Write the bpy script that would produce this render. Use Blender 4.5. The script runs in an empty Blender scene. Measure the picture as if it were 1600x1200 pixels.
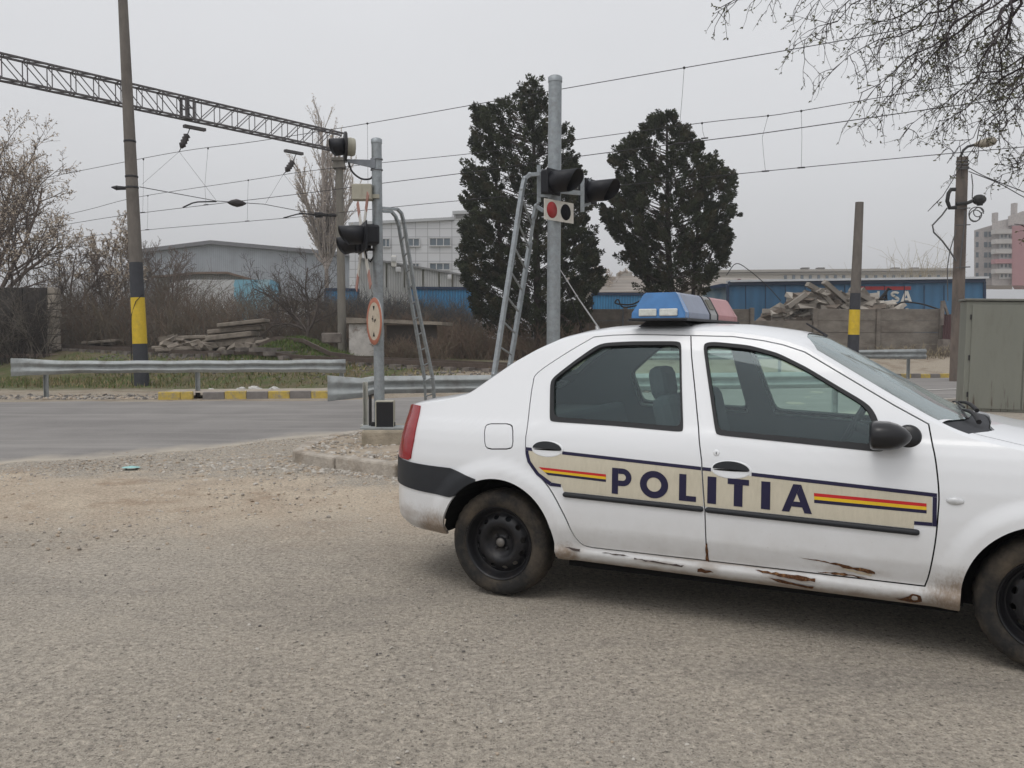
import bpy, bmesh, math, random
import numpy as np
from mathutils import Vector, Matrix
scene=bpy.context.scene
COL=scene.collection
R=math.radians
# ------------------------------------------------------------------ camera
F_PX,PITCH,CAM_H=1400.0,0.04925,1.457          # focal length for a 1600 px wide picture
cd=bpy.data.cameras.new('camera'); cam=bpy.data.objects.new('camera',cd); COL.objects.link(cam)
cam.location=(0,0,CAM_H); cam.rotation_euler=(math.pi/2-PITCH,0,0)
cd.sensor_width=36; cd.lens=36*F_PX/1600; cd.clip_end=3000; cd.clip_start=.05
scene.camera=cam
# ------------------------------------------------------------------ overcast sky and weak veiled sun
w=bpy.data.worlds.new('World'); scene.world=w; w.use_nodes=True
nt=w.node_tree; nt.nodes.clear()
N=nt.nodes.new; L=nt.links.new
sky=N('ShaderNodeTexSky'); sky.sky_type='NISHITA'; sky.sun_disc=False
SUN_EL,SUN_AZ=R(62),R(215)                  # azimuth clockwise from +Y
sky.sun_elevation=SUN_EL; sky.sun_rotation=SUN_AZ; sky.dust_density=5; sky.air_density=1.5
hs=N('ShaderNodeHueSaturation'); hs.inputs['Saturation'].default_value=.12
b1=N('ShaderNodeBackground'); b1.inputs['Strength'].default_value=.05
tc=N('ShaderNodeTexCoord'); sp=N('ShaderNodeSeparateXYZ'); cr=N('ShaderNodeValToRGB')
cr.color_ramp.elements[0].position=.0; cr.color_ramp.elements[0].color=(.475,.482,.50,1)
cr.color_ramp.elements[1].position=.75; cr.color_ramp.elements[1].color=(.70,.705,.73,1)
nz=N('ShaderNodeTexNoise'); nz.inputs['Scale'].default_value=1.6; nz.inputs['Detail'].default_value=3
mp=N('ShaderNodeMapping'); mp.inputs['Scale'].default_value=(1,1,2.5)
ma=N('ShaderNodeMath'); ma.operation='MULTIPLY_ADD'; ma.inputs[1].default_value=.40; ma.inputs[2].default_value=-.20
ad=N('ShaderNodeMath'); ad.operation='ADD'
b2=N('ShaderNodeBackground'); b2.inputs['Strength'].default_value=1.0
sh=N('ShaderNodeAddShader'); wo=N('ShaderNodeOutputWorld')
L(sky.outputs[0],hs.inputs['Color']); L(hs.outputs[0],b1.inputs[0])
L(tc.outputs['Generated'],sp.inputs[0]); L(tc.outputs['Generated'],mp.inputs[0]); L(mp.outputs[0],nz.inputs['Vector'])
L(nz.outputs[0],ma.inputs[0]); L(sp.outputs[2],ad.inputs[0]); L(ma.outputs[0],ad.inputs[1])
L(ad.outputs[0],cr.inputs[0]); L(cr.outputs[0],b2.inputs[0])
L(b1.outputs[0],sh.inputs[0]); L(b2.outputs[0],sh.inputs[1]); L(sh.outputs[0],wo.inputs[0])
sd=bpy.data.lights.new('sun','SUN'); sd.energy=.5; sd.angle=R(25); sd.color=(1,.96,.9)
so=bpy.data.objects.new('sun',sd); COL.objects.link(so); so.location=(-6,-12,20)
dv=Vector((math.sin(SUN_AZ)*math.cos(SUN_EL),math.cos(SUN_AZ)*math.cos(SUN_EL),math.sin(SUN_EL)))
so.rotation_euler=(-dv).to_track_quat('-Z','Y').to_euler()
scene.view_settings.view_transform='Standard'; scene.view_settings.look='None'
scene.view_settings.exposure=0; scene.view_settings.gamma=1
# ------------------------------------------------------------------ helpers
def at(px,py,Y):
    """world point at distance Y in front of the camera, seen at photo position (px,py)"""
    c,s=math.cos(PITCH),math.sin(PITCH)
    a=(px-800)/F_PX; b=(600-py)/F_PX
    d=Vector((a,c+b*s,-s+b*c)); return Vector((0,0,CAM_H))+d*(Y/d.y)
def at_plane(px,py,A,B):
    """point of the vertical plane through A and B (XY) seen at photo position (px,py)"""
    c,s=math.cos(PITCH),math.sin(PITCH)
    a=(px-800)/F_PX; b=(600-py)/F_PX
    d=Vector((a,c+b*s,-s+b*c)); ux,uy=B[0]-A[0],B[1]-A[1]
    t=(A[0]*uy-A[1]*ux)/(d.x*uy-d.y*ux); return Vector((0,0,CAM_H))+d*t
K=1.2149   # layout distances below are in units of K metres along the view
def KY(pl): return [(x,y*K) for x,y in pl]
MATS={}
def mat(name,col,rough=.7,metal=0.,var=.18,scale=6.,bump=0.,bscale=None,col2=None,mask=(.45,.6),mscale=2.5,stretch=(1,1,1),spec=.4,coat=0.,trans=0.,emit=0.,ior=1.45,alpha=1.):
    if name in MATS: return MATS[name]
    m=bpy.data.materials.new(name); m.use_nodes=True; t=m.node_tree; n=t.nodes; l=t.links
    p=n['Principled BSDF']
    p.inputs['Roughness'].default_value=rough; p.inputs['Metallic'].default_value=metal
    p.inputs['Specular IOR Level'].default_value=spec; p.inputs['Coat Weight'].default_value=coat
    p.inputs['Transmission Weight'].default_value=trans; p.inputs['IOR'].default_value=ior
    tcn=n.new('ShaderNodeTexCoord'); mpn=n.new('ShaderNodeMapping'); mpn.inputs['Scale'].default_value=stretch
    l.new(tcn.outputs['Object'],mpn.inputs[0])
    nn=n.new('ShaderNodeTexNoise'); nn.inputs['Scale'].default_value=scale; nn.inputs['Detail'].default_value=8; nn.inputs['Roughness'].default_value=.65
    l.new(mpn.outputs[0],nn.inputs['Vector'])
    mr=n.new('ShaderNodeMapRange'); mr.inputs[1].default_value=.25; mr.inputs[2].default_value=.75; mr.inputs[3].default_value=1-var; mr.inputs[4].default_value=1+var
    l.new(nn.outputs[0],mr.inputs[0])
    out=None
    if col2 is not None:
        n2=n.new('ShaderNodeTexNoise'); n2.inputs['Scale'].default_value=mscale; n2.inputs['Detail'].default_value=9; n2.inputs['Roughness'].default_value=.7
        l.new(mpn.outputs[0],n2.inputs['Vector'])
        m2=n.new('ShaderNodeMapRange'); m2.inputs[1].default_value=mask[0]; m2.inputs[2].default_value=mask[1]
        l.new(n2.outputs[0],m2.inputs[0])
        mx=n.new('ShaderNodeMix'); mx.data_type='RGBA'; mx.inputs[6].default_value=(*col,1); mx.inputs[7].default_value=(*col2,1)
        l.new(m2.outputs[0],mx.inputs[0]); src=mx.outputs[2]
    else:
        rg=n.new('ShaderNodeRGB'); rg.outputs[0].default_value=(*col,1); src=rg.outputs[0]
    vm=n.new('ShaderNodeVectorMath'); vm.operation='SCALE'
    l.new(src,vm.inputs[0]); l.new(mr.outputs[0],vm.inputs['Scale']); l.new(vm.outputs[0],p.inputs['Base Color'])
    if bump:
        nb=n.new('ShaderNodeTexNoise'); nb.inputs['Scale'].default_value=bscale or scale*4; nb.inputs['Detail'].default_value=6
        l.new(mpn.outputs[0],nb.inputs['Vector'])
        bp=n.new('ShaderNodeBump'); bp.inputs['Strength'].default_value=bump; bp.inputs['Distance'].default_value=.02
        l.new(nb.outputs[0],bp.inputs['Height']); l.new(bp.outputs[0],p.inputs['Normal'])
    MATS[name]=m; return m
def tag(o,label=None,cat=None,group=None,kind=None):
    if label: o['label']=label
    if cat: o['category']=cat
    if group: o['group']=group
    if kind: o['kind']=kind
    return o
def thing(name,label,cat,loc=(0,0,0),rz=0,group=None,kind=None):
    o=bpy.data.objects.new(name,None); COL.objects.link(o); o.location=loc; o.rotation_euler=(0,0,rz); o.empty_display_size=.1
    return tag(o,label,cat,group,kind)
def copy_tree(o,parent=None):
    c=o.copy(); COL.objects.link(c); c.parent=parent
    for ch in list(o.children): copy_tree(ch,c)
    return c
class MB:
    """collects shapes and links them as one mesh object"""
    def __init__(s): s.v=[]; s.f=[]; s.m=[]; s.mi=0; s.sm=[]; s.smooth=False
    def add(s,vs,fs,smooth=None):
        b=len(s.v); s.v.extend(tuple(v) for v in vs)
        for f in fs: s.f.append([b+i for i in f]); s.m.append(s.mi); s.sm.append(s.smooth if smooth is None else smooth)
        return s
    def box(s,c,d,rot=None,bev=0):
        hx,hy,hz=d[0]/2,d[1]/2,d[2]/2; M=rot or Matrix.Identity(3); c=Vector(c)
        if bev:
            b=min(bev,hx*.9,hy*.9,hz*.9); bm=bmesh.new(); bmesh.ops.create_cube(bm,size=1)
            for v in bm.verts: v.co=Vector((v.co.x*hx*2,v.co.y*hy*2,v.co.z*hz*2))
            bmesh.ops.bevel(bm,geom=bm.edges[:],offset=b,segments=2,affect='EDGES',profile=.5)
            bm.verts.index_update(); s.add([c+M@v.co for v in bm.verts],[[v.index for v in f.verts] for f in bm.faces]); bm.free(); return s
        vs=[c+M@Vector((x*hx,y*hy,z*hz)) for x in (-1,1) for y in (-1,1) for z in (-1,1)]
        return s.add(vs,[(0,1,3,2),(4,6,7,5),(0,4,5,1),(2,3,7,6),(0,2,6,4),(1,5,7,3)],False)
    def bar(s,p,q,wd,dp=None,up=(0,0,1)):
        """square bar from p to q"""
        p,q=Vector(p),Vector(q); d=q-p; ln=d.length; x=d.normalized(); u=Vector(up)
        if abs(x.dot(u))>.98: u=Vector((1,0,0))
        y=u.cross(x).normalized(); z=x.cross(y); M=Matrix((x,y,z)).transposed()
        return s.box((p+q)/2,(ln,wd,dp or wd),M)
    def tube(s,pts,rad,n=8,cap=True,smooth=True):
        pts=[Vector(p) for p in pts]; k=len(pts)
        if not hasattr(rad,'__len__'): rad=[rad]*k
        t=(pts[1]-pts[0]).normalized(); u=Vector((0,0,1)) if abs(t.z)<.9 else Vector((1,0,0))
        a=t.cross(u).normalized(); vs=[]
        for i in range(k):
            t=(pts[min(i+1,k-1)]-pts[max(i-1,0)]).normalized()
            a=(a-t*a.dot(t)); a=a.normalized() if a.length>1e-6 else t.orthogonal().normalized()
            b=t.cross(a)
            for j in range(n):
                g=2*math.pi*j/n; vs.append(pts[i]+(a*math.cos(g)+b*math.sin(g))*rad[i])
        fs=[[i*n+j,i*n+(j+1)%n,(i+1)*n+(j+1)%n,(i+1)*n+j] for i in range(k-1) for j in range(n)]
        s.add(vs,fs,smooth)
        if cap: s.add(vs[:n],[list(range(n))[::-1]],False); s.add(vs[-n:],[list(range(n))],False)
        return s
    def cyl(s,p,q,r0,r1=None,n=16,smooth=True): return s.tube([p,q],[r0,r0 if r1 is None else r1],n,True,smooth)
    def lathe(s,prof,o,ax,n=32,smooth=True,close=False):
        """prof: (radius, distance along ax)"""
        o=Vector(o); ax=Vector(ax).normalized(); a=ax.orthogonal().normalized(); b=ax.cross(a); k=len(prof); vs=[]
        for r,h in prof:
            for j in range(n):
                g=2*math.pi*j/n; vs.append(o+ax*h+(a*math.cos(g)+b*math.sin(g))*r)
        s.add(vs,[[i*n+j,i*n+(j+1)%n,(i+1)*n+(j+1)%n,(i+1)*n+j] for i in range(k-1) for j in range(n)],smooth); return s
    def prism(s,poly,fr,depth,smooth=False):
        """poly: 2D outline, fr: (origin,u,v) frame, extruded by depth along u x v"""
        o,u,v=[Vector(x) for x in fr]; nn=u.cross(v).normalized(); n=len(poly)
        A=[o+u*x+v*y for x,y in poly]; B=[p+nn*depth for p in A]
        s.add(A+B,[list(range(n))[::-1],[n+i for i in range(n)]]+[[i,(i+1)%n,n+(i+1)%n,n+i] for i in range(n)],smooth); return s
    def sphere(s,c,r,nu=12,nv=8,sc=(1,1,1),M=None,smooth=True):
        c=Vector(c); vs=[]; M=M or Matrix.Identity(3)
        for i in range(nv+1):
            th=math.pi*i/nv
            for j in range(nu):
                g=2*math.pi*j/nu; vs.append(c+M@Vector((r*sc[0]*math.sin(th)*math.cos(g),r*sc[1]*math.sin(th)*math.sin(g),r*sc[2]*math.cos(th))))
        s.add(vs,[[i*nu+j,(i+1)*nu+j,(i+1)*nu+(j+1)%nu,i*nu+(j+1)%nu] for i in range(nv) for j in range(nu)],smooth); return s
    def build(s,name,m,parent=None,fix=True):
        me=bpy.data.meshes.new(name); me.from_pydata(s.v,[],s.f)
        for x in (m if isinstance(m,(list,tuple)) else [m]): me.materials.append(x)
        me.polygons.foreach_set('material_index',s.m); me.polygons.foreach_set('use_smooth',s.sm)
        if fix:
            bm=bmesh.new(); bm.from_mesh(me); bmesh.ops.recalc_face_normals(bm,faces=bm.faces[:]); bm.to_mesh(me); bm.free()
        me.update(); o=bpy.data.objects.new(name,me); COL.objects.link(o)
        if parent: o.parent=parent
        return o
def solo(mb,name,m,label,cat,group=None,kind=None,fix=True):
    return tag(mb.build(name,m,None,fix),label,cat,group,kind)
# ---- car surface (car frame: x forward from the rear axle, y left, z up) ----
def table(xs, ys, lo, hi, sig, n=2400):
    g=np.linspace(lo,hi,n); v=np.interp(g,xs,ys)
    if sig>0:
        st=(hi-lo)/(n-1); k=np.arange(-int(3*sig/st),int(3*sig/st)+1)*st
        w=np.exp(-.5*(k/sig)**2); w/=w.sum(); m=len(k)//2
        v=np.convolve(np.concatenate([np.full(m,v[0]),v,np.full(m,v[-1])]),w,'valid')
    return g,v
def ss(a,b,t):
    t=np.clip((t-a)/(b-a),0,1); return t*t*(3-2*t)
WT=table([.15,.20,.235,.275,.312,.330,.345,.39,.445,.55,.65,.78,.87,.93,.985,1.0,1.15,1.3,1.40,1.46,1.55],
         [.79,.815,.838,.850,.850,.838,.838,.853,.868,.871,.870,.862,.848,.832,.808,.798,.727,.655,.605,.57,.52],.1,1.6,.008)
ZE=table([-1.6,-1.0,-.83,-.609,-.386,-.266,-.222,-.170,-0.002,0.133,0.268,0.413,0.522,0.696,1.024,1.256,1.405,1.509,1.619,1.847,2.044,2.197,2.311,2.388,2.577,2.97,3.26,3.65,4.6],
         [1.045,1.045,1.052,1.074,1.102,1.130,1.153,1.193,1.312,1.389,1.45,1.484,1.497,1.505,1.505,1.496,1.476,1.455,1.418,1.283,1.168,1.084,1.035,1.01,0.972,.905,.84,.74,.70],-1.8,4.7,.02)
CR=table([-1.6,-.87,-.63,-.22,0,.4,1.45,1.75,2.15,2.35,2.65,3.25,4.6],[0,.02,.035,.03,.045,.045,.050,.072,.075,.055,.05,.04,0],-1.8,4.7,.05)
ZB=table([-1.6,-.32,.36,.42,2.31,2.36,3.02,3.17,4.6],[.335,.325,.26,.256,.234,.232,.22,.22,.22],-1.8,4.7,.01)
A0,LR,NR=-.28,.625,2.75
A1,LF,NF=2.69,.77,2.5
def arc(L,n):
    f=np.linspace(0,np.pi/2,1500); x=L*np.sin(f)**(2/n); k=np.cos(f)**(2/n); k[-1]=0; y=.868*k
    s=np.concatenate([[0],np.cumsum(np.hypot(np.diff(x),np.diff(y)))])
    return s,x,k
SR=arc(LR,NR); SF=arc(LF,NF)
AMIN=A0-SR[0][-1]; AMAX=A1+SF[0][-1]
def plan(a):
    a=np.asarray(a,float)
    x=np.where(a<A0,A0-np.interp(A0-a,SR[0],SR[1]),np.where(a>A1,A1+np.interp(a-A1,SF[0],SF[1]),a))
    k=np.where(a<A0,np.interp(A0-a,SR[0],SR[2]),np.where(a>A1,np.interp(a-A1,SF[0],SF[2]),1.))
    return x,k
def ze(a): return np.interp(a,*ZE)
def zb(a): return np.interp(a,*ZB)
ARCH=((.012,.330),(2.695,.315))
def side(a,z,off=0.,raw=False,tab=WT):
    a=np.asarray(a,float); z=np.asarray(z,float)
    x,k=plan(a)
    w=np.interp(z,*tab)
    x=x+.055*ss(.72,1.08,z)*ss(A0,A0-LR,x)-.10*ss(.75,1.0,z)*ss(A1,A1+LF,x)
    t=np.clip((zb(a)+.07-z)/.07,0,1)
    y=w*k-.045*t*t*k
    x=x+.04*t*t*ss(A0,A0-LR,x)
    for cx,cz in ARCH:
        r=np.hypot(a-cx,z-cz); y=y+.020*(1-ss(.385,.475,r))*k
    # the black rub strip and bumper stand a little proud at the tail
    if raw: return np.stack([x,y,z],-1)
    P0=np.stack([x,y,z],-1)
    e=1e-3
    du=side(a+e,z,raw=True,tab=tab)-side(a-e,z,raw=True,tab=tab); dv=side(a,z+e,raw=True,tab=tab)-side(a,z-e,raw=True,tab=tab)
    n=np.cross(dv,du); n/=np.maximum(np.linalg.norm(n,axis=-1,keepdims=True),1e-12)
    return P0+n*np.asarray(off)[...,None] if np.ndim(off) else P0+n*off, n
WTG=(WT[0],table(WT[0],WT[1],.1,1.6,.06)[1])
def side_glass(a,z,off=0.): return side(a,z,off,tab=WTG)
def top(a,y,off=0.,raw=False):
    a=np.asarray(a,float); y=np.asarray(y,float)
    E=side(a,ze(a),raw=True); ye=np.maximum(E[...,1],1e-4)
    q=np.clip(y/ye,0,1)
    z=ze(a)+np.interp(a,*CR)*np.sqrt(np.maximum(1-q**2.3,0))
    P0=np.stack([E[...,0],y,z],-1)
    if raw: return P0
    e=1.5e-3; yy=np.minimum(y,ye-3*e)
    du=top(a+e,yy,raw=True)-top(a-e,yy,raw=True); dv=top(a,yy+e,raw=True)-top(a,yy-e,raw=True)
    n=np.cross(du,dv); n/=np.maximum(np.linalg.norm(n,axis=-1,keepdims=True),1e-12)
    return P0+n*off, n
def yedge(a): return float(side(a,ze(a),raw=True)[1])

_CV=np.array([[-0.02448,1.02498,0.06645,0.02452,-0.00057,-0.07,-0.00124,-0.01542,0.00071,0.01497],[0.01015,0.00068,0.94683,-0.0008,-2e-05,0.06209,0.00037,-0.00016,-0.00011,-0.02168]])
def cv(a,z):
    """flank outlines were first measured for a shorter wheelbase: carry them over to the final body"""
    b=np.array([1,a,z,a*z,a*a,z*z,a*a*z,a*z*z,a**3,z**3]); return tuple(_CV@b)
def CVP(p): return [cv(*q) for q in p]
# ================================================================== SETTING
def sst(a,b,t):
    t=min(max((t-a)/(b-a),0.),1.); return t*t*(3-2*t)
def hz(X,Y):
    """terrain height: flat yard and road, low railway embankment behind, rising to the right-hand fence"""
    Y=Y/K; dx,dy=X+.9,Y-24.5
    s=-.9*dx+.436*dy; n=.436*dx+.9*dy
    zr=(.49+.026*min(max(s,0),30))*sst(-6,-.5,s)
    h=zr*sst(-5,-1.6,n)
    h+=.66*sst(29.3,35,Y)*sst(-2,6,X)*(1-.5*sst(-6,-.5,s))
    h+=.35*sst(2,8,n)*sst(-1,-7,X)
    h+=.80*math.exp(-((X+8.3)/1.6)**2-((Y-28.6)/1.3)**2)
    return h
def sheet(name,xs,ys,f,m,kind='structure'):
    vs=[(x,y,f(x,y)) for y in ys for x in xs]; k=len(xs)
    fs=[(j*k+i,j*k+i+1,(j+1)*k+i+1,(j+1)*k+i) for j in range(len(ys)-1) for i in range(k-1)]
    b=MB(); b.add(vs,fs,True); return tag(b.build(name,m,None,False),kind=kind)
rng=random.Random(5)
def ground_mat():
    m=bpy.data.materials.new('yard ground'); m.use_nodes=True; t=m.node_tree; n=t.nodes; l=t.links; p=n['Principled BSDF']
    p.inputs['Roughness'].default_value=.93; p.inputs['Specular IOR Level'].default_value=.2
    g=n.new('ShaderNodeNewGeometry'); pos=g.outputs['Position']
    sx=n.new('ShaderNodeSeparateXYZ'); l.new(pos,sx.inputs[0]); X=sx.outputs[0]
    def val(x): v=n.new('ShaderNodeValue'); v.outputs[0].default_value=x; return v.outputs[0]
    def M(op,a,b=None,c=None):
        q=n.new('ShaderNodeMath'); q.operation=op
        for i,x in enumerate((a,b,c)):
            if x is None: continue
            if isinstance(x,(int,float)): q.inputs[i].default_value=x
            else: l.new(x,q.inputs[i])
        return q.outputs[0]
    Y=M('DIVIDE',sx.outputs[1],K)
    def noise(sc,det=6,rough=.6,st=None):
        q=n.new('ShaderNodeTexNoise'); q.inputs['Scale'].default_value=sc; q.inputs['Detail'].default_value=det; q.inputs['Roughness'].default_value=rough
        if st:
            mp=n.new('ShaderNodeMapping'); mp.inputs['Scale'].default_value=st; l.new(pos,mp.inputs[0]); l.new(mp.outputs[0],q.inputs['Vector'])
        else: l.new(pos,q.inputs['Vector'])
        return q.outputs[0]
    def step(x,a,b):
        q=n.new('ShaderNodeMapRange'); q.interpolation_type='SMOOTHSTEP'; q.inputs[1].default_value=a; q.inputs[2].default_value=b; l.new(x,q.inputs[0]); return q.outputs[0]
    def mix(f,a,b,blend='MIX'):
        q=n.new('ShaderNodeMix'); q.data_type='RGBA'; q.blend_type=blend
        if isinstance(f,(int,float)): q.inputs[0].default_value=f
        else: l.new(f,q.inputs[0])
        for i,x in ((6,a),(7,b)):
            if isinstance(x,tuple): q.inputs[i].default_value=(*x,1)
            else: l.new(x,q.inputs[i])
        return q.outputs[2]
    def vor(sc,feat='F1'):
        q=n.new('ShaderNodeTexVoronoi'); q.inputs['Scale'].default_value=sc; q.feature=feat; l.new(pos,q.inputs['Vector']); return q
    nl=noise(.45,8); nm=noise(1.7,9,.65); nf=noise(14,8,.7); ng=noise(70,5,.7)
    # worn dusty asphalt of the yard
    col=mix(step(nm,.42,.6),(.420,.374,.312),(.386,.345,.290))
    col=mix(step(nl,.48,.70),col,(.415,.372,.317))
    tr=noise(1.,8,.6,(.35,.10,1)); col=mix(M('MULTIPLY',step(tr,.5,.68),.45),col,(.47,.425,.36))
    # aggregate showing through
    v1=vor(95); v2=vor(42); v3=vor(200)
    r1=n.new('ShaderNodeSeparateColor'); l.new(v1.outputs['Color'],r1.inputs[0])
    r2=n.new('ShaderNodeSeparateColor'); l.new(v2.outputs['Color'],r2.inputs[0])
    r3=n.new('ShaderNodeSeparateColor'); l.new(v3.outputs['Color'],r3.inputs[0])
    dark=M('MULTIPLY',step(r1.outputs[0],.73,.78),M('SUBTRACT',1,step(v1.outputs['Distance'],.25,.5)))
    col=mix(M('MULTIPLY',dark,.50),col,(.10,.093,.085))
    big=M('MULTIPLY',step(r2.outputs[0],.86,.90),M('SUBTRACT',1,step(v2.outputs['Distance'],.2,.42)))
    col=mix(M('MULTIPLY',big,.62),col,(.085,.08,.072))
    lite=M('MULTIPLY',step(r1.outputs[1],.90,.93),M('SUBTRACT',1,step(v1.outputs['Distance'],.2,.45)))
    col=mix(M('MULTIPLY',lite,.40),col,(.58,.55,.50))
    lit2=M('MULTIPLY',step(r2.outputs[1],.965,.975),M('SUBTRACT',1,step(v2.outputs['Distance'],.15,.36)))
    col=mix(M('MULTIPLY',lit2,.6),col,(.62,.58,.52))
    nh=noise(33,6,.75); mod=n.new('ShaderNodeMapRange'); mod.inputs[1].default_value=.34; mod.inputs[2].default_value=.66; mod.inputs[3].default_value=.68; mod.inputs[4].default_value=1.30; l.new(nh,mod.inputs[0])
    gs=n.new('ShaderNodeMapRange'); gs.inputs[3].default_value=.86; gs.inputs[4].default_value=1.14; l.new(r3.outputs[0],gs.inputs[0])
    mod2=n.new('ShaderNodeMapRange'); mod2.inputs[1].default_value=.3; mod2.inputs[2].default_value=.7; mod2.inputs[3].default_value=.78; mod2.inputs[4].default_value=1.22; l.new(ng,mod2.inputs[0])
    # worn wheel paths, damp and oily patches
    wp=noise(1.,7,.62,(.22,.75,1)); col=mix(M('MULTIPLY',step(wp,.50,.64),.40),col,(.235,.215,.19))
    st_=noise(.9,9,.7); col=mix(M('MULTIPLY',step(st_,.66,.74),.45),col,(.20,.155,.11))
    pt=noise(5.5,8,.75); col=mix(M('MULTIPLY',step(pt,.56,.72),.40),col,(.52,.47,.40)); col=mix(M('MULTIPLY',M('SUBTRACT',1,step(pt,.30,.43)),.40),col,(.22,.20,.175))
    # bare earth between yard and road
    wob=M('MULTIPLY_ADD',nl,3.2,-1.6); wob2=M('MULTIPLY_ADD',nm,1.3,-.65)
    yy=M('ADD',M('ADD',Y,M('MULTIPLY',X,.14)),M('ADD',wob,wob2))
    earth=M('MULTIPLY',step(yy,4.5,6.2),M('SUBTRACT',1,step(X,.5,3)))
    ecol=mix(step(nm,.38,.62),(.56,.475,.37),(.48,.395,.305))
    ecol=mix(step(noise(.8,7,.6),.52,.66),ecol,(.39,.30,.22))
    ecol=mix(M('MULTIPLY',lite,.5),ecol,(.60,.54,.46)); ecol=mix(M('MULTIPLY',dark,.4),ecol,(.14,.11,.08))
    col=mix(earth,col,ecol)
    # pale crushed stone along the road edge
    gr=M('MULTIPLY',step(yy,6.9,7.6),M('SUBTRACT',1,step(X,.5,3)))
    gcol=mix(step(r1.outputs[2],.2,.9),(.29,.262,.222),(.50,.458,.40))
    col=mix(M('MULTIPLY',gr,step(nf,.35,.55)),col,gcol)
    # beyond the road: earth, then dead and green grass
    ex=M('MULTIPLY',M('MAXIMUM',M('ADD',X,4.6),0.),.52)
    yf=M('SUBTRACT',Y,ex)
    far=step(yf,16.2,17.4)
    fcol=mix(step(noise(.9,8,.65),.46,.66),(.36,.31,.245),(.25,.20,.15))
    fcol=mix(M('MULTIPLY',step(nf,.45,.7),.5),fcol,(.38,.34,.28))
    gx=M('ADD',yf,M('MULTIPLY_ADD',nm,3.,-1.5))
    green=M('MULTIPLY',step(gx,20.6,22.6),M('SUBTRACT',1,step(X,-2.5,1.0)))
    gcol2=mix(step(noise(.7,8,.7),.40,.60),(.088,.112,.038),(.15,.125,.075))
    fcol=mix(green,fcol,gcol2); col=mix(far,col,fcol)
    vm=n.new('ShaderNodeVectorMath'); vm.operation='SCALE'; l.new(col,vm.inputs[0]); l.new(M('MULTIPLY',gs.outputs[0],M('MULTIPLY',mod.outputs[0],mod2.outputs[0])),vm.inputs['Scale'])
    l.new(vm.outputs[0],p.inputs['Base Color'])
    hgt=M('ADD',M('ADD',M('MULTIPLY',nf,1.5),M('MULTIPLY',M('ADD',ng,nh),.6)),M('SUBTRACT',M('MULTIPLY',lite,.35),M('MULTIPLY',M('ADD',dark,big),.45)))
    hgt=M('ADD',hgt,M('MULTIPLY',M('SUBTRACT',1,v3.outputs['Distance']),.35))
    hgt=M('ADD',hgt,M('MULTIPLY',M('MULTIPLY',gr,M('SUBTRACT',1,v2.outputs['Distance'])),1.2))
    b=n.new('ShaderNodeBump'); b.inputs['Strength'].default_value=.85; b.inputs['Distance'].default_value=.018
    l.new(hgt,b.inputs['Height']); l.new(b.outputs[0],p.inputs['Normal'])
    return m
GM=ground_mat()
def fr(a,b,s): return [a+i*s for i in range(int(round((b-a)/s)))]
gx=fr(-1500,-200,100)+fr(-200,-40,10)+fr(-40,30,.5)+fr(30,100,5)+fr(100,1600,100)
gy=fr(-300,-10,20)+fr(-10,10,.5)+fr(10,60,.4)+fr(60,120,6)+fr(120,2000,80)
sheet('ground',gx,gy,lambda x,y:hz(x,y)+.010*math.sin(x*1.9+y*.7)*math.sin(y*1.3),GM)
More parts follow.
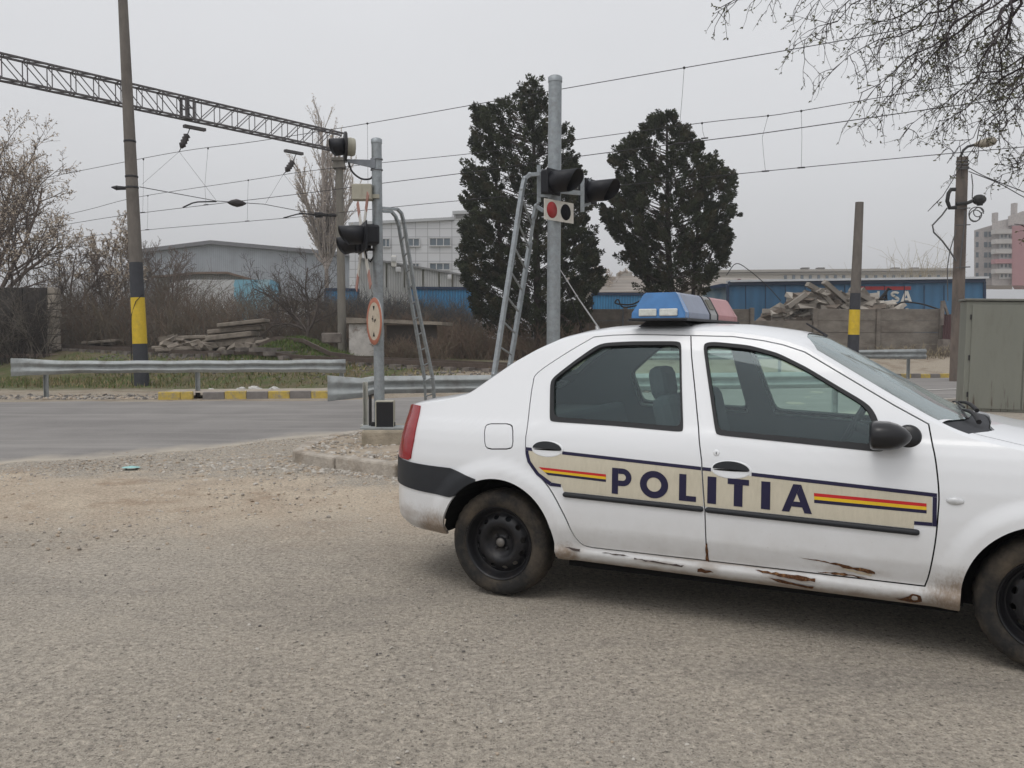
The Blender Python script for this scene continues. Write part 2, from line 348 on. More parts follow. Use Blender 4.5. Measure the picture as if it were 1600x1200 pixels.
def asphalt_mat():
    m=bpy.data.materials.new('road asphalt'); m.use_nodes=True; t=m.node_tree; n=t.nodes; l=t.links; p=n['Principled BSDF']
    p.inputs['Roughness'].default_value=.85; p.inputs['Specular IOR Level'].default_value=.25
    g=n.new('ShaderNodeNewGeometry')
    def noise(sc,st,det=8,rough=.65):
        mp=n.new('ShaderNodeMapping'); mp.inputs['Scale'].default_value=st; mp.inputs['Rotation'].default_value=(0,0,R(-8)); l.new(g.outputs['Position'],mp.inputs[0])
        q=n.new('ShaderNodeTexNoise'); q.inputs['Scale'].default_value=sc; q.inputs['Detail'].default_value=det; q.inputs['Roughness'].default_value=rough; l.new(mp.outputs[0],q.inputs['Vector']); return q.outputs[0]
    def ramp(x,a,b,c0,c1):
        q=n.new('ShaderNodeMapRange'); q.inputs[1].default_value=a; q.inputs[2].default_value=b; q.inputs[3].default_value=c0; q.inputs[4].default_value=c1; l.new(x,q.inputs[0]); return q.outputs[0]
    def mix(f,a,b):
        q=n.new('ShaderNodeMix'); q.data_type='RGBA'; l.new(f,q.inputs[0])
        for i,x in ((6,a),(7,b)):
            if isinstance(x,tuple): q.inputs[i].default_value=(*x,1)
            else: l.new(x,q.inputs[i])
        return q.outputs[2]
    c=mix(ramp(noise(.5,(1,1,1)),.4,.6,0,1),(.180,.170,.163),(.225,.213,.203))
    c=mix(ramp(noise(1.,(.10,1.6,1),9,.6),.50,.70,0,.75),c,(.31,.295,.275))
    c=mix(ramp(noise(1.,(.16,3.2,1),9,.6),.56,.72,0,.5),c,(.13,.123,.118))
    c=mix(ramp(noise(30,(1,1,1)),.5,.75,0,.45),c,(.30,.285,.265))
    at_=n.new('ShaderNodeAttribute'); at_.attribute_name='dust'; sm=n.new('ShaderNodeMath'); sm.operation='MULTIPLY_ADD'; l.new(noise(1.2,(1,1,1),9,.7),sm.inputs[0]); sm.inputs[1].default_value=1.2; sm.inputs[2].default_value=-.6
    sa=n.new('ShaderNodeMath'); l.new(sm.outputs[0],sa.inputs[0]); l.new(at_.outputs['Fac'],sa.inputs[1]); c=mix(ramp(sa.outputs[0],.42,1.0,0,.95),c,(.42,.375,.31))
    l.new(c,p.inputs['Base Color'])
    b=n.new('ShaderNodeBump'); b.inputs['Strength'].default_value=.4; b.inputs['Distance'].default_value=.01; l.new(noise(60,(1,1,1)),b.inputs['Height']); l.new(b.outputs[0],p.inputs['Normal'])
    return m
ASPH=asphalt_mat()
near=KY([(-60,6.4),(-30,6.9),(-12,7.5),(-6.2,8.3),(-4.7,9.1),(-3.75,10.4),(-2.9,11.1),(0,11.3),(6,13.4),(9,16.3),(14,18.4),(70,44)])
farr=KY([(-60,17.2),(-30,17.2),(-12,17.25),(-4.6,17.55),(-2,18.8),(4,23.2),(9,26.9),(18,28.5),(70,44.6)])
def lerp(pl,x):
    for (a,b),(c,d) in zip(pl,pl[1:]):
        if x<=c: return b+(d-b)*(x-a)/(c-a)
    return pl[-1][1]
def road():
    xs=fr(-58,-13,1.)+fr(-13,4,.12)+fr(4,68,1.); b=MB(); vs=[]; T=[0,.14]+[.4*i for i in range(1,34)]; k=len(T)+1; dust=[]
    for x in xs:
        a=lerp(near,x)+.22*math.sin(x*2.1)+.12*math.sin(x*5.3+1)+.06*math.sin(x*13.7)+rng.uniform(-.05,.05); c=lerp(farr,x)
        for j in range(k):
            y=a+min(T[j],(c-a)*.9)*1.0 if j<k-1 else c
            dust.append(max(0,1-(y-a)/1.7)+max(0,.55-(c-y)/1.2)); vs.append((x,y,hz(x,y)+(-.02 if j==0 else .006)+.010*math.sin(x*1.9+y*.7)*math.sin(y*1.3)))
    b.add(vs,[(i*k+j,(i+1)*k+j,(i+1)*k+j+1,i*k+j+1) for i in range(len(xs)-1) for j in range(k-1)],True)
    o=tag(b.build('road',ASPH,None,False),kind='structure'); at_=o.data.attributes.new('dust','FLOAT','POINT'); at_.data.foreach_set('value',dust)
road()
CONC=mat('weathered concrete',(.36,.335,.30),.9,var=.25,scale=5,bump=.5,col2=(.22,.20,.175),mask=(.48,.68))
CONCD=mat('dark weathered concrete',(.20,.175,.155),.9,var=.3,scale=4,bump=.5,col2=(.11,.095,.085),mask=(.45,.65),mscale=1.2)
YEL=mat('yellow paint',(.62,.43,.03),.6,var=.12,scale=9,col2=(.45,.32,.06),mask=(.55,.72))
YELW=mat('worn yellow paint',(.50,.37,.09),.8,var=.2,scale=9,col2=(.28,.25,.2),mask=(.48,.66),mscale=7)
BLKP=mat('grey black paint',(.040,.042,.050),.6,var=.2,scale=8)
GREYK=mat('grey kerb concrete',(.20,.185,.175),.9,var=.2,scale=8)
GALV=mat('galvanised steel',(.31,.34,.36),.5,.55,var=.16,scale=14,col2=(.27,.29,.30),mask=(.45,.6),mscale=20)
GALVD=mat('dull galvanised steel',(.33,.35,.35),.6,.35,var=.2,scale=5,col2=(.23,.23,.22),mask=(.5,.7),mscale=3)
BLK=mat('black signal housing',(.009,.010,.014),.5,var=.2,scale=10)
DKS=mat('dark steel',(.028,.027,.029),.6,.3,var=.3,scale=8)
RUST=mat('rusty steel',(.13,.07,.04),.85,.1,var=.35,scale=10)
# dirt slope, pavement behind the far kerb
def strip(name,pts_a,pts_b,z,m,n=6):
    b=MB(); k=len(pts_a); vs=[]
    for (ax,ay),(bx,by) in zip(pts_a,pts_b):
        for j in range(n+1):
            x=ax+(bx-ax)*j/n; y=ay+(by-ay)*j/n; vs.append((x,y,max(hz(x,y),0)+z))
    b.add(vs,[(i*(n+1)+j,(i+1)*(n+1)+j,(i+1)*(n+1)+j+1,i*(n+1)+j+1) for i in range(k-1) for j in range(n)],True)
    return tag(b.build(name,m,None,False),kind='structure')
def linpts(a,b,n):
    a,b=(a[0],a[1]*K),(b[0],b[1]*K); return [(a[0]+(b[0]-a[0])*i/n,a[1]+(b[1]-a[1])*i/n) for i in range(n+1)]
PAVE=mat('dusty pavement',(.40,.355,.30),.95,var=.2,scale=3,bump=.4,bscale=30,col2=(.30,.255,.205),mask=(.45,.65))
strip('pavement',linpts((-8.6,18.15),(-3.6,18.75),10),linpts((-8.9,19.4),(-3.4,20.2),10),.15,PAVE)
def kerb(name,a,b,seg,h,wd,mats,pat,gapat=None,jit=.012,zf=None):
    a,b=Vector((a[0],a[1]*K,0)),Vector((b[0],b[1]*K,0)); d=b-a; n=max(1,int(round(d.length/seg))); k=MB(); r=random.Random(3)
    for i in range(n):
        p,q=a+d*(i/n),a+d*((i+1)/n); p=p+(q-p)*.012; k.mi=pat[i%len(pat)]
        if gapat==i: q=p+(q-p)*.55
        z=hz((p.x+q.x)/2,(p.y+q.y)/2); c=(p+q)/2; ang=math.atan2((q-p).y,(q-p).x)+r.uniform(-1,1)*jit
        k.box((c.x,c.y,z+h/2-.12+r.uniform(-1,1)*jit),((q-p).length,wd,h+.24),Matrix.Rotation(ang,3,'Z'),bev=.018)
    return tag(k.build(name,mats,None),kind='structure')
kerb('kerb',(-8.62,17.95),(-4.5,18.45),.53,.19,.16,[YELW,GREYK],[0,0,1,0,1,0,1,0],gapat=1)
kerb('kerb',(8.2,26.9),(18.5,28.75),.43,.16,.16,[YELW,GREYK],[0,1])
kerb('kerb',(9.4,16.75),(30,26.0),1.0,.10,.16,[CONC],[0])
WHT=mat('road line paint',(.62,.60,.56),.8,var=.2,scale=10)
strip('road_marking',linpts((9.0,19.9),(30,28.4),20),linpts((9.0,20.02),(30,28.52),20),.024,WHT,1)
# traffic island with worn kerb stones
isl=KY([(-2.52,8.72),(-1.95,8.28),(-1.18,7.78),(-.2,7.35),(1.5,7.2),(5,7.6),(6.4,9.2),(5.4,10.9),(0,11.0),(-1.3,10.95),(-2.14,10.72),(-2.46,10.1),(-2.60,9.45)])
def island():
    b=MB(); cx=sum(p[0] for p in isl)/len(isl); cy=sum(p[1] for p in isl)/len(isl); rings=[]; vs=[]
    n=len(isl); P=[]
    for i in range(n):
        for j in range(6):
            a,c=isl[i],isl[(i+1)%n]; P.append((a[0]+(c[0]-a[0])*j/6,a[1]+(c[1]-a[1])*j/6))
    m=len(P); K=8; r=random.Random(2)
    for k in range(K+1):
        f=1-k/K*.999
        for x,y in P: vs.append((cx+(x-cx)*f,cy+(y-cy)*f,.125+(.02*r.uniform(-1,1)+.03*(1-f) if k else 0)))
    b.add(vs,[(k*m+i,k*m+(i+1)%m,(k+1)*m+(i+1)%m,(k+1)*m+i) for k in range(K) for i in range(m)],True)
    tag(b.build('traffic_island',mat('island earth',(.36,.305,.24),.95,var=.25,scale=7,bump=.8,bscale=40,col2=(.25,.20,.15),mask=(.42,.62)),None),kind='structure')
    k=MB(); r=random.Random(7)
    for i in range(n):
        a,c=Vector((*isl[i],0)),Vector((*isl[(i+1)%n],0)); d=c-a; ns=max(1,int(round(d.length/.75)))
        for j in range(ns):
            p,q=a+d*(j/ns),a+d*((j+1)/ns); mid=(p+q)/2; ang=math.atan2(d.y,d.x)+r.uniform(-.03,.03)
            k.box((mid.x,mid.y,.045+r.uniform(-.015,.012)),(d.length/ns-.012,.17,.22),Matrix.Rotation(ang,3,'Z')@Matrix.Rotation(r.uniform(-.03,.03),3,'X'),bev=.025)
    tag(k.build('kerb',mat('worn kerb stone',(.40,.36,.31),.92,var=.25,scale=9,bump=.7,bscale=30,col2=(.28,.24,.195),mask=(.45,.62)),None),kind='structure')
island()
# railway: ballast is terrain, two rails on sleepers
STEEL=mat('worn rail steel',(.11,.085,.07),.5,.5,var=.3,scale=6)
def rails():
    U=Vector((-.9,.436,0)).normalized(); Nn=Vector((.436,.9,0)).normalized(); O=Vector((-.9,24.5,0))
    for off,lab in ((0,'far'),(-1.5,'near'),):
        pts=[]
        for i in range(-6,34):
            p=O+U*(i*1.3)+Nn*off; p.y*=K; pts.append(Vector((p.x,p.y,hz(p.x,p.y)+.17)))
        b=MB()
        for p,q in zip(pts,pts[1:]): b.bar(p,q,.07,.15)
        solo(b,'rail',STEEL,'worn steel rail on the embankment, the '+('farther' if off==0 else 'nearer')+' one of the track','rail','rails of the railway track')
    b=MB()
    for i in range(-9,58):
        p=O+U*(i*.68+.2)+Nn*(-.75); p.y*=K; z=hz(p.x,p.y); b.box((p.x,p.y,z+.04),(.26,2.5,.14),Matrix.Rotation(math.atan2(U.y*K,U.x),3,'Z'))
    tag(b.build('track_sleepers',CONCD,None),'dark sleepers half buried under the rails of the embankment','sleepers',kind='stuff')
rails()
# ================================================================== POLICE CAR
CAR_POS,CAR_TH=(.291,5.763,0),.464
car=thing('police_car','white police saloon with blue and red roof light bar and beige lettered band, parked','car',CAR_POS,-CAR_TH)
def paint_mat():
    m=bpy.data.materials.new('white car paint'); m.use_nodes=True; t=m.node_tree; n=t.nodes; l=t.links; p=n['Principled BSDF']
    p.inputs['Roughness'].default_value=.28; p.inputs['Coat Weight'].default_value=.7; p.inputs['Coat Roughness'].default_value=.045; p.inputs['Specular IOR Level'].default_value=.45
    tcn=n.new('ShaderNodeTexCoord'); sx=n.new('ShaderNodeSeparateXYZ'); l.new(tcn.outputs['Object'],sx.inputs[0])
    def noise(sc,det=8,st=(1,1,1)):
        mp=n.new('ShaderNodeMapping'); mp.inputs['Scale'].default_value=st; l.new(tcn.outputs['Object'],mp.inputs[0])
        q=n.new('ShaderNodeTexNoise'); q.inputs['Scale'].default_value=sc; q.inputs['Detail'].default_value=det; q.inputs['Roughness'].default_value=.7; l.new(mp.outputs[0],q.inputs['Vector']); return q.outputs[0]
    def M(op,a,b):
        q=n.new('ShaderNodeMath'); q.operation=op
        for i,x in enumerate((a,b)):
            if isinstance(x,(int,float)): q.inputs[i].default_value=x
            else: l.new(x,q.inputs[i])
        return q.outputs[0]
    def step(x,a,b):
        q=n.new('ShaderNodeMapRange'); q.interpolation_type='SMOOTHSTEP'; q.inputs[1].default_value=a; q.inputs[2].default_value=b; l.new(x,q.inputs[0]); return q.outputs[0]
    # road dust: thin over the lower doors, brown splash behind and before the wheels
    z=sx.outputs[2]; x=sx.outputs[0]
    film=M('MULTIPLY',M('SUBTRACT',1.,step(z,.25,.78)),M('MULTIPLY',noise(7),.85))
    def blob(cx,cz,r,st,sc):
        q=M('SQRT',M('ADD',M('POWER',M('SUBTRACT',x,cx),2.),M('POWER',M('SUBTRACT',z,cz),2.)),0.)
        f=M('SUBTRACT',1.,step(q,r*.25,r)); return M('POWER',step(M('ADD',f,M('MULTIPLY',M('SUBTRACT',noise(sc,12,st),.5),1.1)),.15,1.15),1.25)
    s1=blob(-.40,.29,.30,(2.4,1,.8),45); s2=blob(2.35,.25,.27,(1.9,1,.9),48); s3=blob(.42,.27,.14,(1,1,1),40)
    d=M('MAXIMUM',M('MAXIMUM',s1,s2),s3)
    def stain(cx,cz,rx,rz):
        q=M('SQRT',M('ADD',M('POWER',M('DIVIDE',M('SUBTRACT',x,cx),rx),2.),M('POWER',M('DIVIDE',M('SUBTRACT',z,cz),rz),2.)),0.)
        return M('MULTIPLY',step(M('ADD',M('SUBTRACT',1.,q),M('MULTIPLY',M('SUBTRACT',noise(30,10,(.5,1,1)),.5),1.2)),.1,1.),.55)
    for a_ in ((1.88,.375,.22,.035),(1.60,.30,.22,.04),(2.12,.275,.12,.05),(1.20,.31,.10,.05),(.95,.305,.25,.02),(1.35,.338,1.0,.011),(1.0,.262,.7,.016),(1.8,.255,.5,.018),(-.62,.42,.22,.09),(.47,.325,.09,.03)): d=M('MAXIMUM',d,stain(*a_))
    sill=M('MULTIPLY',M('SUBTRACT',1.,step(M('ADD',z,M('MULTIPLY',M('SUBTRACT',noise(9),.5),.07)),.248,.287)),.85)
    d=M('MAXIMUM',d,sill)
    spk=M('MULTIPLY',step(noise(55,3),.69,.73),M('SUBTRACT',1.,step(z,.35,.70)))
    def mix(f,a,b):
        q=n.new('ShaderNodeMix'); q.data_type='RGBA'; l.new(f,q.inputs[0])
        for i,c in ((6,a),(7,b)):
            if isinstance(c,tuple): q.inputs[i].default_value=(*c,1)
            else: l.new(c,q.inputs[i])
        return q.outputs[2]
    c=mix(film,(.74,.755,.775),(.42,.395,.36)); c=mix(M('MULTIPLY',spk,.5),c,(.20,.17,.14)); c=mix(M('MULTIPLY',d,.9),c,(.22,.155,.10))
    l.new(c,p.inputs['Base Color'])
    ro=n.new('ShaderNodeMapRange'); ro.inputs[3].default_value=.32; ro.inputs[4].default_value=.85; l.new(M('MAXIMUM',d,film),ro.inputs[0]); l.new(ro.outputs[0],p.inputs['Roughness'])
    ct=n.new('ShaderNodeMath'); ct.operation='MULTIPLY_ADD'; l.new(d,ct.inputs[0]); ct.inputs[1].default_value=-.7; ct.inputs[2].default_value=.7; l.new(ct.outputs[0],p.inputs['Coat Weight'])
    return m
PAINT=paint_mat()
PLAST=mat('dark grey plastic trim',(.019,.021,.025),.55,var=.12,scale=14,spec=.4)
RUBB=mat('black rubber seal',(.017,.018,.020),.6,var=.1,scale=20)
MIRR=mat('black mirror plastic',(.012,.012,.014),.28,var=.1,scale=10,spec=.5)
TRIM=mat('grey interior trim',(.07,.078,.085),.8,var=.1,scale=15)
TRIMD=mat('dark interior trim',(.035,.037,.042),.8,var=.15,scale=15)
SEAT=mat('grey seat fabric',(.045,.05,.06),.95,var=.2,scale=60)
UNDER=mat('black underbody',(.003,.003,.003),.95,var=.2,scale=9)
TYRE=mat('tyre rubber',(.017,.0165,.016),.85,var=.2,scale=22,bump=.25,bscale=90,col2=(.085,.068,.050),mask=(.40,.66),mscale=5)
RIM=mat('black steel wheel',(.011,.011,.013),.42,.25,var=.3,scale=14,col2=(.05,.042,.036),mask=(.55,.75),mscale=9,spec=.5)
def glass_mat(name,tint,rough=.015,ior=1.55,dust=(.004,.03),dcol=(.30,.32,.30)):  # dust: diffuse film over the glass; on the windscreen also painted sky sheen
    m=bpy.data.materials.new(name); m.use_nodes=True; t=m.node_tree; n=t.nodes; l=t.links; n.remove(n['Principled BSDF'])
    tr=n.new('ShaderNodeBsdfTransparent'); tcn=n.new('ShaderNodeTexCoord'); nz_=n.new('ShaderNodeTexNoise'); nz_.inputs['Scale'].default_value=5; nz_.inputs['Detail'].default_value=6; l.new(tcn.outputs['Object'],nz_.inputs['Vector'])
    tr.inputs[0].default_value=(*tint,1)
    gl=n.new('ShaderNodeBsdfGlossy'); gl.inputs['Roughness'].default_value=rough; gl.inputs['Color'].default_value=(.80,.94,1.0,1)
    df=n.new('ShaderNodeBsdfDiffuse'); df.inputs[0].default_value=(*dcol,1)
    frn=n.new('ShaderNodeFresnel'); gm_=n.new('ShaderNodeNewGeometry'); im=n.new('ShaderNodeMapRange'); im.inputs[3].default_value=ior; im.inputs[4].default_value=1/ior; l.new(gm_.outputs['Backfacing'],im.inputs[0]); l.new(im.outputs[0],frn.inputs[0])
    mx=n.new('ShaderNodeMixShader'); l.new(frn.outputs[0],mx.inputs[0]); l.new(tr.outputs[0],mx.inputs[1]); l.new(gl.outputs[0],mx.inputs[2])
    mr=n.new('ShaderNodeMapRange'); mr.inputs[1].default_value=.35; mr.inputs[2].default_value=.8; mr.inputs[3].default_value=dust[0]; mr.inputs[4].default_value=dust[1]; l.new(nz_.outputs[0],mr.inputs[0])
    m2=n.new('ShaderNodeMixShader'); l.new(mr.outputs[0],m2.inputs[0]); l.new(mx.outputs[0],m2.inputs[1]); l.new(df.outputs[0],m2.inputs[2])
    l.new(m2.outputs[0],n['Material Output'].inputs[0]); return m
GLASS=glass_mat('green tinted window glass',(.78,.93,.87))
WSCR=glass_mat('windscreen glass',(.74,.88,.83),.02,2.1,(.30,.50),(.46,.49,.47))  # dust film thickened and paled to stand in for reflected sky
# ---- outlines on the side of the car: (distance along the flank, height)
def smooth_poly(p,it=1,keep=()):
    for _ in range(it):
        q=[]; n=len(p)
        for i in range(n):
            a,b,c=p[i-1],p[i],p[(i+1)%n]
            l1=math.dist(a,b); l2=math.dist(b,c); r=min(.28,.02/max(l1,1e-6)); s=min(.28,.02/max(l2,1e-6))
            q.append((b[0]+(a[0]-b[0])*r,b[1]+(a[1]-b[1])*r)); q.append((b[0]+(c[0]-b[0])*s,b[1]+(c[1]-b[1])*s))
        p=q
    return p
def spline(pts,n=4):
    """Catmull-Rom through an open row of points"""
    out=[]; P=[pts[0]]+list(pts)+[pts[-1]]
    for i in range(1,len(P)-2):
        a,b,c,d=[np.array(P[i+k]) for k in (-1,0,1,2)]
        for j in range(n):
            t=j/n; out.append(tuple(.5*((2*b)+(c-a)*t+(2*a-5*b+4*c-d)*t*t+(3*b-a-3*c+d)*t**3)))
    out.append(tuple(pts[-1])); return out
def ccw(p): return p if sum(a[0]*b[1]-b[0]*a[1] for a,b in zip(p,p[1:]+p[:1]))>0 else p[::-1]
def inset(p,d):
    p=ccw(p); n=len(p); out=[]
    for i in range(n):
        a,b,c=np.array(p[i-1]),np.array(p[i]),np.array(p[(i+1)%n])
        e=b-a; f=c-b; e=e/max(np.linalg.norm(e),1e-9); f=f/max(np.linalg.norm(f),1e-9)
        n1=np.array((-e[1],e[0])); n2=np.array((-f[1],f[0])); m=n1+n2; k=max(1+n1.dot(n2),.4)
        out.append(tuple(b+m*d/k))
    return out
RS=spline([(.490,1.476),(.340,1.382),(.190,1.272),(.172,1.211),(.174,1.099),(.183,.970),(.184,.897),(.208,.788),(.331,.659),(.418,.518),(.464,.419),(.489,.380),(.522,.354),(.575,.346)])
BS=[(1.170,.344),(1.168,.428),(1.159,.599),(1.138,.853),(1.111,1.011),(1.078,1.189),(1.044,1.374),(1.030,1.483)]
FS=spline([(2.140,1.073),(2.153,.99),(2.166,.915),(2.178,.776),(2.175,.669),(2.167,.544),(2.150,.401),(2.136,.338)])
REAR_DOOR=RS+BS+[(.75,1.490),(.60,1.486)]
FRONT_DOOR=BS[::-1][1:]+[]  # completed below
FRONT_DOOR=[(1.030,1.483)]+[(1.25,1.477),(1.40,1.456),(1.50,1.434),(1.604,1.398),(1.816,1.266),(2.0,1.152)]+FS+BS
RWO=smooth_poly([(.307,1.02),(.276,1.214),(.289,1.247),(.40,1.340),(.510,1.423),(.563,1.441),(.712,1.449),(.970,1.450),(.985,1.434),(1.008,1.211),(1.036,1.000),(1.028,.988),(.66,1.003),(.320,1.010)],2)
RWG=smooth_poly([(.328,1.034),(.297,1.218),(.308,1.243),(.42,1.333),(.527,1.410),(.56,1.422),(.712,1.429),(.968,1.430),(.978,1.40),(.998,1.211),(1.024,1.012),(.66,1.026)],2)
FWO=smooth_poly([(1.101,1.424),(1.114,1.443),(1.160,1.447),(1.331,1.430),(1.474,1.392),(1.613,1.322),(1.746,1.240),(1.873,1.164),(1.912,1.128),(1.936,1.070),(1.962,.960),(1.951,.940),(1.60,.960),(1.211,.981),(1.196,.994)],2)
FWG=smooth_poly([(1.117,1.415),(1.128,1.424),(1.160,1.427),(1.332,1.411),(1.475,1.373),(1.613,1.303),(1.746,1.221),(1.868,1.146),(1.900,1.10),(1.922,.972),(1.60,.986),(1.211,1.004)],2)
def circle(cx,cz,r,n=40,rz=None): return [(cx+r*math.cos(2*math.pi*i/n),cz+(rz or r)*math.sin(2*math.pi*i/n)) for i in range(n)]
def archpoly(cx,cz,r,zl): return [(cx+r*math.cos(t),cz+r*math.sin(t)) for t in [math.pi*i/36 for i in range(37)]]+[(cx-r-.005,cz-.12),(cx-r*1.0,zl),(cx+r,zl),(cx+r+.005,cz-.12)]
RARCH=archpoly(.012,.330,.352,.1); FARCH=archpoly(2.695,.315,.352,.1)
TAIL=[(-1.05,.745),(-.62,.742),(-.592,.755),(-.583,.86),(-.592,.95),(-.603,1.01),(-.616,1.060),(-.70,1.062),(-1.05,1.058)]
STRIP=[(-1.60,.748),(-1.0,.748),(-.673,.735),(-.290,.722),(-.112,.672),(-.112,.60),(-.276,.559),(-.733,.588),(-1.0,.602),(-1.60,.602)]
BUMPER=[(-1.60,.600),(-1.0,.600),(-.733,.586),(-.278,.557),(-.21,.557),(-.20,.2),(-1.6,.2)]
FUEL=smooth_poly([(-.077,.983),(.095,.990),(.114,.855),(-.057,.845)],2)
FBUMP=[(3.02,.2),(3.02,.50),(3.10,.60),(5.2,.60),(5.2,.2)]
HEADL=[(3.03,.66),(3.03,.80),(3.16,.835),(3.75,.80),(3.75,.64)]
PLATEF=[(-1.60,.78),(-1.24,.78),(-1.24,.90),(-1.60,.90)]
# ---- cutting tools: parts are cut out of a flat sheet, then bent onto the body
def cut(bm,poly):
    n=len(poly)
    for i in range(n):
        p,q=poly[i],poly[(i+1)%n]
        dx,dy=q[0]-p[0],q[1]-p[1]
        if abs(dx)+abs(dy)<1e-7: continue
        x0,x1,y0,y1=min(p[0],q[0])-1e-4,max(p[0],q[0])+1e-4,min(p[1],q[1])-1e-4,max(p[1],q[1])+1e-4
        fs=[]
        for f in bm.faces:
            c=[v.co for v in f.verts]
            if min(v.x for v in c)<=x1 and max(v.x for v in c)>=x0 and min(v.y for v in c)<=y1 and max(v.y for v in c)>=y0: fs.append(f)
        if not fs: continue
        ge=set(); gv=set()
        for f in fs: ge.update(f.edges); gv.update(f.verts)
        bmesh.ops.bisect_plane(bm,geom=list(gv)+list(ge)+fs,dist=1e-6,plane_co=(p[0],p[1],0),plane_no=(dy,-dx,0))
def inside(poly,P):
    x,y=P[:,0],P[:,1]; r=np.zeros(len(P),bool); n=len(poly)
    for i in range(n):
        x0,y0=poly[i-1]; x1,y1=poly[i]
        if y0==y1: continue
        c=((y0>y)!=(y1>y))&(x<(x1-x0)*(y-y0)/(y1-y0)+x0); r^=c
    return r
def flat_grid(xs,rows):
    """rows(x) -> list of y values"""
    bm=bmesh.new(); g=[[bm.verts.new((x,y,0)) for y in rows(x)] for x in xs]
    for i in range(len(xs)-1):
        for j in range(len(g[0])-1): bm.faces.new((g[i][j],g[i+1][j],g[i+1][j+1],g[i][j+1]))
    return bm
def bent(name,pieces,m,parent,rim=.012,flip_ok=True):
    """pieces: list of (uv array, faces, mapping function, mirrored?, rim depth, offset)"""
    V=[];Fc=[];NL=[]
    for uv,fs,fn,mir,rd,off in pieces:
        P,Nn=fn(uv[:,0],uv[:,1],off); P=P.copy(); Nn=Nn.copy()
        if not mir: P[:,1]*=-1; Nn[:,1]*=-1            # authored for +y, the near flank is -y
        b=len(V); V.extend(map(tuple,P))
        ed={}
        for f in fs:
            Q=P[list(f)]; nn=np.cross(Q,np.roll(Q,-1,0)).sum(0)
            g=list(f) if nn.dot(Nn[list(f)].mean(0))>=0 else list(f)[::-1]
            Fc.append([b+i for i in g]); NL.extend(tuple(Nn[i]) for i in g)
            for i in range(len(g)):
                e=(g[i],g[(i+1)%len(g)]); k=(min(e),max(e)); ed[k]=None if k in ed else e
        if rd:
            for e in ed.values():
                if e is None: continue
                i,j=e; p,q=P[i],P[j]; r,s=q-Nn[j]*rd,p-Nn[i]*rd
                c=len(V); V.extend([tuple(p),tuple(q),tuple(r),tuple(s)])
                Fc.append([c+1,c,c+3,c+2]); nn=np.cross(p-q,s-p); ln=np.linalg.norm(nn); nn=nn/ln if ln>1e-12 else Nn[i]
                NL.extend([tuple(nn)]*4)
    me=bpy.data.meshes.new(name); me.from_pydata(V,[],Fc); me.materials.append(m)
    me.polygons.foreach_set('use_smooth',[True]*len(Fc)); me.normals_split_custom_set(NL)
    me.update(); o=bpy.data.objects.new(name,me); COL.objects.link(o)
    if parent: o.parent=parent
    return o
def grab(bm,sel):
    """faces of a flat bmesh -> (uv array, index faces)"""
    idx={}; uv=[]; fs=[]
    for f in sel:
        g=[]
        for v in f.verts:
            if v not in idx: idx[v]=len(uv); uv.append((v.co.x,v.co.y))
            g.append(idx[v])
        fs.append(g)
    return np.array(uv),fs
# ---- flank sheet
fa=list(np.linspace(AMIN,-.30,46))+list(np.arange(-.28,2.60,.02))+list(np.linspace(2.60,AMAX,50))
NR_=46
def rows(a):
    b,t=float(zb(a)),float(ze(a)); s=np.linspace(0,1,NR_); s=.5*s+.5*(s*s*(3-2*s)); return [b+(t-b)*k for k in s]
SB=flat_grid(fa,rows)
GAP=.0034
regions=[('hole',RARCH),('hole',FARCH),('tail_lamp',TAIL),('strip',STRIP),('rear_bumper',BUMPER),('front_bumper',FBUMP),('headlight',HEADL),
 ('fuel_in',inset(CVP(FUEL),GAP)),('gapf',inset(CVP(FUEL),-GAP)),
 ('rglass',CVP(RWG)),('rframe',CVP(RWO)),('rdoor',inset(CVP(REAR_DOOR),GAP)),('gap',inset(CVP(REAR_DOOR),-GAP)),
 ('fglass',CVP(FWG)),('fframe',CVP(FWO)),('fdoor',inset(CVP(FRONT_DOOR),GAP)),('gap',inset(CVP(FRONT_DOOR),-GAP))]
for nm,po in regions: cut(SB,po)
SB.faces.ensure_lookup_table()
cen=np.array([f.calc_center_median()[:2] for f in SB.faces]); lab=np.array(['body']*len(cen),dtype=object); done=np.zeros(len(cen),bool)
for nm,po in regions:
    i=inside(ccw(po),cen)&~done; lab[i]=nm; done|=i
def part_of(nm): return grab(SB,[SB.faces[i] for i in np.nonzero(lab==nm)[0]])
SPART={k:part_of(k) for k in set(lab)}
# ---- top sheet (roof, screens, bonnet, boot), y measured from the middle outwards
TB=flat_grid(fa,lambda a:[yedge(a)*(1-k) for k in (0,.012,.03,.055,.09,.13,.18,.25,.33,.42,.52,.62,.74,.87,1.)])
def edge_run(a0,a1,d,n=24): return [(a,yedge(a)-d) for a in np.linspace(a0,a1,n)]
WS=edge_run(1.675,2.235,.030)+[(2.295,.60),(2.345,.40),(2.37,.2),(2.378,0),(2.378,-.01),(1.560,-.01),(1.563,0),(1.573,.2),(1.600,.40)]
COWL=edge_run(2.25,2.36,.022,6)+[(2.435,.63),(2.465,.54),(2.45,.42),(2.46,.2),(2.46,-.01),(2.378,-.01),(2.378,0),(2.37,.2),(2.345,.40),(2.295,.60)]
RW=edge_run(.35,-.12,.085)+[(-.17,.45),(-.185,.2),(-.19,0),(-.19,-.01),(.395,-.01),(.39,.2),(.375,.42)]
HOOD=edge_run(2.38,3.40,.055)+[(3.48,.4),(3.50,0),(3.50,-.01),(2.462,-.01),(2.462,.2),(2.452,.42),(2.467,.54),(2.437,.63)]
BOOT=edge_run(-.64,-.225,.10)+[(-.22,.45),(-.225,0),(-.225,-.01),(-1.2,-.01),(-.76,.45)]
ROOFL=None
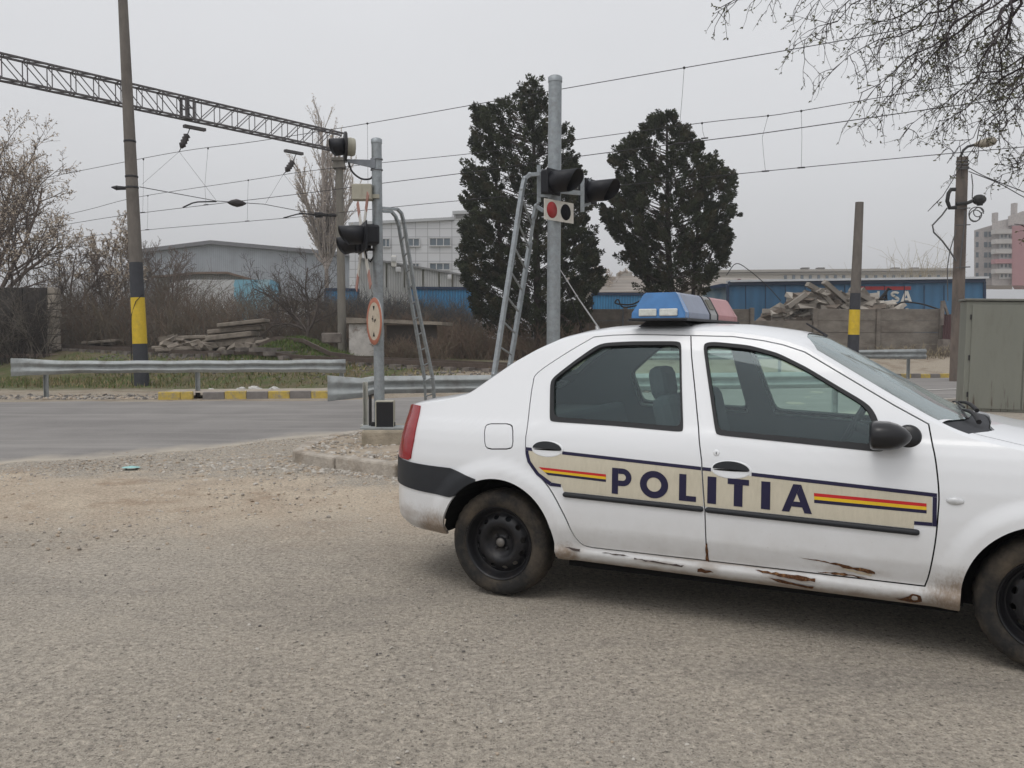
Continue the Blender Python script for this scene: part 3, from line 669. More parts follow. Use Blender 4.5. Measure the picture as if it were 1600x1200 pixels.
tregs=[('windscreen',WS),('cowl',COWL),('rear_window',RW),('hood',inset(HOOD,.0025)),('gap',inset(HOOD,-.0025)),('boot',inset(BOOT,.003)),('gap',inset(BOOT,-.003))]
for nm,po in tregs: cut(TB,po)
TB.faces.ensure_lookup_table()
cen=np.array([f.calc_center_median()[:2] for f in TB.faces]); tl=np.array(['body']*len(cen),dtype=object); done=np.zeros(len(cen),bool)
for nm,po in tregs:
    i=inside(ccw(po),cen)&~done; tl[i]=nm; done|=i
TPART={k:grab(TB,[TB.faces[i] for i in np.nonzero(tl==k)[0]]) for k in set(tl)}
def S2(k,off=0.,rd=.014): u,f=SPART[k]; return [(u,f,side,False,rd,off),(u,f,side,True,rd,off)]
def S1(k,mir,off=0.,rd=.014): u,f=SPART[k]; return [(u,f,side,mir,rd,off)]
def T2(k,off=0.,rd=.0): u,f=TPART[k]; return [(u,f,top,False,rd,off),(u,f,top,True,rd,off)]
body=bent('body',S2('body',0,.018)+T2('body',0,0.),PAINT,car)
bent('hood',T2('hood',.001,.012),PAINT,car); bent('boot_lid',T2('boot',.001,.012),PAINT,car)
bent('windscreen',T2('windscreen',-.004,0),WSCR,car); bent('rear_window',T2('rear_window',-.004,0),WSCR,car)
bent('cowl_grille',T2('cowl',-.012,.0),TRIMD,car)
rb=bent('rear_bumper',S2('rear_bumper',.003,.02),PAINT,car); bent('rub_strip',S2('strip',.010,.022),PLAST,rb)
bent('front_bumper',S2('front_bumper',.004,.02),PAINT,car)
REDL=mat('red lamp lens',(.27,.006,.010),.16,var=.15,scale=30,spec=.5,coat=.25)
CLRL=mat('clear lamp lens',(.55,.56,.57),.12,var=.2,scale=30,spec=.6,coat=.6)
for mir in (False,True):
    bent('tail_lamp',S1('tail_lamp',mir,.007,.03),REDL,car)
    bent('headlight',S1('headlight',mir,.003,.03),CLRL,car)
bent('fuel_flap',S1('fuel_in',False,.001,.012),PAINT,car)
DOORS={}
for mir in (False,True):
    for nm,d,g,f in (('rear_door','rdoor','rglass','rframe'),('front_door','fdoor','fglass','fframe')):
        o=bent(nm,S1(d,mir,.0015,.020),PAINT,car); DOORS[nm,mir]=o
        bent('window',[(u_,f_,side_glass,m_,r_,o_) for u_,f_,_,m_,r_,o_ in S1(g,mir,-.012,0)],GLASS,o); bent('window_seal',S1(f,mir,.006,.022),RUBB,o)
# inner faces: trim panels a little inside the skin
def trim_piece(k,fn,P,off,cond=None):
    out=[]; u,f=P[k]
    ff=[q for q in f if cond is None or cond(u[q].mean(0))]
    used=sorted({i for q in ff for i in q}); ix={v:i for i,v in enumerate(used)}
    if ff: u2=u[used]; f2=[[ix[i] for i in q] for q in ff]; out=[(u2,f2,fn,False,0,off),(u2,f2,fn,True,0,off)]
    return out
cab=lambda c:-.35<c[0]<2.35 and c[1]>.30
ps=[]
for k in ('body','rdoor','fdoor','gap'): ps+=trim_piece(k,side,SPART,-.032,cab)
bent('interior_trim',ps+trim_piece('body',top,TPART,-.03,lambda c:-.2<c[0]<2.30),TRIM,car)
# dark liner right behind the shut lines
ps=[]
for k in ('gap','gapf'): ps+=[(SPART[k][0],SPART[k][1],side,False,0,-.016),(SPART[k][0],SPART[k][1],side,True,0,-.016)]
bent('door_seal',ps+T2('gap',-.014,0),UNDER,car)
# ---- things laid on the flank (decals, mouldings, rust)
def patch(poly,off,step_=.04,rd=0.):
    poly=CVP(poly)
    bm=bmesh.new(); vs=[bm.verts.new((x,y,0)) for x,y in ccw(poly)]; bm.faces.new(vs)
    xs=[p[0] for p in poly]; ys=[p[1] for p in poly]
    for a0,a1,nx,ny in ((min(xs),max(xs),1,0),(min(ys),max(ys),0,1)):
        k=math.floor(a0/step_)+1
        while k*step_<a1:
            bmesh.ops.bisect_plane(bm,geom=bm.verts[:]+bm.edges[:]+bm.faces[:],dist=1e-6,plane_co=(k*step_*nx,k*step_*ny,0),plane_no=(nx,ny,0)); k+=1
    bmesh.ops.triangulate(bm,faces=[f for f in bm.faces if len(f.verts)>4])
    u,f=grab(bm,bm.faces[:]); bm.free(); return (u,f,side,False,rd,off)
def splitB(poly):
    """the two pieces of an outline either side of the shut line between the doors"""
    bm=bmesh.new(); bm.faces.new([bm.verts.new((x,y,0)) for x,y in ccw(poly)])
    fr_=[(a-.003,z) for a,z in BS]; out=[]
    return poly
NAVY=mat('navy decal vinyl',(.013,.011,.043),.5,var=.12,scale=20)
BEIGE=mat('faded beige decal vinyl',(.55,.505,.40),.5,var=.06,scale=40,stretch=(2,1,.5),col2=(.49,.45,.35),mask=(.50,.75),mscale=9)
DRED=mat('red decal vinyl',(.50,.018,.022),.5,var=.06,scale=20); DYEL=mat('yellow decal vinyl',(.72,.47,.02),.5,var=.06,scale=20)
RD,FD=DOORS['rear_door',False],DOORS['front_door',False]
ZT=lambda a:.869+(a-.191)*(-.096/1.979)         # upper edge of the band
ZM=lambda a:.643+(a-.411)*(-.039/1.693)         # top of the rub moulding
bs=lambda z:float(np.interp(z,[p[1] for p in BS],[p[0] for p in BS]))
def quadrow(a0,a1,f0,f1,n=8): return [(a0+(a1-a0)*i/n,f0(a0+(a1-a0)*i/n)) for i in range(n+1)]+[(a1-(a1-a0)*i/n,f1(a1-(a1-a0)*i/n)) for i in range(n+1)]
HC=[(.315,.866,.085,.040),(1.282,.819,.090,.041)]
bw=.017
band_r=[(.203,ZT(.20)-bw)]+[(a,ZT(a)-bw) for a in np.linspace(.3,1.1,8)]+[(bs(.80)-.004,ZT(1.14)-bw),(bs(.64)-.004,ZM(1.15)+.002)]+[(a,ZM(a)+.002) for a in np.linspace(1.1,.415,8)]+[(.40,.683),(.345,.690),(.272,.735),(.222,.795),(.207,.84)]
band_f=[(bs(.80)+.004,ZT(1.14)-bw)]+[(a,ZT(a)-bw) for a in np.linspace(1.2,2.15,9)]+[(2.154,.642),(2.082,.642),(2.082,ZM(2.08)+.002)]+[(a,ZM(a)+.002) for a in np.linspace(2.05,1.2,8)]+[(bs(.64)+.004,ZM(1.16)+.002)]
bent('decal_band',[patch(band_r,.0030)],BEIGE,RD); bent('decal_band',[patch(band_f,.0030)],BEIGE,FD)
bord_r=[patch(quadrow(.19,.229,lambda a:ZT(a)-bw+.0,lambda a:ZT(a)),.0042),patch(quadrow(.402,bs(.82)-.004,lambda a:ZT(a)-bw,lambda a:ZT(a)),.0042),
 patch([(.190,.851),(.206,.851),(.207,.838),(.222,.795),(.272,.735),(.345,.690),(.334,.670),(.256,.724),(.203,.790),(.190,.835)],.0042),patch([(.334,.669),(.400,.667),(.400,.683),(.345,.688)],.0044)]
bent('decal_border',bord_r,NAVY,RD)
bord_f=[patch(quadrow(bs(.82)+.004,1.185,lambda a:ZT(a)-bw,lambda a:ZT(a)),.0042),patch(quadrow(1.379,2.171,lambda a:ZT(a)-bw,lambda a:ZT(a)),.0042),
 patch([(2.154,ZT(2.154)-bw-.0005),(2.171,ZT(2.171)-bw-.0005),(2.171,.625),(2.154,.625)],.0042),patch([(2.082,.625),(2.1535,.625),(2.1535,.641),(2.082,.641)],.0042)]
bent('decal_border',bord_f,NAVY,FD)
def stripes(p00,p10,p11,p01,par,slant=0):
    """three flag stripes in the quad p00 (upper left) p10 (upper right) p11 p01"""
    L_=lambda a,b,t:(a[0]+(b[0]-a[0])*t,a[1]+(b[1]-a[1])*t)
    for k,m in enumerate((DRED,DYEL,NAVY)):
        t0,t1=k/3+.004,(k+1)/3-.004
        bent('flag_stripe',[patch([L_(p00,p01,t0),L_(p10,p11,t0),L_(p10,p11,t1),L_(p00,p01,t1)],.0042)],m,par)
stripes((.270,.767),(.648,.753),(.649,.713),(.325,.727),RD); stripes((1.662,.735),(2.130,.725),(2.131,.680),(1.664,.688),FD)
# lettering P O L I T I A, unit box mapped on the band
def lettering():
    zt=lambda a:.790-(a-.68)*.0222; zbt=lambda a:.656-(a-.68)*.0222
    def G(a0,a1,polys,par,nm='decal_letter'):
        mp=lambda x,y:(a0+(a1-a0)*x, zbt(a0+(a1-a0)*x)+(zt(a0+(a1-a0)*x)-zbt(a0+(a1-a0)*x))*y)
        return bent(nm,[patch([mp(x,y) for x,y in p],.0048,.03) for p in polys],NAVY,par)
    def ringq(cx,cy,ro,roy,ri,riy,t0,t1,n):
        o=[]
        for i in range(n):
            a,b=t0+(t1-t0)*i/n,t0+(t1-t0)*(i+1)/n
            o.append([(cx+ro*math.cos(a),cy+roy*math.sin(a)),(cx+ro*math.cos(b),cy+roy*math.sin(b)),(cx+ri*math.cos(b),cy+riy*math.sin(b)),(cx+ri*math.cos(a),cy+riy*math.sin(a))])
        return o
    P=[[(0,0),(.30,0),(.30,1),(0,1)],[(.30,1),(.30,.80),(.55,.80),(.55,1)],[(.30,.42),(.30,.22),(.55,.22),(.55,.42)]]
    P=[[(0,0),(.32,0),(.32,1),(0,1)],[(.322,1),(.322,.79),(.55,.79),(.55,1)],[(.322,.53),(.322,.32),(.55,.32),(.55,.53)]]+ringq(.55,.66,.45,.34,.16,.13,-math.pi/2,math.pi/2,12)
    G(.681,.785,P,RD)
    G(.829,.975,ringq(.5,.5,.5,.52,.255,.27,0,2*math.pi,28),RD)
    G(1.030,1.115,[[(0,0),(.42,0),(.42,1),(0,1)],[(.422,0),(1,0),(1,.2),(.422,.2)]],RD)
    G(1.170,1.213,[[(0,0),(1,0),(1,1),(0,1)]],FD)
    G(1.267,1.368,[[(0,.79),(1,.79),(1,1),(0,1)],[(.30,0),(.71,0),(.71,.788),(.30,.788)]],FD)
    G(1.425,1.467,[[(0,0),(1,0),(1,1),(0,1)]],FD)
    G(1.520,1.655,[[(0,0),(.25,0),(.615,1),(.37,1)],[(.752,0),(1,0),(.632,1),(.617,1),(.497,.67)],[(.322,.2),(.678,.2),(.61,.385),(.39,.385)]],FD)
lettering()
# rub mouldings
def tubepatch(a0,a1,f,r,name,par,m=PLAST):
    b=MB(); pts=[]
    ts=[0,.004,.012]+list(np.linspace(.03,(a1-a0)-.03,22))+[(a1-a0)-.012,(a1-a0)-.004,a1-a0]
    for a in [a0+q for q in ts]:
        p,_=side(*cv(a,f(a)),.004); pts.append((p[0],-p[1],p[2]))
    k=len(pts); rad=[r*(.45 if i in(0,k-1) else (.8 if i in (1,k-2) else 1)) for i in range(k)]
    b.tube(pts,rad,8); return b.build(name,m,par)
tubepatch(.412,bs(.63)-.005,lambda a:ZM(a)-.014,.0145,'rub_moulding',RD); tubepatch(bs(.62)+.005,2.105,lambda a:ZM(a)-.014,.0145,'rub_moulding',FD)
# door handles: black flap over a white scooped surround
for (a,z,ra,rz),par in zip(HC,(RD,FD)):
    rim=[]; n=36; V=[];Fs=[]
    def ell(s,off):
        o=[]
        for i in range(n):
            t=2*math.pi*i/n; p,nn=side(*cv(a+ra*s*math.cos(t),z+rz*s*math.sin(t)),off); o.append((p[0],-p[1],p[2]))
        return o
    b=MB(); R0=[ell(1.10,.0018),ell(1.05,.0045),ell(1.0,.005),ell(.90,.0048),ell(.5,.0046),ell(.05,.0046)]
    for q in R0: V+=q
    b.add(V,[(k*n+i,k*n+(i+1)%n,(k+1)*n+(i+1)%n,(k+1)*n+i) for k in range(5) for i in range(n)],True)
    h=b.build('handle_surround',PAINT,par)
    up=[(a+ra*.97*math.cos(t),z+rz*.97*math.sin(t)) for t in [math.pi*i/18 for i in range(19)]]
    up=[(x,max(y,z-.002)-.022*(x-a)/ra*.12) for x,y in up]
    bent('door_handle',[patch(up,.012,.02,.008)],PLAST,h)
    lo=[(a+ra*.93*math.cos(t),z-.004+rz*.10*math.sin(t)) for t in [2*math.pi*i/20 for i in range(20)]]
    bent('handle_recess',[patch(lo,.0065,.02,.003)],UNDER,h)
b=MB(); p,nn=side(*cv(1.209,.895),0.); p=Vector((p[0],-p[1],p[2])); b.lathe([(.001,.006),(.010,.006),(.016,.004),(.018,0)],p,(0,-1,0.1),20); lk=b.build('door_lock',PAINT,FD)
b=MB(); b.box(p+Vector((0,-.0065,0)),(.003,.002,.012)); b.build('keyhole',UNDER,lk)
p,nn=side(*cv(2.241,.744),0.); b=MB(); b.sphere((p[0],-p[1],p[2]),1,20,10,(.037,.012,.017)); b.build('side_repeater',CLRL,car)
# rust: holes and scabs along the sill and lower front door
RUSTP=mat('flaking rust',(.10,.042,.018),.95,var=.5,scale=60,bump=.8,bscale=90,col2=(.26,.14,.06),mask=(.5,.66),mscale=30)
FILL=mat('bare filler',(.50,.43,.32),.9,var=.2,scale=50)
CHIP=mat('chipped paint',(.07,.055,.05),.9,var=.4,scale=60)
def blobpoly(pts,seed,jit=.004):
    r=random.Random(seed); out=[]; n=len(pts)
    for i in range(n):
        a,c=pts[i],pts[(i+1)%n]; k=max(2,int(math.dist(a,c)/.018))
        for j in range(k):
            t=j/k; out.append((a[0]+(c[0]-a[0])*t+r.uniform(-1,1)*jit*.6,a[1]+(c[1]-a[1])*t+r.uniform(-1,1)*jit))
    return out
def pxs(o,s,pts): return [tuple(x) for x in pts]
for i,q in enumerate([
 [(1.60,.418),(1.68,.415),(1.80,.402),(1.93,.388),(1.93,.372),(1.90,.374),(1.80,.388),(1.73,.404),(1.66,.411)],
 [(1.68,.349),(1.80,.349),(1.88,.347),(1.93,.345),(1.88,.352),(1.80,.362),(1.74,.356)]]): bent('rust_patch',[patch(blobpoly(q,i),.0040,.05)],RUSTP,FD)
bent('bare_patch',[patch(blobpoly([(1.80,.386),(1.92,.371),(1.915,.360),(1.87,.362),(1.82,.374),(1.78,.386)],9,.003),.0032,.05)],FILL,FD)
for i,q in enumerate([
 [(1.40,.324),(1.50,.322),(1.60,.322),(1.68,.316),(1.68,.304),(1.60,.302),(1.50,.308)],
 [(1.47,.296),(1.54,.292),(1.60,.284),(1.67,.276),(1.67,.264),(1.60,.266),(1.53,.276)],
 [(1.125,.302),(1.19,.300),(1.205,.290),(1.18,.282),(1.125,.284)],
 [(2.02,.262),(2.06,.278),(2.09,.300),(2.125,.298),(2.13,.262),(2.08,.250)],
 [(1.162,.342),(1.182,.338),(1.172,.44),(1.166,.44)]]): bent('rust_patch',[patch(blobpoly(q,20+i),.0040,.05)],RUSTP,body)
for i,q in enumerate([
 [(.80,.316),(.90,.312),(1.0,.310),(1.06,.308),(1.05,.301),(.98,.302),(.88,.307),(.80,.310)],
 [(.42,.338),(.47,.330),(.50,.330),(.50,.318),(.46,.322)],[(.62,.326),(.70,.322),(.78,.322),(.72,.328)]]): bent('chipped_paint',[patch(blobpoly(q,40+i,.003),.0040,.05)],CHIP,body)
# ---- mirrors
def mirror(sg,par):
    p,_=side(*cv(2.057,1.012),0.); p=Vector((p[0],sg*p[1],p[2])); o=Vector((0,sg,0))
    b=MB(); b.lathe([(.001,.020),(.045,.020),(.056,.010),(.060,-.012)],p,(0,sg,.2),28); base=b.build('mirror_base',MIRR,par)
    c=p+Vector((-.085,sg*.10,.012)); b=MB(); M=Matrix.Rotation(R(-6)*sg,3,'Z')
    vs=[];K=10;n=24
    prof=[(-.074,.60),(-.070,.90),(-.058,.99),(-.03,1.0),(.01,.97),(.045,.84),(.075,.60),(.095,.33),(.105,.05)]
    for x,s in prof:
        for j in range(n):
            t=2*math.pi*j/n; cy,sz=math.cos(t),math.sin(t)
            y=abs(cy)**.75*math.copysign(1,cy)*.105*s; z=abs(sz)**.75*math.copysign(1,sz)*.066*s+.008*(1-s)
            vs.append(c+M@Vector((x,y,z-.012*(x>.02)*(1-s))))
    b.add(vs,[(i*n+j,i*n+(j+1)%n,(i+1)*n+(j+1)%n,(i+1)*n+j) for i in range(len(prof)-1) for j in range(n)],True)
    b.add(vs[:n],[list(range(n))],False); hs_=b.build('mirror_housing',MIRR,base)
    b=MB(); b.tube([p+Vector((-.01,sg*.005,-.004)),p+Vector((-.045,sg*.04,.0))],[.034,.036],12); b.build('mirror_arm',MIRR,base)
mirror(-1,FD); mirror(1,DOORS['front_door',True])
# ---- wheels
def rimprof(r): return float(np.interp(r,[0,.026,.03,.034,.058,.075,.092,.118,.150,.166,.176,.186,.196,.2065],[-.036,-.038,-.052,-.056,-.056,-.047,-.030,-.024,-.040,-.060,-.062,-.040,-.012,-.004]))
def wheel(x,sg,yo):
    t=thing('wheel',None,None); t.parent=car; t.location=(x,0,.305) if False else (x,0,.303)
    yo_=yo
    prof=[(.196,-.16),(.215,-.172),(.255,-.178),(.285,-.172),(.300,-.155),(.304,-.11),(.304,-.075),(.300,-.028),(.286,-.006),(.262,.004),(.236,.003),(.214,-.006),(.206,-.012)]
    b=MB(); n=96; vs=[]
    for k,(r,h) in enumerate(prof):
        for j in range(n):
            g=2*math.pi*j/n; rr=r-(.0055 if k in (3,4,5,6,7) and j%3==0 else 0)
            y=sg*(yo_+h); zz=rr*math.sin(g); zz=max(zz,-.2975-.004*0); vs.append((rr*math.cos(g),y,zz))
    b.add(vs,[(i*n+j,i*n+(j+1)%n,(i+1)*n+(j+1)%n,(i+1)*n+j) for i in range(len(prof)-1) for j in range(n)],True)
    b.build('tyre',TYRE,t)
    # steel disc with ventilation holes
    rs=[.002,.026,.030,.034,.045,.058,.066,.075,.084,.092,.105,.118,.134,.150,.166,.176,.186,.196,.2065]
    bm=bmesh.new(); n=72; g=[[bm.verts.new((r*math.cos(2*math.pi*j/n),r*math.sin(2*math.pi*j/n),0)) for j in range(n)] for r in rs]
    for i in range(len(rs)-1):
        for j in range(n): bm.faces.new((g[i][j],g[i][(j+1)%n],g[i+1][(j+1)%n],g[i+1][j]))
    holes=[]
    for k in range(12):
        a=2*math.pi*(k+.35)/12; c,s=math.cos(a),math.sin(a); h=[]
        for i in range(14):
            q=2*math.pi*i/14; u,v=.0125*math.cos(q),.0175*math.sin(q); h.append((c*(.1445+u)-s*v,s*(.1445+u)+c*v))
        holes.append(h); cut(bm,h)
    bm.faces.ensure_lookup_table(); cc=np.array([f.calc_center_median()[:2] for f in bm.faces]); kill=np.zeros(len(cc),bool)
    for h in holes: kill|=inside(ccw(h),cc)
    u,f=grab(bm,[bm.faces[i] for i in np.nonzero(~kill)[0]]); bm.free()
    def fn(a,bv,off):
        r=np.hypot(a,bv); y=np.array([rimprof(q) for q in r]); d=np.array([(rimprof(q+.002)-rimprof(max(q-.002,0)))/.004 for q in r])
        rr=np.maximum(r,1e-6); N_=np.stack([-d*a/rr,np.ones_like(a),-d*bv/rr],-1); N_/=np.linalg.norm(N_,axis=1)[:,None]
        return np.stack([a,yo_+y,bv],-1),N_
    rim=bent('rim',[(u,f,fn,sg>0,.006,0)],RIM,t)
    b=MB(); b.lathe([(.2065,-.004),(.209,-.008),(.2065,-.03),(.19,-.09),(.185,-.16)],(0,sg*yo_,0),(0,sg,0),64); b.build('rim_well',RIM,rim)
    b=MB(); b.lathe([(.001,-.026),(.020,-.027),(.026,-.034),(.027,-.05)],(0,sg*yo_,0),(0,sg,0),24); b.build('hub_cap',mat('dull hub metal',(.16,.15,.14),.5,.5,var=.2),rim)
    for k in range(4):
        a=2*math.pi*(k+.5)/4; c=(.046*math.cos(a),sg*(yo_-.056),.046*math.sin(a)); b=MB(); b.lathe([(.001,.014),(.007,.014),(.010,.010),(.011,0)],c,(0,sg,0),6,False); b.build('wheel_bolt',DKS,rim)
    b=MB(); b.lathe([(.001,-.12),(.13,-.12),(.13,-.14)],(0,sg*yo_,0),(0,sg,0),24); b.build('brake_disc',mat('brake steel',(.20,.19,.18),.6,.5,var=.3),t)
for sg in (-1,1):
    wheel(-.004,sg,.826); wheel(2.692,sg,.828)
# ---- underside and wheel wells
b=MB(); b.box((1.355,0,.27),(1.90,1.50,.12)); b.box((1.355,0,.19),(1.96,1.0,.10)); b.box((0,0,.30),(.9,1.0,.2)); b.box((2.7,0,.30),(.9,1.0,.22)); b.box((3.18,0,.40),(.24,1.1,.28)); b.box((-.52,0,.46),(.32,1.1,.22))
for cx,cz in ((.012,.330),(2.695,.315)):
    for sg in (-1,1):
        W=[]; m_=24
        for r_,h_ in ((.362,.012),(.366,.36),(.03,.36)):
            for i in range(m_+1): t_=-.35+(math.pi+.7)*i/m_; W.append((cx+r_*math.cos(t_),sg*(.845-h_),max(cz+r_*math.sin(t_),.345 if cx<1 and math.cos(t_)<0 else .262)))
        b.add(W,[(k*(m_+1)+i,k*(m_+1)+i+1,(k+1)*(m_+1)+i+1,(k+1)*(m_+1)+i) for k in range(2) for i in range(m_)],False)
b.build('underbody',UNDER,car)
# ---- interior
b=MB(); b.box((1.0,0,.42),(2.5,1.5,.04)); b.box((.24,0,.72),(.10,1.40,.62),Matrix.Rotation(R(-14),3,'Y'),bev=.04); b.box((.48,0,.56),(.56,1.36,.20),bev=.06); b.build('rear_bench',SEAT,car)
b=MB(); b.box((-.02,0,.985),(.40,1.20,.03)); b.build('parcel_shelf',TRIMD,car)
def seatm(y):
    b=MB(); b.box((1.18,y,.56),(.52,.48,.16),bev=.05); b.box((.93,y,.86),(.13,.46,.60),Matrix.Rotation(R(-14),3,'Y'),bev=.055); s=b.build('front_seat',SEAT,car)
    b=MB(); b.box((.815,y,1.215),(.10,.27,.19),Matrix.Rotation(R(-10),3,'Y'),bev=.048); b.cyl((.84,y-.06,1.08),(.825,y-.06,1.17),.006); b.cyl((.84,y+.06,1.08),(.825,y+.06,1.17),.006); b.build('headrest',SEAT,s)
seatm(-.36); seatm(.36)
b=MB(); b.box((2.14,0,.86),(.46,1.40,.22),bev=.06); b.box((2.02,.36,.98),(.22,.40,.08),bev=.03); b.build('dashboard',TRIMD,car)
b=MB(); a=R(62); c=Vector((1.76,.36,.95)); ex=Vector((0,1,0)); ey=Vector((math.cos(a),0,math.sin(a)))
b.tube([c+ex*(.18*math.cos(t))+ey*(.18*math.sin(t)) for t in [2*math.pi*i/28 for i in range(29)]],.015,8); b.cyl(c-ex*.17,c+ex*.17,.018); b.cyl(c,c+Vector((.3,0,-.10)),.03); b.build('steering_wheel',TRIMD,car)
# ---- wipers, aerials
def topat(a,y,off): p,_=top(np.array([a]),np.array([abs(y)]),off); return Vector((p[0][0],math.copysign(p[0][1],y) if y else 0,p[0][2]))
def wiper(a0,y0,a1,y1,ang):
    b=MB(); n=8; b.tube([topat(a0+(a1-a0)*i/n,y0+(y1-y0)*i/n,.016+.016*math.sin(math.pi*i/n)) for i in range(n+1)],[.013-.0007*i for i in range(n+1)],6)
    b.tube([topat(a1+(i-4)*.07*math.cos(ang),y1+(i-4)*.07*math.sin(ang),.010) for i in range(9)],.006,5); b.build('wiper',DKS,car)
wiper(2.40,-.50,2.33,-.18,R(94)); wiper(2.40,.12,2.31,.42,R(96))
b=MB(); p=topat(.285,0,0); b.lathe([(.032,0),(.030,.008),(.014,.022),(.010,.05)],p,(-.35,0,1),16); b.tube([p+Vector((0,0,.03)),p+Vector((-.14,0,.22)),p+Vector((-.265,0,.405))],[.006,.004,.0028],6); b.build('antenna',mat('aerial metal',(.35,.35,.35),.4,.7,var=.1),car)
b=MB(); p=topat(1.595,.40,0); b.cyl(p,p+Vector((-.02,0,.012)),.016,.012,10); b.tube([p+Vector((0,0,.01)),p+Vector((-.12,.01,.085))],[.008,.006],6); b.build('stub_antenna',DKS,car)
# ---- roof light bar
LB=Vector((.86,0,1.575)); lb=thing('light_bar',None,None); lb.parent=car; lb.location=LB; lb.rotation_euler=(0,0,R(-.5))
BLUE=mat('blue lamp lens',(.024,.15,.38),.16,var=.15,scale=12,spec=.6,coat=.5)
BLUG=mat('dusty grey blue panel',(.25,.28,.355),.45,var=.12,scale=10)
REDD=mat('dusty red lamp lens',(.42,.175,.18),.4,var=.15,scale=10,coat=.2)
WLEN=mat('clear work lamp',(.62,.64,.60),.15,var=.3,scale=25,spec=.6,coat=.5)
FRM=mat('grey lamp frame',(.30,.30,.30),.5,var=.15,scale=10)
def sect(y,k=1.): 
    # cross-section (x,z), front to back, k shrinks the top
    return [(-.150,y,.0),(-.150,y,.030),(-.140,y,.050),(-.098*k,y,.128),(-.085*k,y,.139),(.085*k,y,.139),(.098*k,y,.128),(.140,y,.050),(.150,y,.030),(.150,y,0)]
def lens(name,m,y0,y1,e0=False,e1=False):
    S=[sect(y0),sect(y1)]; n=10; b=MB()
    if e0: S=[[(x*(1 if z<.05 else .98),y0+max(z-.012,0)*.34,z) for x,_,z in sect(y0)]]+S[1:]
    if e1: S=S[:1]+[[(x*(1 if z<.05 else .98),y1-max(z-.012,0)*.34,z) for x,_,z in sect(y1)]]
    V=S[0]+S[1]; b.add(V,[(i,i+1,n+i+1,n+i) for i in range(n-1)],False); b.add(S[0],[list(range(n))],False); b.add(S[1],[list(range(n))[::-1]],False)
    return b.build(name,m,lb)
lens('blue_lens',BLUG,-.52,-.10); eb=lens('blue_end_lens',BLUE,-.60,-.524,True)
lens('center_panel',FRM,-.075,.075); lens('red_lens',REDD,.10,.53); lens('red_end_lens',REDD,.534,.60,False,True)
b=MB(); 
for y0,y1 in ((-.098,-.077),(.077,.098)):
    S=[[(x*1.02,y,z*1.02) for x,_,z in sect(0)] for y in (y0,y1)]; b.add(S[0]+S[1],[(i,i+1,11+i,10+i) for i in range(9)],False); b.add(S[0],[list(range(10))],False); b.add(S[1],[list(range(10))],False)
b.build('divider',PLAST,lb)
b=MB(); b.box((-.118,0,.085),(.004,.11,.06),Matrix.Rotation(R(0),3,'Y')); b.box((.121,0,.088),(.012,.10,.065),Matrix.Rotation(R(-28),3,'Y')); b.build('speaker_grille',mat('grille',(.16,.155,.13),.7,var=.3,scale=60),lb)
for x in (-.058,.058):
    b=MB(); b.box((x,-.600,.030),(.100,.012,.040),bev=.006); b.build('work_lamp',WLEN,eb)
b=MB(); b.box((0,0,-.008),(.325,1.225,.014),bev=.005); b.build('base_plate',PLAST,lb)
for y in (-.42,.42):
    b=MB()
    b.prism([(-.155,-.058),(.155,-.058),(.155,-.046),(.11,-.015),(-.11,-.015),(-.155,-.046)],((0,y+.05,0),(1,0,0),(0,0,1)),.10)
    fo=b.build('mounting_foot',PLAST,lb)
    b=MB(); b.box((.02,y-.053,-.051),(.08,.006,.011)); b.build('foot_label',mat('pale label',(.6,.6,.58),.6,var=.1),fo)
# ================================================================== LEVEL-CROSSING SIGNALS
WHTP=mat('off white enamel',(.60,.58,.53),.5,var=.12,scale=12,col2=(.42,.38,.32),mask=(.55,.75))
REDP=mat('red enamel',(.33,.030,.032),.5,var=.12,scale=15)
REDW=mat('worn orange red enamel',(.40,.145,.09),.6,var=.2,scale=20)
BEIP=mat('beige cabinet paint',(.37,.355,.29),.6,var=.12,scale=10,col2=(.26,.24,.20),mask=(.55,.75))
INKB=mat('black sign ink',(.012,.012,.016),.8,var=.1,spec=.15)
def frame_of(n):
    """(right, up) of a plate facing direction n"""
    n=Vector(n).normalized(); u=Vector((0,0,1)).cross(n).normalized(); return n,u,Vector((0,0,1))
def hood(mb,o,n,r,ln,drop=.0,seg=28):
    """signal visor: open cylinder whose lower lip is cut back"""
    n,u,v=frame_of(n); o=Vector(o); vs=[]
    for k,(rr,f) in enumerate(((r*.97,0),(r,0.02),(r,1.0),(r*.95,1.0),(r*.93,.03))):
        for j in range(seg):
            t=2*math.pi*j/seg; low=(1-math.sin(t))/2; L_=ln*f*(1-.45*low*low)
            vs.append(o+n*L_+u*(rr*math.cos(t))+v*(rr*math.sin(t)-drop*f*ln))
    mb.add(vs,[(k*seg+j,k*seg+(j+1)%seg,(k+1)*seg+(j+1)%seg,(k+1)*seg+j) for k in range(4) for j in range(seg)],True)
LENSR=mat('dark red signal lens',(.10,.008,.010),.15,var=.2,scale=30,coat=.4)
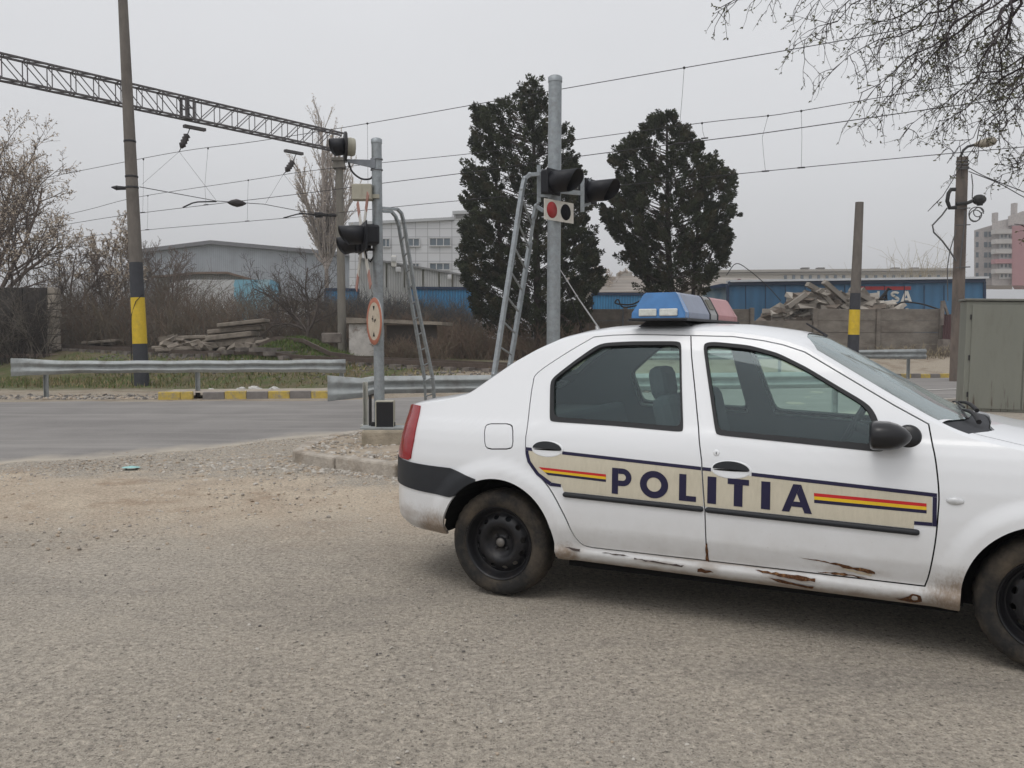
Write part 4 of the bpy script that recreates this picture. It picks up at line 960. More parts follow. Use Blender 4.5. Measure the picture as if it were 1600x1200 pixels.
def ladder(rails_,name,lab,sec=.038,rung=9,n0=.06):
    b=MB()
    for r_ in rails_:
        for p,q in zip(r_,r_[1:]): b.bar(p,q,sec,sec*.8)
        for p in r_[1:-1]: b.sphere(p,sec*.62,8,6)
    t=None
    A,B=rails_; 
    def along(r_,f):
        d=[0]; 
        for p,q in zip(r_,r_[1:]): d.append(d[-1]+(Vector(q)-Vector(p)).length)
        x=f*d[-1]
        for i in range(len(d)-1):
            if x<=d[i+1]: return Vector(r_[i]).lerp(Vector(r_[i+1]),(x-d[i])/(d[i+1]-d[i]))
        return Vector(r_[-1])
    o=b.build(name,GALV); 
    for i in range(rung):
        f=n0+(1-n0)*(i+.3)/rung; k=MB(); k.cyl(along(A,f),along(B,f),.011,n=8); k.build('rung',GALV,o)
    return o
GALVA=mat('darker dull steel',(.20,.215,.235),.55,.4,var=.2,scale=9)  # darker tone of the dull steel, for the bracket arm
def smooth_pts(P): return spline([tuple(p) for p in P],5)
# --- signal on the island, seen from the side, lamps facing left
sp=at(593,668,9.6*K); PX,PY=sp.x,9.6*K
sig=thing('railway_signal','slim galvanised signal post on a concrete block with black lamps facing left','signal',(PX,PY,.13))
def loc(o): o.location=(-PX,-PY,-.13); return o
ztop=at(592,218,PY).z
b=MB(); b.tube([(PX,PY,.33),(PX,PY,.9),(PX-.012,PY,ztop)],[.070,.068,.066],24); b.lathe([(.072,0),(.072,.05),(.05,.066),(.001,.07)],(PX-.012,PY,ztop-.05),(0,0,1),24); b.lathe([(.13,0),(.13,.02),(.075,.03)],(PX,PY,.33),(0,0,1),20); loc(b.build('post',GALV,sig))
NL_=(-.955,-.295,0)
def lamp(o,n,r,ln,par,deep,housing,two=False,boards=True):
    n_,u,v=frame_of(n); o=Vector(o)
    b=MB(); hood(b,o,n,r,ln,.04); h=loc(b.build('lamp_hood',BLK,par))
    b=MB(); b.lathe([(.001,.015),(r*.6,.010),(r*.9,0)],o+n_*.01,n_,24); lo_=loc(b.build('lens',LENSR,par))
    b=MB(); M=Matrix((n_,u,v)).transposed(); b.box(o-n_*deep/2,(deep,r*2.02,r*2.1),M,bev=.03); loc(b.build('lamp_housing',housing,par))
# lower head (two lamps one behind the other)
zc=at(560,373,PY).z; hx=Vector((at(566,373,PY).x,PY-.10,zc))
n_,u_,v_=frame_of(NL_)
lamp(hx+u_*.16+Vector((0,0,.02)),NL_,.118,.30,sig,.20,BLK); lamp(hx-u_*.20+Vector((-.05,0,-.05)),(-.94,-.295,-.16),.118,.24,sig,.20,BLK)
b=MB(); b.box(hx-n_*.02,(.016,.78,.36),Matrix((n_,u_,v_)).transposed(),bev=.006); loc(b.build('backing_board',BLK,sig))
b=MB(); 
for dz in (.16,.02,-.15): b.bar(hx+Vector((.03,0,dz)),(PX,PY,zc+dz+.01),.05,.03)
b.tube([hx+Vector((.05,.02,-.16)),hx+Vector((.07,.02,-.26)),(PX-.10,PY-.02,zc-.30),(PX-.05,PY-.03,zc-.22),(PX-.04,PY-.02,zc-.12)],.011,8); loc(b.build('bracket',DKS,sig))
# upper lamp on a tapering arm with round backing and beige case behind
c=Vector((at(537,230,PY).x,PY,at(537,229,PY).z))
b=MB(); hood(b,c,NL_,.108,.185,.10); loc(b.build('lamp_hood',BLK,sig))
b=MB(); b.lathe([(.001,.012),(.19,.012),(.19,-.012),(.001,-.012)],c-n_*.02,n_,36); loc(b.build('backing_disc',DKS,sig))
b=MB(); b.lathe([(.001,.012),(.06,.010),(.10,0)],c+n_*.004,n_,24); loc(b.build('lens',LENSR,sig))
b=MB(); b.lathe([(.115,-.03),(.115,-.125),(.10,-.145),(.001,-.15)],c,n_,28); b.lathe([(.119,-.085),(.121,-.09),(.119,-.095)],c,n_,28); loc(b.build('lamp_case',BEIP,sig))
az=at(592,257,PY).z
b=MB(); e0=Vector((c.x+.02,PY,az+.055)); e1=Vector((PX,PY,az+.01))
b.prism([(e0.x,e0.z-.02),(e0.x+.18,e0.z-.06),(e1.x-.06,e1.z-.055),(e1.x,e1.z-.055),(e1.x,e1.z+.045),(e0.x,e0.z+.01)],((0,PY+.02,0),(1,0,0),(0,0,1)),.04)
for dz in (.065,-.07): b.lathe([(.074,-.008),(.080,-.008),(.080,.008),(.074,.008)],(PX-.012,PY,az+dz),(0,0,1),20)
b.box((PX-.05,PY,az),(.06,.17,.12))
loc(b.build('bracket_arm',GALVA,sig))
b=MB(); b.tube([Vector(q) for q in smooth_pts([e0+Vector((.04,0,-.03)),e0+Vector((.09,0,-.15)),e0+Vector((.20,0,-.235)),e0+Vector((.31,0,-.24)),(PX-.06,PY-.02,az-.15)])],.012,8); loc(b.build('cable',DKS,sig))
zb_=at(568,302,PY).z; b=MB(); b.box((at(568,302,PY).x,PY-.06,zb_),(.245,.16,.20),bev=.012); b.box((at(568,302,PY).x,PY-.06,zb_-.085),(.255,.17,.03),bev=.006); b.box((at(553,302,PY).x,PY-.06,zb_),(.012,.13,.18)); b.box((at(568,302,PY).x,PY-.143,zb_+.02),(.004,.004,.15)); b.box((at(586,308,PY).x,PY-.07,zb_-.05),(.13,.03,.05)); loc(b.build('junction_box',BEIP,sig))
zl=at(595,645,PY).z; b=MB(); b.box((at(600.5,644,9.4*K).x,PY-.16,zl),(.235,.19,.345),bev=.008); jb=loc(b.build('equipment_box',BEIP,sig))
b=MB(); b.box((at(601.5,644,9.4*K).x,PY-.262,zl-.004),(.215,.012,.325),bev=.004); loc(b.build('box_door',mat('matt black door',(.012,.012,.014),.6,var=.15),sig))
b=MB(); b.cyl((at(580,650,9.6*K).x,PY-.08,.33),(at(580,620,9.6*K).x,PY-.08,.74),.02); 
for x in (582,606,614): b.box((at(x,667,9.45*K).x,PY-.15,.365),(.05,.06,.07),bev=.01)
b.tube([at(612,668,9.45*K),at(622,672,9.45*K),at(634,669,9.45*K),at(650,662,9.5*K)],.012,6); loc(b.build('base_fittings',DKS,sig))
# ladder with curved head
def P_(x,y,Y): return at(x,y,Y*K)
A=[P_(597,330,9.66),P_(612,331,9.75),P_(618,338,9.80),P_(623,352,9.85),P_(640,455,10.1),P_(663,590,10.35),P_(667,660,10.45)]
B=[P_(597,325,9.50),P_(621,327,9.56),P_(627,333,9.60),P_(631,347,9.64),P_(648,455,9.85),P_(676,590,10.1),P_(681,655,10.2)]
ladA=ladder([A,B],'ladder',None,.040,12,.16); ladA.parent=sig; loc(ladA)
for ch in ladA.children: pass
# round sign and crossbuck mounted on the post, both nearly edge-on
def disc_sign():
    c=at(585,502,PY-.13); n=Vector((-.89,-.455,0)).normalized(); n,u,v=frame_of(n); t=thing('round_sign','faded round sign with orange red rim, almost edge-on, on the slim signal post','sign',c)
    ce=Vector((0,0,0)); rr=.305
    b=MB(); b.lathe([(.001,-.012),(rr,-.012),(rr+.004,-.004),(rr,.004)],ce,n,48); b.build('sign_plate',GALVD,t)
    b=MB(); b.lathe([(rr,.004),(rr-.002,.007),(rr-.062,.007)],ce,n,48); b.build('sign_rim',REDW,t)
    b=MB(); b.lathe([(rr-.062,.006),(.001,.006)],ce,n,48); b.build('sign_face',mat('faded cream sign face',(.50,.43,.34),.6,var=.14,scale=18,col2=(.42,.36,.27),mask=(.5,.7)),t)
    f=lambda x,y: ce+u*x*.8+v*y*.8+n*.009
    b=MB()
    for s in (1,-1): b.add([f(-.05,s*.245),f(.05,s*.245),f(0,s*.165)],[(0,1,2)],False)
    for p in ([(-.10,.03),(-.03,.03),(-.03,.05),(-.10,.05)],[(-.06,-.005),(-.03,-.005),(-.03,.029),(-.06,.029)],[(-.06,.051),(-.03,.051),(-.03,.09),(-.06,.09)],[(.02,-.02),(.05,-.02),(.05,.03),(.02,.03)],[(.07,.0),(.10,.0),(.10,.04),(.07,.04)]): b.add([f(*q) for q in p],[(0,1,2,3)],False)
    b.build('sign_marks',INKB,t)
    b=MB(); b.bar((0,0,-.02)-0*n if False else Vector((0,0,0))-n*.012,Vector((PX,PY,c.z))-c,.03,.05); b.build('clamp',GALVD,t)
disc_sign()
def crossbuck():
    c=at(567,380,PY+.10); n,u,v=frame_of((-.93,-.37,0)); t=thing('crossbuck_sign','narrow red and white level crossing X, edge-on behind the lower left-facing lamps','sign',c)
    for s in (1,-1):
        d=(u*.54*s+v*.84).normalized(); w_=n.cross(d); Ln=.70; segs=6
        for k in range(segs):
            a=-Ln+2*Ln*k/segs; e=-Ln+2*Ln*(k+1)/segs
            if s<0 and k in (2,3): pass
            b=MB(); b.box(d*((a+e)/2)+n*(.012*s),(e-a-.002,.11,.010),Matrix((d,w_,n)).transposed())
            b.build('white_plank' if k%2 else 'red_plank_end',WHTP if k in(1,2,3,4) else mat('faded red plank paint',(.37,.20,.165),.7,var=.25,scale=14),t)
    b=MB(); b.bar((0,0,0),Vector((PX,PY,c.z))-c,.04,.04); b.build('clamp',GALVD,t)
crossbuck()
# concrete block and steel post
b=MB(); b.box((-1.37,PY+.02,.17),(1.06,.90,.30),bev=.035); solo(b,'concrete_block',mat('block concrete',(.33,.285,.22),.92,var=.25,scale=6,bump=.5,col2=(.22,.19,.14),mask=(.45,.62)),'low rough concrete block carrying the slim signal post on the traffic island','block')
b=MB(); b.box((-1.62,PY-.18,.335),(.62,.40,.022),Matrix.Rotation(.05,3,'Z')); solo(b,'base_plate',GALVD,'flat rusty steel plate lying on the concrete block under the slim signal post','plate')
stp=at(572,668,9.75*K); b=MB()
for dx,sx_,sy in ((-.026,.008,.06),(.026,.008,.06)): b.box((stp.x+dx,PY+.15,.60),(sx_,sy,.60))
b.box((stp.x,PY+.18,.60),(.052,.008,.60)); b.box((stp.x,PY+.15,.328),(.12,.12,.012)); solo(b,'steel_post',mat('pale zinc post',(.44,.44,.40),.6,.1,var=.18,scale=9),'short channel steel post standing on the block just left of the black box','post')
# --- signal behind the car, lamps facing right
QX,QY=at(865,500,8.6*K).x,8.6*K
sg2=thing('railway_signal','thick galvanised signal post behind the car with lamps facing right and a two-disc plate','signal',(QX,QY,0))
def loc2(o): o.location=(-QX,-QY,0); return o
zt=at(867,121,QY).z
b=MB(); b.tube([(QX-.01,QY,0.0),(QX,QY,2),(QX+.012,QY,zt)],[.080,.078,.076],28); b.lathe([(.082,0),(.082,.055),(.06,.072),(.001,.076)],(QX+.012,QY,zt-.055),(0,0,1),28); b.lathe([(.15,0),(.15,.025),(.08,.04)],(QX-.01,QY,0.13),(0,0,1),20); loc2(b.build('post',GALV,sg2))
NR2=Vector((.80,-.60,0)); n_,u_,v_=frame_of(NR2)
def lamp2(c,par):
    c=Vector(c); b=MB(); hood(b,c,NR2,.122,.34,.02); loc2(b.build('lamp_hood',BLK,par))
    b=MB(); b.lathe([(.001,.015),(.07,.010),(.112,0)],c+n_*.01,n_,24); loc2(b.build('lens',LENSR,par))
    b=MB(); M=Matrix((n_,u_,v_)).transposed(); b.box(c-n_*.06,(.13,.20,.27),M,bev=.02); b.box(c-n_*.008,(.02,.26,.29),M,bev=.008); loc2(b.build('lamp_housing',BLK,par))
c1=at(866,284,QY-.16); c2=at(924,299,QY+.22)
lamp2(c1,sg2); lamp2(c2,sg2)
b=MB()
for p,q,y0,y1,Y in ((842,842,258,316,QY-.05),(910,910,277,331,QY+.12)): b.bar(at(p,y0,Y),at(q,y1,Y),.045,.03,up=(0,1,0))
b.bar(at(842,268,QY-.05),at(860,266,QY-.14),.03,.03); b.bar(at(842,306,QY-.05),at(862,306,QY-.14),.03,.03); b.bar(at(842,296,QY-.05),at(910,302,QY+.12),.03,.05); b.bar(at(910,284,QY+.12),at(922,282,QY+.2),.03,.03); b.bar(at(910,322,QY+.12),at(922,318,QY+.2),.03,.03)
b.sphere(at(840.5,318,QY-.05),.02); loc2(b.build('bracket',GALV,sg2))
c=at(873.5,330,QY-.13); W_,H_=.535,.232; uu=Vector((.66,.75,0)).normalized(); nn=Vector((uu.y,-uu.x,0))
M=Matrix((uu,nn,Vector((0,0,1)))).transposed(); b=MB(); b.box(c,(W_,.008,H_),M); pl=loc2(b.build('disc_plate',WHTP,sg2))
for dx,m_,nm in ((-.135,REDP,'red_disc'),(.118,INKB,'black_disc')):
    b=MB(); b.lathe([(.092,.0),(.092,.003),(.001,.003)],c+uu*dx+nn*.0045,nn,40); b.build(nm,m_,pl)
b=MB(); b.lathe([(.078,-.02),(.084,-.02),(.084,.02),(.078,.02)],(QX+.003,QY,c.z+.02),(0,0,1),20); b.bar(c-nn*.005,(QX,QY,c.z),.05,.05); loc2(b.build('clamp',GALVD,sg2))
A=[P_(843,272,8.5),P_(828,273,8.5),P_(820,279,8.48),P_(816,296,8.45),P_(772,585,8.15),P_(757,690,8.05)]
B=[P_(850,330,8.62),P_(838,322,8.66),P_(834,340,8.68),P_(828,380,8.70),P_(797,570,8.55),P_(780,680,8.45)]
l2=ladder([A,B],'ladder',None,.050,10,.10); l2.parent=sg2; loc2(l2)
b=MB(); b.cyl((QX+.08,QY,at(876,420,QY).z),(QX+.9,QY+.2,0),.006,n=6); loc2(b.build('guy_wire',DKS,sg2))
# ================================================================== GUARD RAILS
def wprof():
    return [(0,-.155),(.012,-.150),(.03,-.115),(.075,-.085),(.075,-.065),(.03,-.035),(0,-.012),(0,.012),(.03,.035),(.075,.065),(.075,.085),(.03,.115),(.012,.150),(0,.155)]
def guard(name,lab,pts,posts,grp,flare=(0,0),front=(0,-1)):
    t=thing(name,lab,'guard rail',(*pts[0][:2],hz(*pts[0][:2])),group=grp); o=Vector(t.location)
    pr=wprof(); k=len(pr); vs=[]; P=[Vector(p) for p in pts]; n=len(P)
    for i,p in enumerate(P):
        d=(P[min(i+1,n-1)]-P[max(i-1,0)]); d.z=0; d.normalize(); f=Vector((d.y,-d.x,0))
        e=0
        if flare[0] and i<4: e=flare[0]*(1-i/4)
        if flare[1] and i>=n-4: e=flare[1]*(1-(n-1-i)/4)
        for q,z in pr: vs.append(p-o+f*(q*(1-.7*min(abs(e),1)))+Vector((0,0,z*(1+.45*min(abs(e),1)))))
    b=MB(); b.add(vs,[(i*k+j,(i+1)*k+j,(i+1)*k+j+1,i*k+j+1) for i in range(n-1) for j in range(k-1)],True)
    ob=b.build('rail_beam',GALVD,t,False); m=ob.modifiers.new('thickness','SOLIDIFY'); m.thickness=.005
    for x,y,zt_ in posts:
        z=hz(x,y); b=MB(); c=Vector((x,y,(z+zt_)/2-.05))-o
        b.box(c+Vector((0,.03,0)),(.10,.008,zt_-z+.1)); b.box(c+Vector((-.05,0,0)),(.008,.06,zt_-z+.1)); b.box(c+Vector((.05,0,0)),(.008,.06,zt_-z+.1)); b.build('post',GALVD,t)
    return t
def run(a,b,n,z0,z1=None,sag=.0):
    z1=z0 if z1 is None else z1
    return [(a[0]+(b[0]-a[0])*i/n,a[1]+(b[1]-a[1])*i/n,z0+(z1-z0)*i/n+sag*math.sin(i*1.7)) for i in range(n+1)]
pa,pb=at(17,574,18.2*K),at(540,573,19.2*K)
g1=guard('guard_rail','long dull steel guard rail on the left, passing in front of the tall striped pole',run((pa.x,18.2*K),(pb.x,19.2*K),22,pa.z,pb.z+.02,.008),[(at(72,600,18.5*K).x,18.5*K,pa.z-.05),(at(309,600,18.9*K).x,18.9*K,pa.z-.03),(at(534,600,19.3*K).x,19.3*K,pa.z-.03)],'guard rails along the road',(1,.35))
pa=at(515,606,12.9*K)
g2=guard('guard_rail','guard rail with a bent flattened end, just behind the slim signal post',run((pa.x,12.75*K),(-2.45,12.95*K),4,pa.z,pa.z-.0)[:-1]+run((-2.45,12.95*K),(6.6,14.1*K),26,.665,.70),[(at(594,620,13.1*K).x,13.0*K+.12,.70),(2.3,13.5*K+.12,.70),(6.2,14.05*K+.1,.72)],'guard rails along the road',(1,0))
pa,pb=at(1330,554,26.6*K),at(1447,553,27.6*K)
g3=guard('guard_rail','guard rail on the right, in front of the concrete fence beside the utility pole',run((4.5,24.9*K),(pb.x,27.6*K),16,pa.z,pb.z),[(at(1421,570,27.5*K).x,27.5*K+.1,pb.z),(9.5,26.1*K+.1,pb.z)],'guard rails along the road',(0,.5))
# ================================================================== POLES
POLEC=mat('grey concrete pole',(.165,.147,.130),.9,var=.22,scale=3,bump=.4,bscale=25,stretch=(1,1,.4),col2=(.12,.107,.095),mask=(.45,.65),mscale=2)
POLEP=mat('worn steel pole',(.20,.185,.16),.8,.1,var=.25,scale=5,stretch=(1,1,.3))
def bandpole(name,lab,base,top_,r0,r1,bands,ht,parts=()):
    """bands: list of (z0,z1,material index); tapered octagonal shaft"""
    t=thing(name,lab,'pole',base); b=MB(); d=Vector(top_)-Vector(base); zs=sorted({0.,ht}|{z for q in bands for z in q[:2]})
    for z0,z1 in zip(zs,zs[1:]):
        b.mi=0
        for q in bands:
            if q[0]<=z0+1e-6 and z1<=q[1]+1e-6: b.mi=q[2]
        rr=lambda z:r0+(r1-r0)*z/ht
        b.tube([d*(z0/ht),d*(z1/ht)],[rr(z0),rr(z1)],14,z1==ht)
    b.build('shaft',[POLEC,BLKP,YEL],t); return t
Y0=23.3*K; bx=at(222,603,Y0); zz=lambda py,Y=Y0:at(200,py,Y).z-bx.z
ht=14.2; tx=at(192,0,Y0); dx=(tx.x-bx.x)/(tx.z-bx.z)
pole1=bandpole('striped_pole','tall concrete pole with black and yellow bands in front of the overhead truss','' and 0 or (bx.x,Y0,bx.z-.1),(bx.x+dx*ht,Y0,bx.z-.1+ht),.235,.125,[(0,zz(537)+.1,1),(zz(537)+.1,zz(465)+.1,2),(zz(465)+.1,zz(410)+.1,1)],ht)
b=MB()
for py in (221,276,293): 
    z=zz(py)+.1; b.lathe([(.225-.0078*z,-.03),(.245-.0078*z,-.03),(.245-.0078*z,.03),(.225-.0078*z,.03)],Vector((dx*z,0,z)),(0,0,1),16)
z=zz(294)+.1; b.tube([(dx*z-.15,0,z),(dx*z-.45,-.05,z+.0)],[.05,.07],8); b.tube([(dx*z-.45,-.05,z),(dx*z-.62,-.06,z+.02)],[.08,.02],8)
b.tube([(-.27,-.12,.1),(-.255,-.16,1.0),(-.24,-.15,2.3),(-.05,-.235,2.75),(.16,-.15,3.0)],.012,5); b.build('clamp',DKS,pole1)
Y1=25.*K; bx=at(1334,556,Y1); bz=hz(bx.x,Y1); ht=at(1343,316,Y1).z-bz+.1; tx=at(1343,316,Y1)
zz2=lambda py:at(1334,py,Y1).z-bz+.1
bandpole('striped_pole','bare concrete stub pole with one yellow band in front of the rubble heap','' and 0 or (bx.x-.06,Y1,bz-.1),(tx.x,Y1,tx.z),.205,.135,[(0,zz2(523),1),(zz2(523),zz2(484),2),(zz2(484),zz2(458),1)],ht)
Y2=30.*K; bx=at(535,553,Y2); tx=at(530,250,Y2); bz=hz(bx.x,Y2)-.2
pole2=thing('truss_pole','weathered steel support pole under the right end of the lattice truss','pole',(bx.x,Y2,bz)); d=Vector((tx.x-bx.x,0,tx.z-bz))
b=MB(); b.tube([(0,0,0),d],[.178,.145],12); 
for q,w_ in ((1.0,.27),(.965,.25)): b.box(d*q,(w_*2,w_*2,.12))
b.box(d*.985,(.40,.40,.22)); b.build('shaft',POLEP,pole2)
b=MB(); pz=at(535,337,Y2).z-bz; b.tube([(-.05,0,pz),(-.75,0,pz+.03)],.06,8); b.tube([(-.75,0,pz+.03),(-1.05,0,pz+.04)],.11,8); b.tube([(-1.05,0,pz+.04),(-1.7,0,pz+.10)],.03,6); b.build('insulator_arm',DKS,pole2)
# lattice truss across the tracks
TRUSS=mat('dark weathered lattice steel',(.12,.112,.115),.75,.2,var=.3,scale=3)
def truss():
    a0=Vector((-15.25,21.9*K,0)); a1=Vector((-6.75,30.05*K,0)); d=a1-a0; d.normalize(); s=Vector((d.y,-d.x,0)); full=(a1-a0).length; start=-9.0
    t=thing('lattice_truss','long dark lattice steel portal truss spanning the railway at upper left','truss',tuple(a0+Vector((0,0,9.15)))); o=a0+Vector((0,0,9.15))
    zb0,zb1=9.13,9.0; H=.72; W=.36
    def pt(q,up,sd): 
        k=q/full; ht_=H*(1-.03*max(k,0)); tp=1.
        tp=1.
        return a0+d*q+s*(sd*W/2)+Vector((0,0,zb0+(zb1-zb0)*k+ht_*(1-tp)*.0+up*ht_*max(tp,.25)))-o
    b=MB(); n=int((full-start)/.70); qs=[start+(full-start)*i/n for i in range(n+1)]
    for up in (0,1):
        for sd in (-1,1):
            b=MB(); b.bar(pt(qs[0],up,sd),pt(qs[-2],up,sd),.058,.058); b.bar(pt(qs[-2],up,sd),pt(qs[-1],up,sd),.058,.058); b.build('chord',TRUSS,t)
    w_=MB(); half=(qs[0]+qs[-1])/2+4.2
    for i,(q,r) in enumerate(zip(qs,qs[1:])):
        for sd in (-1,1):
            w_.bar(pt(q,0,sd),pt(q,1,sd),.026,.024)
            if q<half: w_.bar(pt(q,1,sd),pt(r,0,sd),.026,.024)
            else: w_.bar(pt(q,0,sd),pt(r,1,sd),.026,.024)
        for up in (0,1): w_.bar(pt(q,up,-1),pt(r,up,1),.028,.025); w_.bar(pt(q,up,-1),pt(q,up,1),.03,.03)
    w_.build('lattice_bracing',TRUSS,t)
    j=MB()
    for k in (-.14,.14): 
        for sd in (-1,1): j.bar(pt(half+k,0,sd),pt(half+k,1,sd),.09,.06)
    j.bar(pt(half,0,-1),pt(half,0,1),.3,.06); j.bar(pt(half-.14,.5,-1),pt(half+.14,.5,-1),.05,.05); j.bar(pt(half-.14,.5,1),pt(half+.14,.5,1),.05,.05)
    j.build('joint_plate',TRUSS,t)
    for px,Y in ((304,26.1*K),(459,28.6*K)):
        j=MB(); p=at(px,200 if px<400 else 238,Y)-o; j.box(p,(.8,.16,.10),Matrix.Rotation(math.atan2(d.y,d.x),3,'Z')); j.build('hanger_plate',TRUSS,t)
truss()
# ================================================================== OVERHEAD LINES
WIRE=mat('dark wire',(.035,.033,.035),.6,.3,var=.1)
INS=mat('dark brown insulator',(.035,.028,.028),.35,var=.2)
LA=((10.1,14.5*K),(-6.7,23.8*K)); LB_=((12.6,18.1*K),(-16.,31.9*K))
def linew(px,pl): return [at_plane(x,y,*pl) for x,y in px]
def smoothw(P,n=5):
    P=[np.array(p) for p in P]; return [Vector(q) for q in spline([tuple(p) for p in P],n)] if False else [Vector(tuple(q)) for q in _cr(P,n)]
def _cr(P,n):
    out=[]; Q=[2*P[0]-P[1]]+P+[2*P[-1]-P[-2]]
    for i in range(1,len(Q)-2):
        a,b,c,d=Q[i-1],Q[i],Q[i+1],Q[i+2]
        for j in range(n):
            t=j/n; out.append(.5*((2*b)+(c-a)*t+(2*a-5*b+4*c-d)*t*t+(3*b-a-3*c+d)*t**3))
    out.append(P[-1]); return out
def over(lab,mess,cont,drops,pl):
    M_=linew(mess,pl); t=thing('overhead_line',lab,'wire',M_[0],group='railway overhead lines'); o=M_[0]
    b=MB(); b.tube([p-o for p in smoothw(M_)],.0105,5); b.build('messenger_wire',WIRE,t)
    b=MB(); b.tube([p-o for p in smoothw(linew(cont,pl))],.0105,5); b.build('contact_wire',WIRE,t)
    for q in drops:
        P=linew(q,pl); b=MB(); b.tube([p-o for p in P],.0045,4); b.sphere(P[0]-o,.035,6,4); b.tube([P[-1]-o+Vector((-.09,.04,0)),P[-1]-o+Vector((.09,-.04,0))],.022,5); b.build('dropper',WIRE,t)
    return t
over('nearer overhead line, its messenger wire the highest wire across the sky',
 [(60,280),(145,263),(280,237),(400,221),(574,193),(800,153),(890,137),(1069,106),(1250,75),(1420,44),(1640,2)],
 [(60,358),(150,343),(221,332.7),(346,317.6),(477,302),(600,286),(735,269),(900,245),(1097,220),(1200,207),(1450,171),(1640,146)],
 [[(224,249),(224,292),(223,332)],[(325,232),(320,290),(322,320)],[(574,193),(574.5,240),(575,289)],[(1069,106),(1066,150),(1062,195),(1061,224)]],LA)
over('farther overhead line, its contact wire the lowest long wire across the sky',
 [(60,346),(140,327),(218,307.5),(388,281.6),(477,268),(600,254),(745,239),(895,219),(1097,192),(1200,181),(1250,173.5),(1450,140),(1640,112)],
 [(60,378),(221,360),(387,345.8),(477,338),(640,321),(800,306),(925,294),(1155,271.5),(1250,262),(1450,243),(1640,226)],
 [[(231,306),(231,332),(230,359)],[(388,281.6),(387,310),(386.5,345.5)],[(745,239),(741,270),(740,311)],[(1097,192.5),(1098,205),(1101,216)],[(1200,181),(1191,215),(1193,240),(1196,267.5)],[(1252,173.5),(1253,215),(1252,262)]],LB_)
def span():
    p0=at(218,292,23.2*K); p1=at(338,314,26.2*K); p2=at(412,319,27.6*K); p3=at(470,330,28.8*K); p4=at(528,336,29.9*K); o=p0
    t=thing('cross_span_wire','cross wire with a dark insulator slung from the striped pole to the truss pole','wire',p0)
    b=MB(); b.tube([p-o for p in (p0,p1,p2)],.013,5); b.tube([p-o for p in (p2,p3,p4)],.013,5); b.build('span_wire',WIRE,t)
    a,c=at(356,316.5,26.6*K)-o,at(384,318,27.1*K)-o; b=MB(); b.tube([a,a.lerp(c,.2),a.lerp(c,.5),a.lerp(c,.8),c],[.03,.10,.15,.10,.03],8); b.build('insulator',INS,t)
    for q in ([(286,324),(300,317.5),(309,315.5),(338,314.8)],[(443,340.5),(465,334.5),(480,334),(512,335)]):
        b=MB(); b.tube([at(x,y,(26.2+(x-286)*.016)*K)-o for x,y in q],.028,6); b.build('registration_arm',DKS,t)
span()
def hanger(top_,ins0,ins1,low,Yt,va,vb,lab):
    Yt=Yt*K; p=at(*top_,Yt); t=thing('insulator_hanger',lab,'insulator',p,group='insulators hung from the truss'); o=p
    q0,q1,l=at(*ins0,Yt-.1)-o,at(*ins1,Yt-.25)-o,at_plane(*low,*(va[1]))-o
    b=MB(); b.tube([Vector((0,0,0)),q0],.016,5); b.tube([q1,l],.016,5); b.build('rod',DKS,t)
    b=MB(); n=9; b.tube([q0.lerp(q1,i/n) for i in range(n+1)],[.05 if i in (0,n) else (.13 if i%2 else .085) for i in range(n+1)],9); b.build('insulator',INS,t)
    for e in va[0]: b=MB(); b.tube([l,at_plane(*e,*va[1])-o],.006,4); b.build('stay_wire',WIRE,t)
hanger((297,200),(293,210),(283,231),(280,237),26.0,([(222,288),(337,312)],LA),None,'nearer dark insulator slanting down from the truss to the highest wire')
hanger((463,240),(458,252),(447,268),(443,272),28.6,([(415,318),(462,296)],LB_),None,'farther dark insulator slanting down from the truss beside the bare poplar')
# ================================================================== UTILITY POLE ON THE RIGHT
YU=26.*K; bx=at(1494,572,YU); tx=at(1504,246,YU); bz=hz(bx.x,YU)
up=thing('utility_pole','brown concrete utility pole with small street lamp, brackets and coiled cable','pole',(bx.x,YU,bz-.1)); o=Vector((bx.x,YU,bz-.1)); ax=(tx-o)
b=MB(); b.mi=0; M=Matrix.Rotation(-.5,3,'Z'); s0,s1=.205,.18
vs=[o*0+M@Vector((x*s0,y*s0,0)) for x,y in ((-1,-1),(1,-1),(1,1),(-1,1))]+[ax+M@Vector((x*s1,y*s1,0)) for x,y in ((-1,-1),(1,-1),(1,1),(-1,1))]
b.add(vs,[(0,1,5,4),(1,2,6,5),(2,3,7,6),(3,0,4,7),(4,5,6,7)],False); b.build('shaft',mat('brown concrete pole',(.155,.125,.105),.9,var=.25,scale=3,bump=.4,stretch=(1,1,.3),col2=(.10,.085,.075),mask=(.45,.6)),up)
U=lambda x,y,dy=0: at(x,y,YU+dy)-o
b=MB(); b.tube([U(1501,245),U(1505,235),U(1512,229),U(1524,226)],.045,8); b.build('lamp_arm',DKS,up)
b=MB(); a_,c_=U(1522,226.5),U(1557,219.5); b.tube([a_,a_.lerp(c_,.25),a_.lerp(c_,.6),a_.lerp(c_,.9),c_],[.05,.12,.17,.14,.05],10); b.build('street_lamp_head',mat('lamp head grey brown',(.26,.23,.18),.5,var=.2),up)
b=MB(); b.tube([U(1493,296,-.3),U(1486,296,-.3),U(1482,302,-.3),U(1480,314,-.3),U(1484,325,-.3),U(1494,324,-.3)],.07,8); b.tube([U(1494,319,-.3),U(1512,317,-.3),U(1524,312,-.3)],.06,8); b.sphere(U(1530,312,-.3),.20,10,8,(1.2,1,.9)); b.tube([U(1530,312,-.3),U(1541,310,-.3)],[.12,.02],8); b.tube([U(1531,314,-.3),U(1531,321,-.3)],[.12,.10],8); b.build('bracket',mat('black bracket',(.02,.02,.02),.6,var=.2),up)
b=MB()
